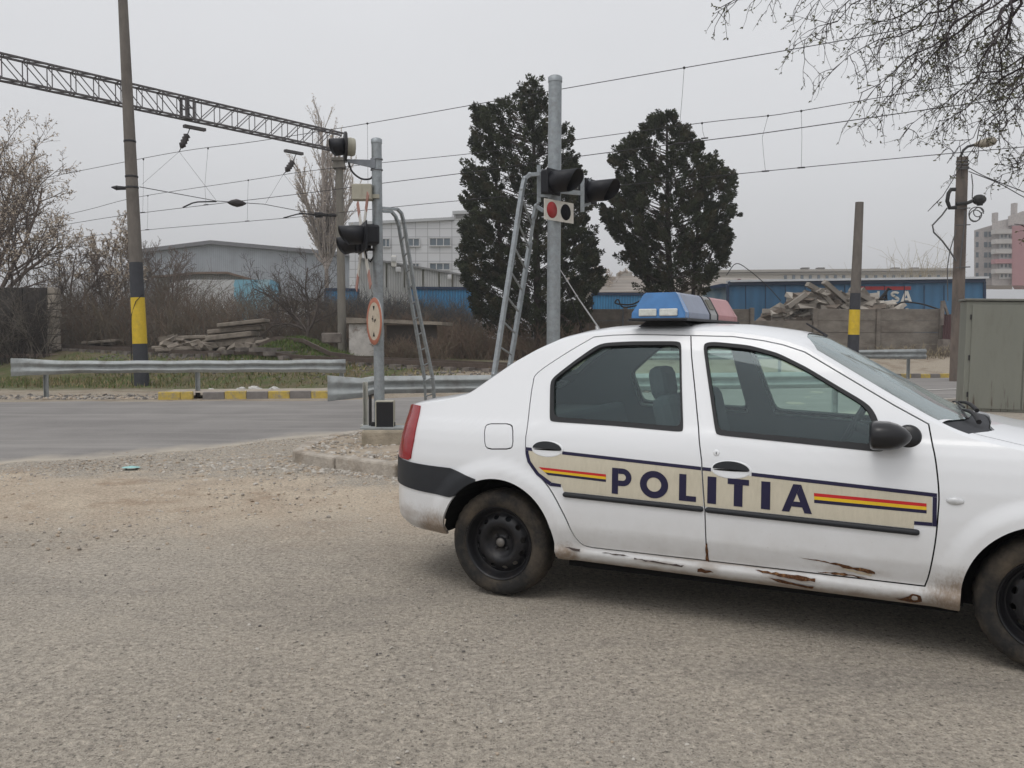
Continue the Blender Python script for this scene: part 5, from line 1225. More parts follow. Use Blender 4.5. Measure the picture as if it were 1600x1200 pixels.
for py in (252,257,262,264): b.tube([U(1494,py,-.28),U(1514,py-1,-.28)],.03,5)
for py in (326,352,418): b.tube([U(1493,py,-.28),U(1516,py-1,-.28)],.02,5)
b.tube([U(1480,325,-.3),U(1472,336,-.3),U(1457,352,-.3),U(1459,363,-.3),U(1472,376,-.3),U(1484,392,-.3),U(1494,408,-.3)],.028,6)
b.tube([U(1494,359,-.3),U(1484,392,-.3),U(1480,420,-.3),U(1481,470,-.3)],.018,5); b.tube([U(1518,272,-.3),U(1520,290,-.3),U(1519,310,-.3)],.018,5)
b.tube([U(1508,330,-.3),U(1506,360,-.3),U(1502,390,-.3),U(1500,420,-.3)],.03,5)
for cx,cy,r in ((1525,337,.20),(1530,331,.16),(1526,334,.24)): b.tube([U(cx,cy,-.3)+Vector((r*math.cos(t),.02*t,r*math.sin(t))) for t in [2*math.pi*i/14 for i in range(15)]],.018,5)
b.build('cable',mat('cable grey',(.09,.09,.09),.7,var=.2),up)
for i,(q,lab) in enumerate(([[(1514,262),(1540,276),(1600,300),(1640,318)],'slack service cable running right from the utility pole, upper one'],[[(1514,268),(1560,286),(1600,308),(1640,326)],'slack service cable running right from the utility pole, lower one'])):
    P=[at(x,y,YU+(x-1514)*-.03) for x,y in q]; b=MB(); b.tube([p-P[0] for p in smoothw(P)],.016,5); ob=b.build('service_cable',WIRE); ob.location=P[0]; tag(ob,lab,'cable')
# ================================================================== GREEN CABINET
def cabinet():
    c0=at(1503,645,15.0*K); X0=c0.x; Yc=15.0*K; wd=1.62; dp=.62; Hh=2.26
    t=thing('relay_cabinet','large grey green steel cabinet with rusty streaked doors standing beyond the car bonnet','cabinet',(X0,Yc,0),R(4))
    t.rotation_euler=(0,R(1.2),R(-15))
    CABM=mat('grey green cabinet paint',(.195,.20,.170),.55,var=.10,scale=3,stretch=(1,1,.25),col2=(.165,.165,.138),mask=(.5,.7),mscale=6)
    b=MB(); b.box((wd/2,dp/2,Hh/2),(wd,dp,Hh-.04),bev=.012); b.build('case',CABM,t)
    b=MB(); b.box((wd/2,dp/2,Hh+.012),(wd+.07,dp+.09,.045),bev=.01); b.build('lid',mat('cabinet lid',(.16,.16,.14),.6,var=.15),t)
    for i,(x0,x1) in enumerate(((.10,1.06),(1.085,1.55))):
        b=MB(); b.box(((x0+x1)/2,-.012,Hh/2-.01),(x1-x0,.026,Hh-.16),bev=.008); d_=b.build('door',CABM,t)
        if i==0:
            for z in (.35,1.1,1.92): b=MB(); b.cyl((x0-.02,-.02,z-.05),(x0-.02,-.02,z+.05),.014,n=8); b.build('hinge',DKS,d_)
        else:
            b=MB(); b.box((x0+.07,-.03,1.30),(.07,.014,.13)); b.build('lock_plate',INKB,d_)
    q=CABM.node_tree; p=q.nodes['Principled BSDF']; lk=p.inputs['Base Color'].links[0]; src=lk.from_socket
    tcn=q.nodes.new('ShaderNodeTexCoord'); mp=q.nodes.new('ShaderNodeMapping'); mp.inputs['Scale'].default_value=(16,16,1.6); nn=q.nodes.new('ShaderNodeTexNoise'); nn.inputs['Scale'].default_value=1.; nn.inputs['Detail'].default_value=6
    sx=q.nodes.new('ShaderNodeSeparateXYZ'); m1=q.nodes.new('ShaderNodeMapRange'); m1.inputs[1].default_value=.15; m1.inputs[2].default_value=1.1; m1.inputs[3].default_value=.05; m1.inputs[4].default_value=-.22
    ad=q.nodes.new('ShaderNodeMath'); m2=q.nodes.new('ShaderNodeMapRange'); m2.inputs[1].default_value=.60; m2.inputs[2].default_value=.70; mx=q.nodes.new('ShaderNodeMix'); mx.data_type='RGBA'; mx.inputs[7].default_value=(.075,.052,.036,1)
    k=q.links.new; k(tcn.outputs['Object'],mp.inputs[0]); k(mp.outputs[0],nn.inputs['Vector']); k(tcn.outputs['Object'],sx.inputs[0]); k(sx.outputs[2],m1.inputs[0]); k(nn.outputs[0],ad.inputs[0]); k(m1.outputs[0],ad.inputs[1]); k(ad.outputs[0],m2.inputs[0]); k(m2.outputs[0],mx.inputs[0]); k(src,mx.inputs[6]); k(mx.outputs[2],p.inputs['Base Color'])
cabinet()
# ================================================================== BACKGROUND BUILDINGS, FENCE, TRAILERS
SK=True
def wall_poly(name,poly_px,Y,depth,m,parent,o):
    """upright slab facing the camera whose outline is given as seen, with real thickness"""
    P=[at(x,y,Y) for x,y in poly_px]; b=MB(); n=len(P); mx=sum(p.x for p in P)/n; A=[p-o for p in P]; B=[p-o+Vector((depth*max(P,key=lambda p:abs(p.x)-abs(p.x-mx)*2).x/Y if SK else 0,depth,0)) for p in P]
    b.add(A+B,[list(range(n)),[n+i for i in range(n)][::-1]]+[[(i+1)%n,i,n+i,n+(i+1)%n] for i in range(n)],False); return b.build(name,m,parent)
def boxpx(x0,x1,y0,y1,Y,o,d=.3):
    p,q=at(x0,y0,Y)-o,at(x1,y1,Y)-o; return ((p+q)/2+Vector((0,d/2,0)),(abs(q.x-p.x),d,abs(p.z-q.z)))
GLB=mat('dull blue window glass',(.10,.13,.155),.15,var=.25,scale=.5,spec=.5)
def tiles_mat():
    m=bpy.data.materials.new('white facade tiles'); m.use_nodes=True; t=m.node_tree; n=t.nodes; l=t.links; p=n['Principled BSDF']; p.inputs['Roughness'].default_value=.5
    tcn=n.new('ShaderNodeTexCoord'); mp=n.new('ShaderNodeMapping'); mp.inputs['Rotation'].default_value=(R(-90),0,0); l.new(tcn.outputs['Object'],mp.inputs[0])
    br=n.new('ShaderNodeTexBrick'); br.offset=0; br.inputs['Scale'].default_value=1; br.inputs['Brick Width'].default_value=1.5; br.inputs['Row Height'].default_value=1.0; br.inputs['Mortar Size'].default_value=.035
    br.inputs['Color1'].default_value=(.56,.565,.58,1); br.inputs['Color2'].default_value=(.51,.515,.53,1); br.inputs['Mortar'].default_value=(.25,.25,.26,1); l.new(mp.outputs[0],br.inputs[0]); l.new(br.outputs[0],p.inputs['Base Color']); return m
def office():
    Y=92.*K; o=at(650,500,Y); o.z=1.2; t=thing('office_building','white tiled office block with ribbon windows behind the first conifer','building',o)
    wall_poly('wall',[(546,452),(546,351),(709,342),(709,333),(745,331),(745,452)],Y,22,tiles_mat(),t,o)
    b=MB(); b.bar(at(545,350,Y-.1)-o,at(709,341.5,Y-.1)-o,.5,.35); b.bar(at(707,332.6,Y-.1)-o,at(746,331,Y-.1)-o,.5,.4); b.build('parapet',mat('parapet metal',(.40,.41,.42),.5,var=.1),t)
    for x0,x1,y0,y1 in ((598,609,373,386),(637,655.5,372.5,385),(671.5,704,372,384.5),(645,655,411.5,423),(671.5,703,411,422)):
        c,d=boxpx(x0,x1,y0,y1,Y,o,.25); c.y=-.02; b=MB(); b.box(c,d); f=b.build('window',GLB,t); b=MB(); k=max(2,int(d[0]/.72))
        for i in range(k+1): b.box((c.x-d[0]/2+d[0]*i/k,-.19,c.z),(.10,.10,d[2]))
        b.box((c.x,-.19,c.z+d[2]/2),(d[0]+.1,.1,.12)); b.box((c.x,-.19,c.z-d[2]/2),(d[0]+.2,.16,.12)); b.build('window_frame',mat('pale window frame',(.5,.5,.5),.5,var=.1),f)
    c,d=boxpx(712,745,333.5,341,Y,o,.25); c.y=-.02; b=MB(); b.box(c,d); b.build('louvre',mat('louvre grey',(.20,.20,.20),.6,var=.2),t)
office()
def corr(name,c1,scale,amt=.25,axis=0,rough=.6):
    m=bpy.data.materials.new(name); m.use_nodes=True; t=m.node_tree; n=t.nodes; l=t.links; p=n['Principled BSDF']; p.inputs['Roughness'].default_value=rough
    tcn=n.new('ShaderNodeTexCoord'); wv=n.new('ShaderNodeTexWave'); wv.bands_direction='XYZ'[axis]; wv.inputs['Scale'].default_value=scale; wv.inputs['Distortion'].default_value=0
    nn=n.new('ShaderNodeTexNoise'); nn.inputs['Scale'].default_value=.6; nn.inputs['Detail'].default_value=8; l.new(tcn.outputs['Object'],nn.inputs['Vector']); l.new(tcn.outputs['Object'],wv.inputs['Vector'])
    mr=n.new('ShaderNodeMapRange'); mr.inputs[3].default_value=1-amt; mr.inputs[4].default_value=1.05; l.new(wv.outputs['Fac'],mr.inputs[0])
    m3=n.new('ShaderNodeMapRange'); m3.inputs[1].default_value=.3; m3.inputs[2].default_value=.7; m3.inputs[3].default_value=.85; m3.inputs[4].default_value=1.12; l.new(nn.outputs[0],m3.inputs[0])
    mm=n.new('ShaderNodeMath'); mm.operation='MULTIPLY'; l.new(mr.outputs[0],mm.inputs[0]); l.new(m3.outputs[0],mm.inputs[1])
    vm=n.new('ShaderNodeVectorMath'); vm.operation='SCALE'; vm.inputs[0].default_value=c1; l.new(mm.outputs[0],vm.inputs['Scale']); l.new(vm.outputs[0],p.inputs['Base Color'])
    b=n.new('ShaderNodeBump'); b.inputs['Strength'].default_value=.5; b.inputs['Distance'].default_value=.05; l.new(wv.outputs['Fac'],b.inputs['Height']); l.new(b.outputs[0],p.inputs['Normal']); return m
def warehouse():
    Y=100.*K; o=at(360,500,Y); o.z=1.2; t=thing('warehouse','wide grey metal warehouse with a low gabled roof behind the bare trees','building',o)
    wall_poly('wall',[(215,470),(215,394),(330,379.5),(470,391),(600,404),(600,470)],Y,30,corr('grey blue cladding',(.285,.305,.335),1.2,.12),t,o)
    b=MB(); b.bar(at(213,393,Y-.3)-o,at(330,378.5,Y-.3)-o,.6,.5); b.bar(at(330,378.5,Y-.3)-o,at(602,403,Y-.3)-o,.6,.5); b.build('roof_edge',mat('roof flashing',(.15,.15,.16),.5,var=.15),t)
    o2=at(370,450,70*K); t=thing('low_shed','low shed with a pale gable roof edge in front of the grey warehouse','building',(o2.x,70*K,1.2)); o2=Vector((o2.x,70*K,1.2))
    wall_poly('wall',[(245,470),(245,434),(310,428),(355,427),(430,448),(430,470)],70*K,8,corr('shed cladding',(.22,.22,.215),1.4,.2),t,o2)
    b=MB(); b.bar(at(240,433,69.8*K)-o2,at(308,426.6,69.8*K)-o2,.5,.2); b.bar(at(308,426.6,69.8*K)-o2,at(356,426.3,69.8*K)-o2,.5,.2); b.bar(at(356,426.3,69.8*K)-o2,at(432,448,69.8*K)-o2,.5,.2); b.build('roof_edge',mat('brown roof edge',(.15,.105,.08),.7,var=.2),t)
    o3=at(660,450,60*K); o3=Vector((o3.x,60*K,1.2)); t=thing('ribbed_annex','pale ribbed annex with a sloping roof line below the white office block','building',o3)
    wall_poly('wall',[(560,482),(560,404),(600,409),(735,432),(735,482)],60*K,10,corr('pale ribbed wall',(.40,.40,.395),1.6,.25),t,o3)
    b=MB(); b.bar(at(560,403.5,59.9*K)-o3,at(600,408.5,59.9*K)-o3,.25,.14); b.bar(at(600,408.5,59.9*K)-o3,at(736,431.5,59.9*K)-o3,.25,.14)
    for x in (604,632,661,686,707): b.bar(at(x,448,59.95*K)-o3,at(x,409+(x-600)*.17,59.95)-o3,.12,.1)
    b.build('frame',mat('annex frame',(.20,.20,.20),.6,var=.15),t)
    for x,y in ((615,405),(622,421),(703,433)): c,d=boxpx(x-4,x+4,y-4,y+4,59.4*K,o3,.4); b=MB(); b.box(c,d,bev=.05); b.cyl(c+Vector((0,-.2,0)),c+Vector((0,-.22,0)),.13); b.build('air_conditioner',mat('air conditioner white',(.5,.5,.5),.5,var=.15),t)
    b=MB(); c,d=boxpx(611,619,399,417,59.5*K,o3,.4); b.box(c,d,bev=.08); b.build('vent_stack',WHTP,t)
warehouse()
def far_buildings():
    Y=140.*K; o=at(1300,440,Y); o.z=1; t=thing('long_building','very long pale flat-roofed building along the skyline above the trailer','building',o)
    wall_poly('wall',[(1105,452),(1105,426),(1480,422),(1500,422),(1500,452)],Y,15,mat('pale plaster',(.42,.40,.36),.9,var=.12,scale=.3),t,o)
    b=MB(); b.bar(at(1103,424,Y-.3)-o,at(1500,421,Y-.3)-o,.8,.45); b.bar(at(1103,428.5,Y-.3)-o,at(1500,425.5,Y-.3)-o,.3,.2); b.build('cornice',mat('cornice',(.30,.285,.26),.9,var=.15),t)
    for x in (1259,1283,1400,1430): c,d=boxpx(x-4,x+4,419,424,Y,o,1.); b=MB(); b.box(c,d); b.box((c.x,c.y,c.z+d[2]/2),(d[0]+.4,1.3,.25)); b.build('roof_vent',mat('vent dark',(.16,.15,.14),.9,var=.15),t)
    b=MB()
    for x in list(range(1225,1325,13))+list(range(1352,1470,14)): c,d=boxpx(x,x+4,430,437,Y,o,.3); c.y=-.05; b.box(c,d)
    b.build('window',GLB,t)
    Y=58.*K; o=at(960,480,Y); o.z=1; t=thing('brown_roof_shed','long low shed with a brownish grey pitched roof seen between the conifers','building',o)
    BR=corr('weathered roof sheet',(.235,.205,.175),1.0,.14,2)
    A=[(905,457),(1215,451),(1215,436),(1010,430),(912,434)]
    P=[at(x,y,Y-.6 if i<2 else Y+5) for i,(x,y) in enumerate(A)]; b=MB(); b.add([p-o for p in P]+[p-o-Vector((0,0,.12)) for p in P],[(0,1,2,3,4),(9,8,7,6,5)]+[(i,5+i,5+(i+1)%5,(i+1)%5) for i in range(5)],False); b.build('roof',BR,t)
    wall_poly('wall',[(908,500),(908,458.5),(1212,452.5),(1212,500)],Y,5,mat('white wall paint',(.48,.47,.45),.9,var=.15,scale=.8,col2=(.36,.34,.31),mask=(.5,.65)),t,o)
    c,d=boxpx(967,988,425,432,Y+5,o,2.); b=MB(); b.box(c,d); b.build('roof_vent',mat('vent pale',(.34,.32,.29),.9,var=.15),t)
    # apartment block, stepped facade seen obliquely plus a pink red gable
    Y=150.*K; o=at(1560,440,Y); o.z=1; t=thing('apartment_block','tall grey apartment block with balconies and a dusty red end wall at the right edge','building',o)
    GW=mat('grey plaster',(.41,.375,.36),.9,var=.12,scale=.25,col2=(.29,.28,.275),mask=(.45,.65)); PK=mat('dusty red plaster',(.33,.17,.18),.9,var=.12,scale=.2)
    wall_poly('wall',[(1522,446),(1522,360),(1552,351),(1552,446)],Y+6,14,GW,t,o); wall_poly('wall',[(1550,446),(1550,347),(1582,341),(1582,446)],Y,14,GW,t,o)
    wall_poly('end_wall',[(1581,446),(1581,353),(1640,350),(1640,446)],Y-1,14,PK,t,o); wall_poly('wall',[(1575,352.5),(1575,338),(1598,330),(1640,326),(1640,350)],Y-.5,12,GW,t,o)
    for k in range(5):
        y=366+k*15.5
        for x0,x1,YY in ((1525,1529,Y+5.9),(1538,1543,Y+5.9),(1545,1549,Y+5.9)): 
            c,d=boxpx(x0,x1,y-4+k*.6,y+4+k*.6,YY,o,.4); b=MB(); b.box(c,d); b.build('window',GLB,t)
        c,d=boxpx(1556,1581,y-8,y-1,Y-1.6,o,1.8); b=MB(); b.box(c,d); b.build('balcony',mat('balcony wall',(.40,.385,.37),.9,var=.12,scale=.4) if k!=3 else PK,t)
        c,d=boxpx(1562,1580,y+.5,y+6.5,Y-.1,o,.5); b=MB(); b.box(c,d); w_=b.build('window',GLB,t); b=MB()
        for i in range(4): b.box((c.x-d[0]/2+d[0]*i/3,c.y-.3,c.z),(.35,.2,d[2]))
        b.box((c.x,c.y-.3,c.z-d[2]/2),(d[0]+.3,.25,.3))
        b.build('window_frame',mat('pale window frame',(.5,.5,.5),.5,var=.1),w_)
    for x,y0,y1 in ((1557,332,346),(1587,317,336)): c,d=boxpx(x-2.5,x+2.5,y0,y1,Y+3,o,1.2); b=MB(); b.box(c,d); b.build('chimney',GW,t)
far_buildings()
TBLUE=corr('blue trailer side',(.035,.125,.235),.55,.12); TBLUD=corr('blue container side',(.035,.20,.40),1.9,.3)
DBLU=mat('dark blue trailer edge',(.018,.035,.075),.5,var=.2)
def letterS(w,h,st):
    pts=[]
    for i in range(15): t=R(20)+R(250)*i/14; pts.append((.5*w-st/2+(w/2-st/2)*0+ (w/2-st/2)*math.cos(t)+st/2-.0*w, h*.73-0+(h*.27-st/2)*math.sin(t)))
    for i in range(15): t=R(90)-R(250)*i/14; pts.append(((w/2-st/2)*math.cos(t)+w/2, h*.27+(h*.27-st/2)*math.sin(t)))
    return pts
def ribbon(mb,pts,st,f,th):
    for p,q in zip(pts,pts[1:]): mb.bar(f(*p),f(*q),th,st,up=(0,1,0)) if False else mb.bar(f(*p),f(*q),st,th,up=(0,-1,0))
def trailer():
    Y=42.*K; o=at(1330,500,Y); o.z=hz(18,40); t=thing('trailer','long blue curtain-sided trailer with white lettering and a red bar behind the rubble heap','trailer',o)
    T=wall_poly('side_curtain',[(1138,520),(1138,446),(1538,441),(1538,520)],Y,2.5,TBLUE,t,o)
    b=MB(); b.bar(at(1138,443,Y-.02)-o,at(1538,438,Y-.02)-o,.3,.22); b.build('roof_rail',DBLU,t)
    b=MB(); b.bar(at(1138,440.0,Y+.3)-o,at(1537,434.6,Y+.3)-o,1.2,.12); b.build('roof',mat('pale tarpaulin roof',(.52,.54,.56),.6,var=.1),t)
    b=MB(); b.bar(at(1538,440,Y)-o,at(1538,520,Y)-o,.14,.14); b.build('corner_post',DBLU,t); b=MB(); b.bar(at(1137,445,Y)-o,at(1137,520,Y)-o,.14,.14); b.build('corner_post',DBLU,t)
    b=MB()
    for x in range(1165,1535,31): b.bar(at(x,446,Y-.02)-o,at(x,512,Y-.02)-o,.05,.03)
    b.build('strap',DBLU,t)
    b=MB(); c,d=boxpx(1344,1423,447.5,453,Y,o,.012); c.y=-.012; b.box(c,d); b.build('red_bar',REDP,t)
    f=lambda x,y: at(1391,472.5,Y)-o+Vector((x,-.02,y))
    b=MB(); s=F_PX/Y; w_,h_=14/s,17.5/s; ribbon(b,letterS(w_,h_,.13),.135,f,.02); b.build('letter',WHTP,t)
    f=lambda x,y: at(1407,473,Y)-o+Vector((x,-.02,y)); w_,h_=17/s,18/s
    b=MB(); ribbon(b,[(0.06,0),(w_/2,h_)],.15,f,.02); b.build('letter',WHTP,t); b=MB(); ribbon(b,[(w_/2+.02,h_),(w_-.05,0)],.15,lambda x,y:f(x,y)+Vector((0,-.004,0)),.02); ribbon(b,[(.15,h_*.3),(w_-.15,h_*.3)],.12,lambda x,y:f(x,y)+Vector((0,-.008,0)),.02); b.build('letter',WHTP,t)
    f=lambda x,y: at(1372,472,Y)-o+Vector((x,-.02,y)); b=MB(); ribbon(b,[(0,0),(0,17/s)],.13,f,.02); ribbon(b,[(0.07,1.2/s),(9/s,1.2/s)],.1,f,.02); b.build('letter',WHTP,t)
    Y=43.5*K; o=at(1110,500,Y); o.z=1.2; t=thing('tarp_stack','pale blue tarpaulin-covered load with a dark roof just left of the long blue trailer','load',o)
    wall_poly('tarpaulin',[(1098,520),(1098,449),(1141,447),(1141,520)],Y,2.4,mat('pale blue tarpaulin',(.14,.25,.33),.7,var=.25,scale=1.5,bump=.5,bscale=2,col2=(.26,.33,.37),mask=(.45,.6),mscale=.8),t,o)
    b=MB(); b.add([at(1094,450,Y-.3)-o,at(1128,443,Y-.3)-o,at(1160,444,Y-.3)-o,at(1160,447,Y-.3)-o,at(1094,452,Y-.3)-o]+[at(1094,450,Y+2)-o,at(1128,443,Y+2)-o,at(1160,444,Y+2)-o,at(1160,447,Y+2)-o,at(1094,452,Y+2)-o],[(0,1,2,3,4),(9,8,7,6,5)]+[(i,5+i,5+(i+1)%5,(i+1)%5) for i in range(5)],False); b.build('roof',DBLU,t)
    b=MB(); b.bar(at(1155,436,Y-1.2),at(1155,500,Y-1.2),.16,.16); solo(b,'red_post',mat('dark red post',(.13,.035,.03),.7,var=.2),'dark red steel post rising behind the fence beside the roof light bar','post')
    for px,Y,lab in (((925,1010,459,486),45.,'low blue container behind the fence between the two conifers'),((640,740,450,475),44.,'ribbed bright blue container below the white office block'),((508,560,452,478),46.,'blue container side glimpsed behind the truss pole')):
        Y=Y*K; x0,x1,y0,y1=px; o=at((x0+x1)/2,500,Y); o.z=1.2; t=thing('blue_container',lab,'container',o,group='blue containers behind the trees')
        wall_poly('side_panel',[(x0,y1+45),(x0,y0),(x1,y0+.5),(x1,y1+45)],Y,2.4,TBLUD,t,o)
        b=MB(); b.bar(at(x0,y0,Y-.03)-o,at(x1,y0+.5,Y-.03)-o,.1,.16); b.bar(at(x0,y0,Y-.03)-o,at(x0,y1+45,Y-.03)-o,.14,.1); b.bar(at(x1,y0,Y-.03)-o,at(x1,y1+45,Y-.03)-o,.14,.1); b.build('frame',DBLU,t)
    Y=46.*K; o=at(350,500,Y); o.z=1.3; t=thing('painted_wall','long low wall sprayed white and turquoise behind the thicket','wall',o)
    gm=bpy.data.materials.new('sprayed wall'); gm.use_nodes=True; q=gm.node_tree; p=q.nodes['Principled BSDF']; p.inputs['Roughness'].default_value=.85
    tcn=q.nodes.new('ShaderNodeTexCoord'); s1=q.nodes.new('ShaderNodeSeparateXYZ'); nn=q.nodes.new('ShaderNodeTexNoise'); nn.inputs['Scale'].default_value=.7; nn.inputs['Detail'].default_value=4; ad_=q.nodes.new('ShaderNodeMath'); ad_.operation='MULTIPLY_ADD'; ad_.inputs[1].default_value=2.5; cr_=q.nodes.new('ShaderNodeValToRGB'); mr=q.nodes.new('ShaderNodeMapRange'); mr.inputs[1].default_value=-3; mr.inputs[2].default_value=9
    q.links.new(tcn.outputs['Object'],s1.inputs[0]); q.links.new(tcn.outputs['Object'],nn.inputs['Vector']); q.links.new(nn.outputs[0],ad_.inputs[0]); q.links.new(s1.outputs[0],ad_.inputs[2]); q.links.new(ad_.outputs[0],mr.inputs[0]); q.links.new(mr.outputs[0],cr_.inputs[0])
    e=cr_.color_ramp; e.interpolation='CONSTANT'; e.elements[0].color=(.52,.52,.52,1); e.elements[1].position=.42; e.elements[1].color=(.20,.40,.50,1)
    for po,c_ in ((.55,(.30,.44,.50)),(.62,(.14,.30,.40)),(.80,(.45,.47,.48))): k=e.elements.new(po); k.color=(*c_,1)
    q.links.new(cr_.outputs[0],p.inputs['Base Color'])
    wall_poly('wall_face',[(262,520),(262,440),(300,437),(425,437),(436,443),(436,520)],Y,.3,gm,t,o)
trailer()
# concrete panel fence
def fence():
    Y=36.*K; x0=at(878,520,Y).x; x1=at(1470,520,Y).x; o=Vector((x0,Y,hz((x0+x1)/2,Y)-.05)); t=thing('concrete_fence','weathered grey fence of concrete boards between posts, behind the car and the rubble','fence',o)
    n=6; W=(x1-x0)/n; r=random.Random(8); Hh=2.28; z0=at(1300,556,Y).z-o.z
    BRD=mat('fence board concrete',(.205,.185,.16),.92,var=.3,scale=1.6,bump=.5,bscale=18,col2=(.135,.115,.098),mask=(.42,.64),mscale=.9,stretch=(1,1,1.8))
    for i in range(n+1):
        b=MB(); b.box((i*W,-.03,z0+Hh/2-.2),(.20,.19,Hh+.5+r.uniform(-.05,.08)),Matrix.Rotation(r.uniform(-.012,.012),3,'Y'),bev=.02); b.build('post',CONCD if i<2 else BRD,t)
        if i<n:
            b=MB()
            for k in range(4):
                if i==3 and k==3: continue
                b.box(((i+.5)*W,.02+r.uniform(-.015,.015),z0+Hh*(k+.5)/4),(W-.22,.07,Hh/4-.006),Matrix.Rotation(r.uniform(-.004,.004),3,'Y'),bev=.012)
            b.box(((i+.5)*W,.02,z0-.3),(W-.22,.07,.58)); b.build('board_panel',BRD,t)
    Y=35.6*K; o=at(1483,520,Y); o.z=hz(o.x,Y); t=thing('sheet_gate','dark maroon metal sheet gate with leaning stakes at the end of the concrete fence','gate',o)
    b=MB(); c,d=boxpx(1474,1500,491,556,Y,o,.03); b.box(c,d); b.build('sheet',corr('maroon sheet',(.075,.028,.03),3.,.3),t)
    b=MB(); b.bar(at(1473,470,Y-.2)-o,at(1471,508,Y-.2)-o,.14,.14); b.bar(at(1474,470,Y-.2)-o,at(1481,492,Y-.2)-o,.10,.10); b.bar(at(1476,530,Y-.3)-o,at(1474,560,Y-.3)-o,.55,.4); b.bar(at(1486,534,Y-.3)-o,at(1483,560,Y-.3)-o,.3,.3); b.bar(at(1491,538,Y-.4)-o,at(1494,572,Y-.4)-o,.14,.14); b.build('stake',CONCD,t)
    for i,(q,lab) in enumerate(([[(1398,478),(1412,472),(1440,475),(1472,485)],'bent dark steel bar sticking out above the concrete fence']
      ,[[(1000,470),(985,476),(962,474),(966,468),(975,480),(1010,474)],'tangle of bent steel bar above the fence left of the light bar']
      ,[[(1135,430),(1150,412),(1170,422),(1200,448),(1220,470)],'thin cable sloping down to the rubble heap'])):
        P=[at(x,y,36.4*K) for x,y in q]; b=MB(); b.tube([p-P[0] for p in smoothw(P)],.04 if i<2 else .022,5); ob=b.build('steel_bar' if i<2 else 'loose_cable',DKS); ob.location=P[0]; tag(ob,lab,'bar' if i<2 else 'cable')
fence()
def chunk(mb,c,d,r,jit=.28):
    """broken concrete lump"""
    M=Matrix.Rotation(r.uniform(0,6.3),3,'Z')@Matrix.Rotation(r.uniform(-.5,.5),3,'X')@Matrix.Rotation(r.uniform(-.4,.4),3,'Y'); c=Vector(c)
    vs=[c+M@Vector((x*d[0]/2*(1+r.uniform(-jit,jit)),y*d[1]/2*(1+r.uniform(-jit,jit)),z*d[2]/2*(1+r.uniform(-jit,jit)))) for x in (-1,1) for y in (-1,1) for z in (-1,1)]
    mb.add(vs,[(0,1,3,2),(4,6,7,5),(0,4,5,1),(2,3,7,6),(0,2,6,4),(1,5,7,3)],False)
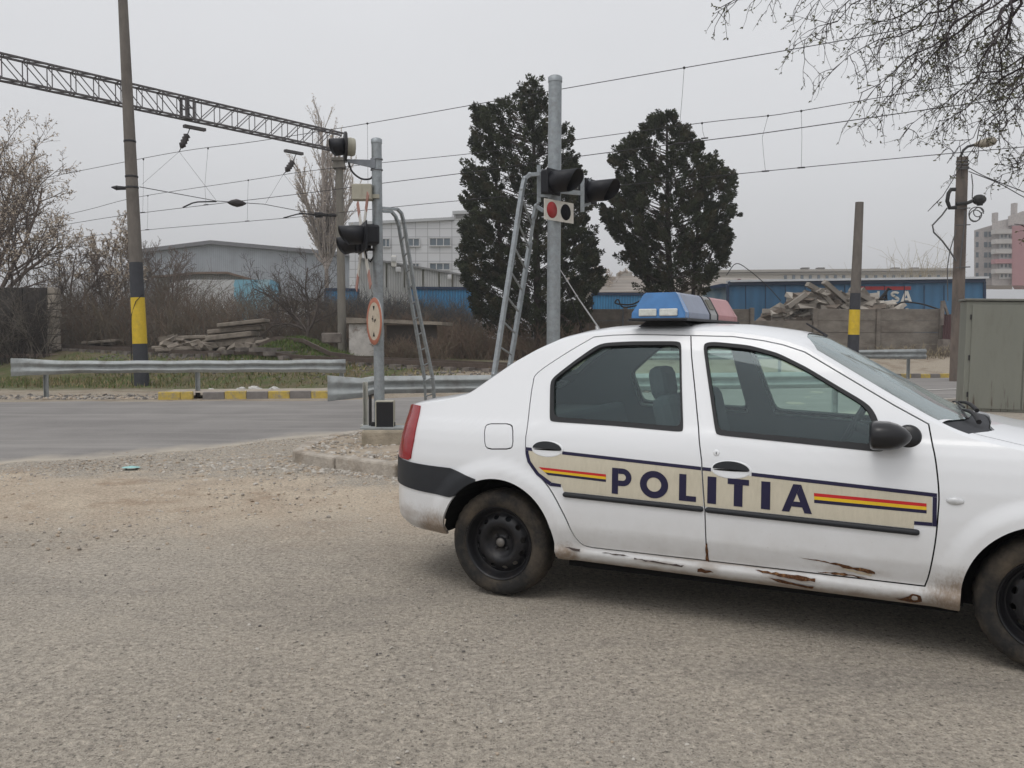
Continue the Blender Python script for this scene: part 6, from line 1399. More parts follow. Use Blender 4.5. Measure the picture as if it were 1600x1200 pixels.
def rubble():
    r=random.Random(12); Y=38.*K; prof=[(1212,489),(1228,482),(1244,471),(1262,457),(1282,450),(1300,453),(1320,462),(1345,460),(1362,468),(1385,473),(1398,479),(1408,489)]
    b=MB()
    for i in range(620):
        k=r.uniform(0,len(prof)-1.001); j=int(k); f=k-j; x=prof[j][0]+(prof[j+1][0]-prof[j][0])*f; yt=prof[j][1]+(prof[j+1][1]-prof[j][1])*f; y=yt+(r.random()**.8)*(500-yt)*.95+2; YY=Y+r.uniform(-.6,1.5)*(1-(y-yt)/60)-(y-yt)/60*.6
        p=at(x,y,YY); s=r.choice((.12,.18,.25,.35,.5,.75)); b.mi=r.choice((0,0,1,2)); chunk(b,p,(s*1.7,s*1.1,s*.32),r)
    for x,y,l,a in ((1275,452,1.1,.5),(1308,458,1.9,.65),(1350,464,1.7,.45),(1244,470,1.2,-.6),(1296,472,1.8,.8)):
        p=at(x,y,Y-.6); b.mi=0; b.box(p,(l,.35,.22),Matrix.Rotation(a,3,'Y')@Matrix.Rotation(.2,3,'Z'))
    p=at(1300,520,39.5*K)
    b.mi=1; b.sphere(p,1,16,10,(4.4,1.6,1.9))
    tag(b.build('rubble',[mat('rubble concrete',(.25,.225,.195),.95,var=.3,scale=2,bump=.5),mat('rubble brown',(.17,.14,.115),.95,var=.3,scale=2,bump=.5),mat('rubble pale',(.34,.31,.27),.95,var=.25,scale=2,bump=.4)],None),'heap of broken concrete slabs and rubble behind the fence, with a dog on top','rubble',kind='stuff')
    # dog sitting on the heap, looking right
    Y=37.2*K; base=at(1373,470,Y); s=at(1391,468,Y).x-base.x   # about 0.55 m
    J=[('pel',(.16,0,.18),.15),('mid',(.36,0,.42),.155),('che',(.55,0,.66),.165),('nek',(.68,0,.86),.10),('hed',(.82,0,1.02),.105),('muz',(1.02,0,.98),.06),('nos',(1.12,0,.96),.035),
       ('hk1',(.26,.14,.13),.12),('kn1',(.50,.16,.16),.07),('ft1',(.58,.16,.03),.045),('hk2',(.26,-.14,.13),.12),('kn2',(.50,-.16,.16),.07),('ft2',(.58,-.16,.03),.045),
       ('sh1',(.62,.11,.52),.075),('el1',(.66,.11,.25),.05),('pw1',(.70,.11,.03),.045),('sh2',(.62,-.11,.52),.075),('el2',(.66,-.11,.25),.05),('pw2',(.70,-.11,.03),.045),
       ('tl1',(-.02,.0,.10),.045),('tl2',(-.22,.04,.06),.03),('ea1',(.76,.08,1.14),.035),('ea2',(.76,-.08,1.14),.035)]
    E=[('pel','mid'),('mid','che'),('che','nek'),('nek','hed'),('hed','muz'),('muz','nos'),('pel','hk1'),('hk1','kn1'),('kn1','ft1'),('pel','hk2'),('hk2','kn2'),('kn2','ft2'),('che','sh1'),('sh1','el1'),('el1','pw1'),('che','sh2'),('sh2','el2'),('el2','pw2'),('pel','tl1'),('tl1','tl2'),('hed','ea1'),('hed','ea2')]
    ix={n:i for i,(n,_,_) in enumerate(J)}; me=bpy.data.meshes.new('dog'); me.from_pydata([tuple(c*s*1.0 for c in p) for _,p,_ in J],[(ix[a],ix[c]) for a,c in E],[])
    me.materials.append(mat('black dog fur',(.012,.010,.010),.8,var=.4,scale=30)); ob=bpy.data.objects.new('dog',me); COL.objects.link(ob); ob.location=base
    m=ob.modifiers.new('skin','SKIN'); 
    for i,(n,p,rd) in enumerate(J): me.skin_vertices[0].data[i].radius=(rd*s,rd*s)
    me.skin_vertices[0].data[0].use_root=True; ob.modifiers.new('sub','SUBSURF').render_levels=2; tag(ob,'black dog sitting upright on top of the rubble heap, looking right','dog')
rubble()
# left-hand ruin, slabs, bunker
def ruins():
    Y=31.*K; o=at(40,556,Y); t=thing('masonry_wall','dark sooty block wall with a broken pale edge at the far left','wall',o)
    r=random.Random(15); b=MB(); p0,p1=at(-90,575,Y)-o,at(73,449,Y)-o; nz_=6; zz_=p0.z; hh=(p1.z-p0.z)/nz_
    for k in range(nz_):
        x=p0.x-r.uniform(0,.6)
        while x<p1.x-.05:
            w_=r.uniform(.55,1.1); x1=min(x+w_,p1.x); b.mi=r.choice((0,0,1)); b.box(((x+x1)/2,.25+r.uniform(-.035,.035),zz_+hh*(k+.5)),(x1-x-.012,.5,hh-.010),Matrix.Rotation(r.uniform(-.015,.015),3,'Y'),bev=.02); x=x1
    b.mi=1; b.box(((p0.x+p1.x)/2,.27,(p0.z+p1.z)/2),(p1.x-p0.x-.1,.42,p1.z-p0.z-.1))
    b.build('wall_face',[mat('dark sooty masonry',(.075,.066,.06),.95,var=.4,scale=3,bump=.7,bscale=9,col2=(.04,.036,.034),mask=(.4,.62),mscale=1.2),mat('black sooty masonry',(.045,.04,.037),.95,var=.4,scale=3,bump=.7,bscale=9)],t)
    r=random.Random(3); b=MB(); y=449
    while y<570:
        h=r.uniform(9,19); w_=r.uniform(9,14) if y<525 else r.uniform(6,16); c,d=boxpx(73.5,73.5+w_,y,y+h-1.2,Y-.05,o,.5); b.box(c,(d[0],d[1],d[2]),Matrix.Rotation(r.uniform(-.05,.05),3,'Y'),bev=.03); y+=h
    b.build('broken_edge',mat('pale edge blocks',(.30,.265,.225),.95,var=.35,scale=3,bump=.5),t)
    b=MB(); c,d=boxpx(-90,92,553,559,Y-.5,o,.6); b.box(c,d,bev=.04); b.build('footing',mat('reddish footing',(.20,.145,.125),.9,var=.3,scale=3),t)
    # stack of slabs
    SL=mat('grey brown slab concrete',(.27,.235,.195),.93,var=.3,scale=2.5,bump=.6,bscale=14,col2=(.17,.145,.12),mask=(.42,.62),mscale=1.5)
    r=random.Random(6)
    labs=['topmost tilted slab of the stack beside the grass mound','second slab down in the stack beside the grass mound','middle slab of the stack, sticking out left','lower left slab of the stack','bottom right slab of the stack','long bottom slab of the stack lying on the earth','flat loose slab left of the stack','small slab lying farther left behind the striped pole','small pale slab at the far left of the slabs']
    for (x0,x1,ya,yb,th,Y),lab in zip(((345,417,509,501,6,29.6),(330,410,519,512,6.5,29.8),(327,400,529,521,8,29.5),(342,405,539,531,8,29.6),(372,404,538,535,7,29.9),(250,312,547,543,6,29.3),(277,330,528,526,5.5,29.9),(244,275,543,543,5,29.6),(136,190,536,532,4.5,33)),labs):
        Y=Y*K; p,q=at(x0,ya,Y),at(x1,yb,Y); d=q-p; b=MB(); b.box((0,0,0),(d.length,1.1,th*Y/F_PX),Matrix.Rotation(-math.atan2(d.z,d.x),3,'Y')@Matrix.Rotation(r.uniform(-.15,.1),3,'Z'),bev=.035)
        ob=b.build('concrete_slab',SL); ob.location=(p+q)/2; tag(ob,lab,'slab',group='discarded concrete slabs')
    b=MB()
    for i in range(70):
        x=r.uniform(255,425); y=r.uniform(528,549) if x<330 else r.uniform(535,549); p=at(x,y,29.4*K+r.uniform(-.6,.6)); s=r.uniform(.15,.45); b.mi=0; chunk(b,p,(s*1.5,s,s*.5),r)
    tag(b.build('slab_debris',SL,None),'broken concrete bits around the stacked slabs','debris',kind='stuff')
    # low bunker
    Y=29.*K; o=at(590,545,Y); o.z=hz(o.x,Y); t=thing('low_bunker','low ruined hut with thick concrete roof slab and flaking white wall','hut',o)
    b=MB(); b.add([at(541,496,Y)-o,at(690,503,Y)-o,at(690,508,Y)-o,at(604,505,Y)-o,at(541,505,Y)-o]+[at(541,496,Y)-o+Vector((.3,2.2,.02)),at(690,503,Y)-o+Vector((.3,2.2,.02)),at(690,508,Y)-o+Vector((.3,2.2,0)),at(604,505,Y)-o+Vector((.3,2.2,0)),at(541,505,Y)-o+Vector((.3,2.2,0))],[(0,1,2,3,4),(9,8,7,6,5)]+[(i,5+i,5+(i+1)%5,(i+1)%5) for i in range(5)],False); b.build('roof_slab',SL,t)
    b=MB(); c,d=boxpx(545,600,506.5,556,Y+.15,o,.25); b.box(c,d); b.build('wall',mat('flaking white wall',(.50,.47,.44),.95,var=.2,scale=4,bump=.5,col2=(.24,.20,.17),mask=(.50,.60),mscale=1.6),t)
    b=MB(); c,d=boxpx(604,682,508,556,Y+.5,o,.25); b.box(c,d); b.build('side_wall',mat('dark hut concrete',(.085,.072,.062),.95,var=.3,scale=3),t)  # side wall in a darker concrete than the white front
    b=MB(); c,d=boxpx(502,532,520,536,30.6,o,.3); b.box(c,d,bev=.04); ob=b.build('concrete_pipe_stub',CONCD); ob.location=o; tag(ob,'short dark concrete block lying on the mound left of the truss pole','block')
ruins()
# ================================================================== LITTER AND STONES
def litter():
    p=at(205,733.5,8.25*K); b=MB(); r=random.Random(1); n=14; vs=[(0,0,.03)]
    for k in (1,2):
        for j in range(n): t=2*math.pi*j/n; vs.append((.05*k*math.cos(t)*(1+.1*r.random()),.042*k*math.sin(t),.026-.008*k+.006*r.random()))
    b.add(vs,[(0,1+j,1+(j+1)%n) for j in range(n)]+[(1+j,1+n+j,1+n+(j+1)%n,1+(j+1)%n) for j in range(n)],True)
    ob=b.build('plastic_lid',mat('mint plastic',(.28,.52,.50),.5,var=.1)); ob.location=(p.x,p.y,.012); tag(ob,'crumpled mint green plastic lid lying on the earth at left','litter')
    for x,y,s,lab in ((397,593,.15,'crumpled white bag, tallest of the litter under the guard rail'),(428,596,.13,'flat white bag, rightmost of the litter under the guard rail'),(377,596,.12,'grey white rag between the litter bags under the guard rail'),(330,597,.08,'small white scrap nearest the guard rail post')):
        Y=19.6*K; p=at(x,y,Y); r=random.Random(x); b=MB(); M=Matrix.Rotation(r.uniform(0,3),3,'Z'); b.sphere((0,0,0),s,10,7,(1.2,.7,.55),M); b.v=[tuple(c*(1+r.uniform(-.28,.28)) for c in v) for v in b.v]; b.sm=[False]*len(b.sm)
        ob=b.build('litter_bag',mat('white plastic bag',(.55,.54,.52),.6,var=.15)); ob.location=(p.x,p.y,max(hz(p.x,p.y),.1)+s*.3); tag(ob,lab,'litter')
litter()
ICO=None
def stones(name,lab,n,posf,sz,m,seed):
    r=random.Random(seed); bm=bmesh.new(); bmesh.ops.create_icosphere(bm,subdivisions=1,radius=1); V=[v.co.copy() for v in bm.verts]; Fq=[[v.index for v in f.verts] for f in bm.faces]; bm.free()
    vs=[];fs=[];mi=[]
    for i in range(n):
        x,y=posf(r); s=sz(r); M=Matrix.Rotation(r.uniform(0,6.3),3,'Z')@Matrix.Rotation(r.uniform(-.6,.6),3,'X'); sc=(s*r.uniform(.7,1.3),s*r.uniform(.6,1.1),s*r.uniform(.35,.75)); b=len(vs); zb_=r.uniform(-.15,.5)*sc[2]+hz(x,y)+ISLZ(x,y)
        for v in V: q=M@Vector((v.x*sc[0]*r.uniform(.8,1.2),v.y*sc[1]*r.uniform(.8,1.2),v.z*sc[2]*r.uniform(.8,1.2))); vs.append((x+q.x,y+q.y,zb_+q.z))
        fs.extend([[b+k for k in f] for f in Fq]); mi.extend([r.randrange(len(m))]*len(Fq))
    me=bpy.data.meshes.new(name); me.from_pydata(vs,[],fs)
    for q in m: me.materials.append(q)
    me.polygons.foreach_set('material_index',mi); me.polygons.foreach_set('use_smooth',[False]*len(fs)); o=bpy.data.objects.new(name,me); COL.objects.link(o); return tag(o,lab,'stones',kind='stuff')
isl_np=[tuple(p) for p in isl]
def ISLZ(x,y): return .13 if inside(ccw(isl_np),np.array([[x,y]]))[0] else 0.
ST=[mat('pale stone',(.46,.43,.385),.9,var=.15),mat('grey stone',(.315,.288,.252),.9,var=.15),mat('tan stone',(.38,.315,.245),.9,var=.15),mat('dark stone',(.14,.13,.12),.9,var=.15)]
def pos_edge(r):
    x=r.uniform(-13,-1.9); t=r.gauss(0,1); return x+r.gauss(0,.1), lerp(near,x)-.45+t*.42-abs(r.gauss(0,.25))
stones('road_edge_gravel','pale crushed stone along the ragged near edge of the road',5200,pos_edge,lambda r:.004+.017*r.random()**2.6,ST[:3],31)
def pos_isl(r):
    while 1:
        x,y=r.uniform(-2.6,.2),r.uniform(7.6,10.9)*K
        if inside(ccw(isl_np),np.array([[x,y]]))[0] and (r.random()<.9 if y>(8.3+.5*x+1.)*K else .35): return x,y
stones('island_gravel','loose stones on the earth of the traffic island',1500,pos_isl,lambda r:.010+.035*r.random()**2,ST[:3],32)
def pos_tip(r): return -2.75+r.gauss(0,.65),8.6*K+r.gauss(0,.5)
stones('kerb_debris','crumbled stones and earth around the broken tip of the kerb',1400,pos_tip,lambda r:.008+.03*r.random()**2.2,ST[:3],33)
def pos_kerb(r): x=r.uniform(-2.6,-.6); return x,(8.72-(x+2.52)*.70)*K-.12-abs(r.gauss(0,.14))
stones('kerb_foot_gravel','small stones along the foot of the island kerb',900,pos_kerb,lambda r:.006+.026*r.random()**2.4,ST[:3],34)
def pos_yard(r):
    while 1:
        y=1.75+7.*r.random()**1.5; x=r.uniform(-.78,.78)*y
        if not(x>.15 and y>3.2): return x,y
stones('yard_pebbles','scattered pebbles and grit on the worn yard surface',5200,pos_yard,lambda r:.0016+.0075*r.random()**3.2,ST,35)
def pos_earth(r): x=r.uniform(-7,-.9); return x,r.uniform(5.0,8.6)*K-.1*x*.2
stones('earth_clods','clods and small stones on the bare earth strip',2600,pos_earth,lambda r:.004+.017*r.random()**3,[ST[2],ST[1],ST[0]],36)
def pos_verge(r): x=r.uniform(-13,-8.4); return x,18.0*K+abs(r.gauss(0,.8))
stones('verge_rubble','brown grit and stones on the verge under the guard rail',1300,pos_verge,lambda r:.015+.06*r.random()**2.2,[ST[2],ST[1],ST[3]],37)
def pos_bal(r):
    s=r.uniform(-6,16); n=r.gauss(-1.5,1.1); return -.9-.9*s+.436*n,(24.5+.436*s+.9*n)*K
stones('ballast','dark ballast stones around the rails on the embankment',2600,pos_bal,lambda r:.02+.05*r.random(),[ST[3],ST[3],mat('rusty ballast',(.15,.115,.09),.9,var=.2)],38)

# ================================================================== VEGETATION
BARK=mat('grey brown bark',(.085,.068,.058),.95,var=.3,scale=6,bump=.4); TWIG=mat('thin grey twig',(.17,.135,.115),.9,var=.25,scale=3); TWGP=mat('pale twig',(.34,.295,.265),.9,var=.25,scale=3)
BUD=mat('buff flower bud',(.47,.395,.31),.8,var=.3,scale=5); BUDG=mat('green grey young leaf',(.075,.075,.035),.8,var=.35,scale=8)
class TW(MB):
    """fast builder of tapering three-sided twigs"""
    def seg(s,P,R_,n=3):
        k=len(P); b=len(s.v); t=P[1]-P[0]
        a=t.cross(Vector((.31,.17,.93)));a=a.normalized() if a.length>1e-9 else Vector((1,0,0)); c=t.cross(a).normalized()
        for i in range(k):
            for j in range(n):
                g=2*math.pi*j/n; v=P[i]+(a*math.cos(g)+c*math.sin(g))*R_[i]; s.v.append((v.x,v.y,v.z))
        for i in range(k-1):
            for j in range(n): s.f.append([b+i*n+j,b+i*n+(j+1)%n,b+(i+1)*n+(j+1)%n,b+(i+1)*n+j]); s.m.append(s.mi); s.sm.append(True)
    def leaf(s,p,d,sz):
        d=d.normalized(); u=d.orthogonal().normalized(); b=len(s.v)
        w_=d.cross(u)
        for v in (p,p+d*sz*.5+u*sz*.28,p+d*sz,p+d*sz*.5-u*sz*.28+w_*sz*.1): s.v.append((v.x,v.y,v.z))
        s.f.append([b,b+1,b+2,b+3]); s.m.append(s.mi); s.sm.append(False)
def rdir(r): 
    while 1:
        v=Vector((r.uniform(-1,1),r.uniform(-1,1),r.uniform(-1,1)))
        if .05<v.length<1: return v.normalized()
def grow(tw,bd,p,d,L_,rad,dep,r,o):
    n=max(3,min(6,int(L_/o['seg'])+2)); P=[p.copy()]; D=[d.copy()]
    for i in range(n):
        d=(d+rdir(r)*o['wob']+Vector((0,0,o['up']))*(.5 if dep else .25)).normalized(); P.append(P[-1]+d*(L_/n)); D.append(d.copy())
    tw.seg(P,[max(rad*(1-.6*i/n),o['rmin']) for i in range(n+1)],5 if rad>.05 else 3)
    if dep>=o['dep']:
        if bd is not None:
            for i in range(1,n+1):
                for _ in range(o['buds']):
                    q=P[i]+(P[i-1]-P[i])*r.random(); bd.leaf(q,(rdir(r)+D[i]*.5),o['bsz']*r.uniform(.6,1.4))
        return
    k=o['kids'][dep]
    for j in range(k):
        f=o['f0'][min(dep,len(o['f0'])-1)]+(1-o['f0'][min(dep,len(o['f0'])-1)])*(j+r.random()*.9)/k; x=f*n; i=min(int(x),n-1); q=P[i].lerp(P[i+1],x-i)
        side_=D[i+1].cross(rdir(r)).normalized(); a=o['ang']*r.uniform(.7,1.3); nd=(D[i+1]*math.cos(a)+side_*math.sin(a)).normalized()
        grow(tw,bd,q,nd,L_*o['len']*r.uniform(.6,1.1)*(1.15-.5*f),max(rad*(1-.6*f)*.62,o['rmin']),dep+1,r,o)
def bare_tree(name,lab,base,h,o,seed,mt,mb_=None,group=None,dirs=None,trunk_h=.25,rad=.12,bark=None):
    r=random.Random(seed); t=thing(name,lab,'tree',base,group=group); tk=MB(); tw=TW(); bd=TW() if mb_ else None
    if dirs is None: dirs=[(0,0,1)]
    top_=Vector((r.uniform(-.1,.1)*h*.2,0,h*trunk_h)); tk.tube([Vector((0,0,-.2)),top_*.5+Vector((r.uniform(-.05,.05)*h*.2,0,0)),top_],[rad*1.25,rad,rad*.85],9); tk.build('trunk',bark or BARK,t)
    for d in dirs: 
        v=Vector(d); grow(tw,bd,top_-Vector((0,0,.05)),v.normalized(),h*(1-trunk_h)*v.length*.62,rad*.75,0,r,o)
    tw.build('branches',mt,t,False)
    if bd: bd.build('buds',mb_,t,False)
    return t
OPT=dict(seg=.35,wob=.16,up=.10,dep=3,kids=[9,7,5],f0=[.15,.2,.2],ang=.75,len=.56,rmin=.009,buds=2,bsz=.09)
def gp(px,Y,dz=0): Y=Y*K; x=at(px,500,Y).x; return (x,Y,hz(x,Y)+dz)
bare_tree('budding_tree','big budding fruit tree spreading over the dark masonry wall at the far left',gp(-8,33),10.6,dict(OPT,kids=[11,8,6],buds=1,bsz=.095,rmin=.007,up=.13,wob=.2),41,TWIG,BUD,dirs=[(-.25,0,1.25),(.30,-.1,1.18),(.55,0,.92),(-.6,.1,.9),(.68,.1,.42),(.1,.3,1.1)],trunk_h=.20,rad=.15)
bare_tree('bare_tree','slender leafless tree in the thicket just left of the striped pole',gp(168,37),6.9,dict(OPT,kids=[8,7,5],rmin=.010),42,TWIG,BUD,dirs=[(-.3,0,1),(.3,0,1.1),(.05,.2,1.2)],rad=.09)
bare_tree('bare_tree','leafless tree with upright twigs behind the striped pole',gp(212,39),6.6,dict(OPT,kids=[8,7,5],rmin=.010,up=.2),43,TWIG,None,dirs=[(-.35,0,1),(.4,0,1.1),(.05,.2,1.2)],rad=.09)
bare_tree('bare_tree','low leafless tree against the grey warehouse right of the striped pole',gp(268,40),5.6,dict(OPT,kids=[8,7,5],rmin=.010,up=.18),44,TWIG,None,dirs=[(-.5,0,.9),(.45,0,1.),(.05,.2,1.2)],rad=.08)
bare_tree('bare_tree','thin leafless sapling in the gap beside the dark masonry wall',gp(112,36),5.8,dict(OPT,kids=[8,7,5],rmin=.010),45,TWIG,None,dirs=[(-.3,0,1),(.5,0,.9),(.0,.2,1.2)],rad=.08)
bare_tree('gnarled_tree','gnarled dark leafless tree with twisted boughs between slab stack and truss pole',gp(478,31.5),4.9,dict(OPT,wob=.34,kids=[9,7,5],up=.10,rmin=.006,ang=.9,len=.62),46,mat('dark bark twig',(.10,.082,.072),.95,var=.3),None,dirs=[(-1.0,0,.85),(-.6,.1,1.0),(.2,0,1.15),(.5,-.1,.9),(-1.2,0,.35)],trunk_h=.22,rad=.085)
bare_tree('poplar','tall narrow leafless poplar rising behind the truss pole',gp(513,56),17.7,dict(OPT,seg=.9,wob=.07,up=.30,dep=2,kids=[30,8],f0=[.05,.1],ang=.50,len=.34,rmin=.0085,buds=1,bsz=.12),47,TWGP,BUD,dirs=[(0,0,1.42),(.12,0,1.22),(-.12,.03,1.22),(.20,0,1.0),(-.20,0,1.0),(.06,.2,1.1),(.30,0,.75),(-.30,0,.75)],trunk_h=.30,rad=.17,bark=mat('pale poplar bark',(.24,.205,.18),.95,var=.3,scale=6))
bare_tree('bare_tree','small faraway leafless tree above the brown shed roof right of the second conifer',gp(1188,72),6.2,dict(OPT,seg=.6,kids=[8,7,5],rmin=.016),48,TWGP,None,dirs=[(-.5,0,.9),(.5,0,.9),(.05,.2,1.1)],rad=.12,trunk_h=.35)
bare_tree('bare_tree','leafless tree top showing between the two conifers',gp(930,60),7.6,dict(OPT,seg=.6,kids=[8,7,5],rmin=.014),49,TWGP,BUD,dirs=[(-.4,0,1),(.4,0,1.),(.05,.2,1.1)],rad=.12,trunk_h=.3)
# conifers: flattened sprays of small scale leaves on rising limbs
CON=[mat('dark conifer green',(.036,.044,.026),.95,var=.35,scale=1.2,spec=.08),mat('conifer green',(.055,.064,.036),.95,var=.35,scale=1.2,spec=.08),mat('brown green conifer',(.070,.066,.040),.95,var=.3,scale=1.2,spec=.08)]
def conifer(lab,outline,Y,base_px,leaders,seed,clusters,depthr,hole=0):
    """outline: (py, left px, right px) rows of the ragged crown"""
    Y=Y*K; r=random.Random(seed); bx,by=base_px; o=at(bx,by,Y); o.z=hz(o.x,Y); t=thing('conifer',lab,'tree',o)
    tk=MB(); px_m=Y/F_PX
    for (x0,y0,x1,y1,rd) in leaders:
        a,c=at(x0,y0,Y)-o,at(x1,y1,Y+r.uniform(-.4,.4))-o; a.z=min(a.z,a.z); tk.tube([a,a.lerp(c,.5)+Vector((r.uniform(-.15,.15),r.uniform(-.2,.2),0)),c],[rd,rd*.65,rd*.2],8)
    tk.build('trunk',mat('dark conifer bark',(.04,.03,.026),.95,var=.3,scale=5),t)
    V=[];Fq=[];Mi=[]; lim=TW()
    ys=[q[0] for q in outline]
    def width(y): return np.interp(y,ys,[q[1] for q in outline]),np.interp(y,ys,[q[2] for q in outline])
    W=[max(q[2]-q[1],8) for q in outline]
    lumps=[]
    for i in range(clusters):
        while 1:
            y=r.uniform(ys[0],ys[-1]); l_,rr=width(y)
            if r.random()<(rr-l_)/max(W)+.08: break
        u=r.uniform(-1,1); u=math.copysign(abs(u)**.80,u)*(1.07 if r.random()<.07 else 1); x=(l_+rr)/2+u*(rr-l_)/2
        if hole and math.sin(x*.085+seed)*math.sin(y*.07+1.3*seed)+.6*math.sin(x*.19-y*.13)>hole and r.random()<.85: continue
        dmax=depthr*((rr-l_)/max(W))*math.sqrt(max(1-u*u,.02)); w_=r.uniform(-1,1)*dmax
        lumps.append((x,y,w_,abs(u)))
    for x,y,w_,au in lumps:
        c=at(x,y,Y+w_)-o; ax=at((leaders[0][0]+leaders[0][2])/2,y,Y)-o; out=(c-ax); out.z=0; ln=out.length
        d=(out.normalized() if ln>.2 else rdir(r)); d=(d+Vector((0,0,r.uniform(.35,1.3)))+rdir(r)*.3).normalized()
        s=r.choice((.22,.3,.38,.5,.62))*(1.05-.25*au); mi=r.choice((0,0,1,1,2))
        if ln>.3 and r.random()<.25: p0=ax.lerp(c,.15)-Vector((0,0,ln*.35)); lim.seg([p0,p0.lerp(c,.6)-Vector((0,0,.06)),c],[.03,.018,.006])
        a=d.orthogonal().normalized(); b_=d.cross(a)
        for k in range(112):
            f=r.random()**.8; g=r.uniform(0,6.283); rr_=s*.46*math.sqrt(r.random())*(1.05-.75*f); p=c+d*(s*1.25*(f-.25))+(a*math.cos(g)+b_*math.sin(g))*rr_
            q=(d*.9+(a*math.cos(g)+b_*math.sin(g))*.7+rdir(r)*.55).normalized(); L_=r.uniform(.05,.11); e=q.cross(rdir(r)).normalized()*L_*.31
            bb=len(V); V.extend([tuple(p-e),tuple(p+e),tuple(p+q*L_+e*.5),tuple(p+q*L_*1.15-e*.3)]); Fq.append((bb,bb+1,bb+2,bb+3)); Mi.append(mi)
    me=bpy.data.meshes.new('crown'); me.from_pydata(V,[],Fq)
    for m in CON: me.materials.append(m)
    me.polygons.foreach_set('material_index',Mi); ob=bpy.data.objects.new('crown',me); COL.objects.link(ob); ob.parent=t
    if lim.v: lim.build('limbs',BARK,t,False)
conifer('tall double-topped dark conifer standing behind the thick signal post',[(128,826,834),(145,818,845),(160,812,848),(172,745,848),(180,740,856),(195,745,868),(210,742,888),(235,738,893),(262,734,904),(290,730,908),(330,728,915),(370,726,922),(405,722,930),(440,728,938),(470,738,930),(500,752,915),(525,775,890)],33.,(838,548),[(842,560,832,140,.20),(800,560,768,190,.14),(870,560,880,230,.12),(905,545,915,420,.08)],51,1850,2.6,.8)
conifer('second dark conifer, wider and more ragged, above the roof light bar',[(178,1038,1046),(190,1028,1056),(205,1008,1068),(220,990,1082),(232,975,1094),(248,960,1108),(260,952,1120),(268,985,1128),(282,962,1140),(300,955,1146),(318,945,1140),(336,940,1147),(352,952,1138),(372,962,1141),(392,985,1132),(408,978,1136),(425,992,1122),(445,996,1104),(458,1006,1100)],33.,(1055,548),[(1055,560,1042,190,.20),(1022,560,990,240,.12),(1080,560,1100,260,.12),(1068,540,1135,330,.07)],52,1500,2.8,.5)
# brown thicket and scrub
def thicket(name,lab,n,posf,hf,mats,seed,lean=.35,rmin=.008,kids=4):
    r=random.Random(seed); tw=TW()
    for i in range(n):
        x,y=posf(r); h=hf(r,x,y); p=Vector((x,y,hz(x,y)-.05)); tw.mi=r.randrange(len(mats)); d=Vector((r.gauss(0,lean),r.gauss(0,lean),1)).normalized(); P=[p]
        for k in range(4): d=(d+rdir(r)*.22+Vector((0,0,-.05*k))).normalized(); P.append(P[-1]+d*(h/4))
        tw.seg(P,[max(rmin,rmin*2*(1-k/5)) for k in range(5)])
        for k in range(kids):
            j=r.randrange(1,4); q=P[j].lerp(P[j+1],r.random()); dd=(d+rdir(r)*.9).normalized(); l_=h*r.uniform(.15,.4); m_=q+dd*l_*.5; e=m_+(dd+rdir(r)*.4).normalized()*l_*.5; tw.seg([q,m_,e],[rmin,rmin*.85,rmin*.6])
    return tag(tw.build(name,mats,None,False),lab,'thicket',kind='stuff')
BR=[mat('brown stem',(.165,.134,.096),.95,var=.3,scale=2),mat('reddish stem',(.165,.116,.086),.95,var=.3,scale=2),mat('grey stem',(.15,.13,.108),.95,var=.3,scale=2)]
def pxpos(x0,x1,Y0,Y1):
    def f(r):
        Y=r.uniform(Y0,Y1)*K; return at(r.uniform(x0,x1),500,Y).x,Y
    return f
thicket('thicket','dense brown leafless thicket beyond the railway on the left',2300,pxpos(85,545,32.5,41),lambda r,x,y:r.uniform(1.0,2.7)*(1.15 if x<-12 else 1.),BR,61,kids=6)
thicket('tall_thicket','taller leafless scrub behind the dark masonry wall and around the striped pole',420,pxpos(60,300,37,42),lambda r,x,y:r.uniform(2.5,4.6),[BR[2],BR[0]],62,kids=7)
thicket('creeper_stems','bare dark creeper stems clinging to the sooty block wall',150,pxpos(-60,78,30.3,30.85),lambda r,x,y:r.uniform(1.0,3.6),[mat('black stem',(.05,.04,.035),.95,var=.3),BR[2]],67,rmin=.010,kids=9)
thicket('hut_scrub','brown weeds along the dark side of the low hut',260,pxpos(600,700,28.3,29.3),lambda r,x,y:r.uniform(.4,1.1),[BR[0],BR[1]],68,kids=6)
thicket('low_scrub','reddish brown scrub under the conifers and behind the low hut',1700,pxpos(560,930,31.5,35.5),lambda r,x,y:r.uniform(.7,1.9),[BR[1],BR[0],BR[1]],63,kids=6)
thicket('blue_grey_scrub','grey scrub in front of the bright blue containers',2300,pxpos(495,745,36,39.5),lambda r,x,y:r.uniform(1.5,2.75),[BR[2],mat('grey blue stem',(.08,.085,.09),.95,var=.3)],64,kids=7)
thicket('dry_reeds','tall pale dry weeds standing above the roof of the long blue trailer',130,pxpos(1385,1470,55,57),lambda r,x,y:r.uniform(5.5,8.2) if r.random()<.35 else r.uniform(4.4,6.0),[mat('straw stem',(.33,.28,.19),.95,var=.25)],65,lean=.10,rmin=.012,kids=3)
thicket('weeds','dry weeds at the foot of the concrete fence near the utility pole',260,pxpos(1365,1500,33.5,35.6),lambda r,x,y:r.uniform(.25,.7),[BR[0],mat('straw stem',(.33,.28,.19),.95,var=.25)],66,rmin=.009,kids=3)
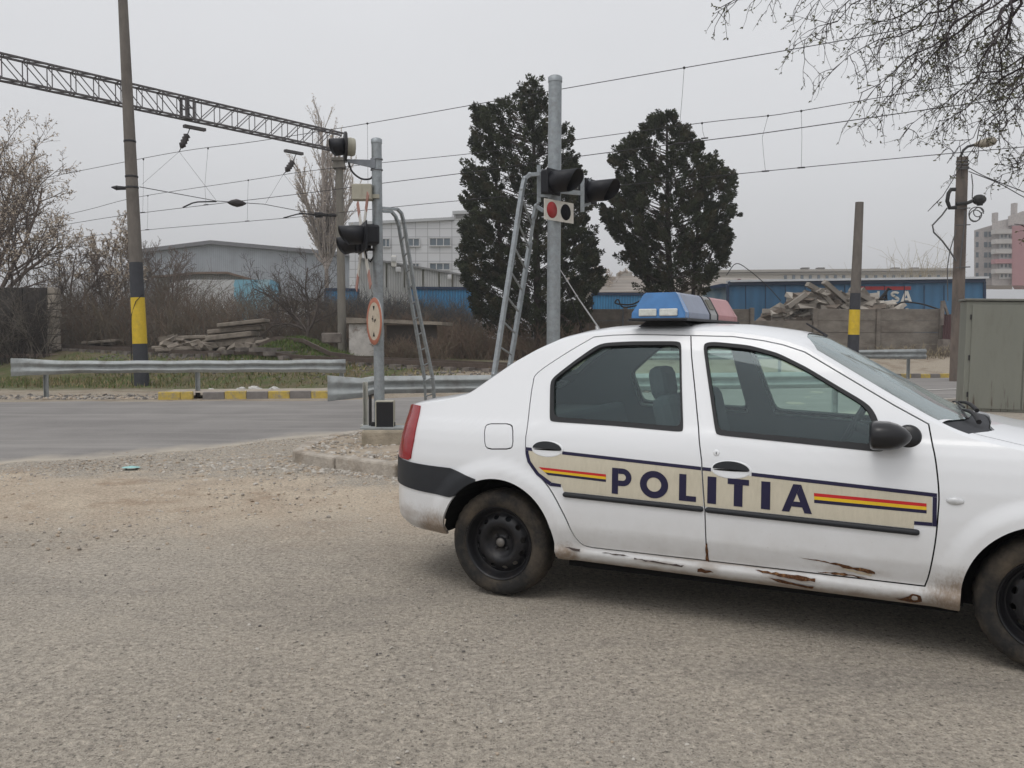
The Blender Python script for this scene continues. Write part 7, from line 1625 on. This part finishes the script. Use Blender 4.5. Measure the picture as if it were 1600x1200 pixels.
# grass
def grass():
    r=random.Random(70); V=[];Fq=[];Mi=[]
    def blade(x,y,h,mi):
        z=hz(x,y)-.02; a=r.uniform(0,6.283); w_=.018+.012*r.random(); lx,ly=r.gauss(0,.35)*h,r.gauss(0,.35)*h; b=len(V)
        V.extend([(x-math.cos(a)*w_,y-math.sin(a)*w_,z),(x+math.cos(a)*w_,y+math.sin(a)*w_,z),(x+lx,y+ly,z+h)]); Fq.append((b,b+1,b+2)); Mi.append(mi)
    for i in range(17000):
        q=r.random()
        if q<.42: x,y=-8.3+r.gauss(0,1.5),(28.2+r.gauss(0,1.1))*K
        elif q<.70:
            s=r.uniform(-3,18); n=r.uniform(-3.6,3.5); x,y=-.9-.9*s+.436*n,(24.5+.436*s+.9*n)*K
        else: Y=(21.8+5.4*r.random()**.6)*K; x=at(r.uniform(0,560),560,Y).x; y=Y
        if y<22*K and r.random()<.75: continue
        if x>-1.5 and r.random()<.8: continue
        blade(x,y,r.uniform(.05,.20),r.choice((0,0,0,1)) if q<.42 else r.choice((0,1,1,2,2)))
    me=bpy.data.meshes.new('grass'); me.from_pydata(V,[],Fq)
    for m in (mat('spring grass',(.085,.13,.032),.9,var=.35,scale=1.5),mat('olive grass',(.12,.13,.045),.9,var=.35,scale=1.5),mat('dry grass',(.24,.19,.10),.9,var=.3,scale=1.5)): me.materials.append(m)
    me.polygons.foreach_set('material_index',Mi); ob=bpy.data.objects.new('grass',me); COL.objects.link(ob); tag(ob,'patchy spring grass on the mound and along the railway','grass',kind='stuff')
grass()
# overhanging budding branches of a tree standing just outside the picture on the right
def overhang():
    r=random.Random(80); base=Vector((6.9,6.9,0)); t=thing('overhanging_tree','budding tree at upper right whose thin branches hang into the picture above the utility pole','tree',base); o=base
    b=MB(); b.tube([Vector((0,0,-.1)),Vector((-.1,0,2.2)),Vector((-.45,-.05,4.2)),Vector((-1.0,-.1,5.6)),Vector((-1.4,-.1,7.0))],[.22,.18,.14,.10,.05],10); b.build('trunk',BARK,t)
    tw=TW(); bd=TW()
    def path(A,B,sagv,n=12,wob=.035):
        P=[]
        for i in range(n+1):
            f=i/n; p=A.lerp(B,f); p=p+Vector((0,0,sagv*4*f*(1-f)))+rdir(r)*wob*(1 if 0<i<n else 0); P.append(p)
        return P
    def twigs(P,k,l0,down,lev=0):
        n=len(P)-1
        for j in range(k):
            f=.18+.82*(j+r.random())/k; x=min(f,.999)*n; i=int(x); q=P[i].lerp(P[i+1],x-i); d=(P[i+1]-P[i]).normalized()
            nd=(d*.55+rdir(r)*.95+Vector((-.1,0,-down))).normalized(); L_=l0*r.uniform(.4,1.2); Q=[q]
            for s_ in range(4): nd=(nd+rdir(r)*.34+Vector((0,0,-down*.22))).normalized(); Q.append(Q[-1]+nd*L_/4)
            tw.seg(Q,[.0022,.002,.0018,.0015,.0012] if lev else [.0032,.0028,.0024,.002,.0015])
            for s_ in range(1,5):
                if r.random()<(.32 if s_<4 else .9):
                    for _ in range(r.choice((2,2,3)) if s_<4 else r.choice((2,3,4))): bd.leaf(Q[s_],(rdir(r)+nd*.9),r.uniform(.012,.032))
            if lev<1: twigs(Q,r.choice((1,2,3,4)),l0*.6,down,lev+1)
    def limb(A,B,rad,sagv,k,l0,down):
        P=path(A,B,sagv); n=len(P)-1; tw.seg(P,[max(rad*.62*(1-.85*i/n),.0026) for i in range(n+1)],5); twigs(P,k,l0,down); return P
    hub=[at(1500,-60,6.3),at(1590,-30,6.6),at(1660,60,6.8),at(1450,-120,6.1),at(1700,-60,7)]
    for h in hub: P=path(Vector((6.5,6.85,4.2)),h,.25); tw.seg([p-o for p in P],[.045-.0025*i for i in range(len(P))],6)
    fans=[ # (start, end, radius, bow, twigs, twig length)
     ((1500,-60),(1118,16),.020,.10,16,.26),((1500,-60),(1160,-30),.016,.15,14,.26),((1500,-60),(1240,72),.016,.06,18,.28),((1590,-30),(1302,110),.018,.05,22,.30),((1590,-30),(1345,145),.018,.0,22,.30),
     ((1590,-30),(1330,60),.016,.06,22,.30),((1500,-60),(1300,20),.014,.05,18,.30),((1590,-30),(1400,120),.016,.0,22,.30),((1600,-20),(1440,150),.018,-.02,22,.30),((1590,-30),(1345,192),.014,.02,16,.24),
     ((1660,60),(1412,208),.016,.06,18,.25),((1660,60),(1465,190),.018,.0,20,.28),((1600,-20),(1500,170),.022,.03,22,.28),((1600,-20),(1548,150),.022,.0,22,.28),((1660,60),(1520,240),.014,.05,16,.24),
     ((1660,60),(1480,255),.010,.05,12,.2),((1700,-60),(1590,130),.02,.0,20,.3),((1660,60),(1570,190),.014,.0,16,.26),((1450,-120),(1270,10),.014,.1,14,.26),((1450,-120),(1380,70),.016,.1,22,.3),
     ((1500,-60),(1430,100),.018,.0,24,.3),((1500,-60),(1480,110),.02,.0,24,.3),((1590,-30),(1540,90),.024,.0,24,.3),((1660,60),(1450,330),.008,.1,8,.14),((1700,60),(1590,255),.010,.05,12,.2),((1720,140),(1560,290),.010,.03,12,.18),((1720,230),(1565,262),.010,.0,12,.16),((1720,300),(1585,350),.009,.0,9,.14)]
    for A,B,rad,sg_,k,l0 in fans:
        d0,d1=r.uniform(5.9,7.1),r.uniform(5.5,7.2); a=at(*A,d0); c=at(*B,d1); limb(a-o,c-o,rad,sg_,k,l0,.42)
    tw.build('branches',mat('dark purple grey twig',(.045,.036,.038),.9,var=.25,scale=8),t,False); bd.build('young_leaves',BUDG,t,False)
overhang()

# ================================================================== THIN SPRING HAZE
def haze():
    me=bpy.data.meshes.new('haze'); x0,x1,y0,y1,z0,z1=-1600,1700,-330,2100,-1.5,48
    me.from_pydata([(x,y,z) for x in (x0,x1) for y in (y0,y1) for z in (z0,z1)],[],[(0,1,3,2),(4,6,7,5),(0,4,5,1),(2,3,7,6),(0,2,6,4),(1,5,7,3)])
    m=bpy.data.materials.new('haze'); m.use_nodes=True; t=m.node_tree; t.nodes.remove(t.nodes['Principled BSDF']); v=t.nodes.new('ShaderNodeVolumePrincipled'); v.inputs['Color'].default_value=(.94,.945,.96,1); v.inputs['Density'].default_value=.0011; v.inputs['Anisotropy'].default_value=.2
    t.links.new(v.outputs[0],t.nodes['Material Output'].inputs['Volume']); me.materials.append(m); o=bpy.data.objects.new('haze',me); COL.objects.link(o); tag(o,'thin grey haze that pales the far buildings and trees','haze',kind='stuff')
haze()
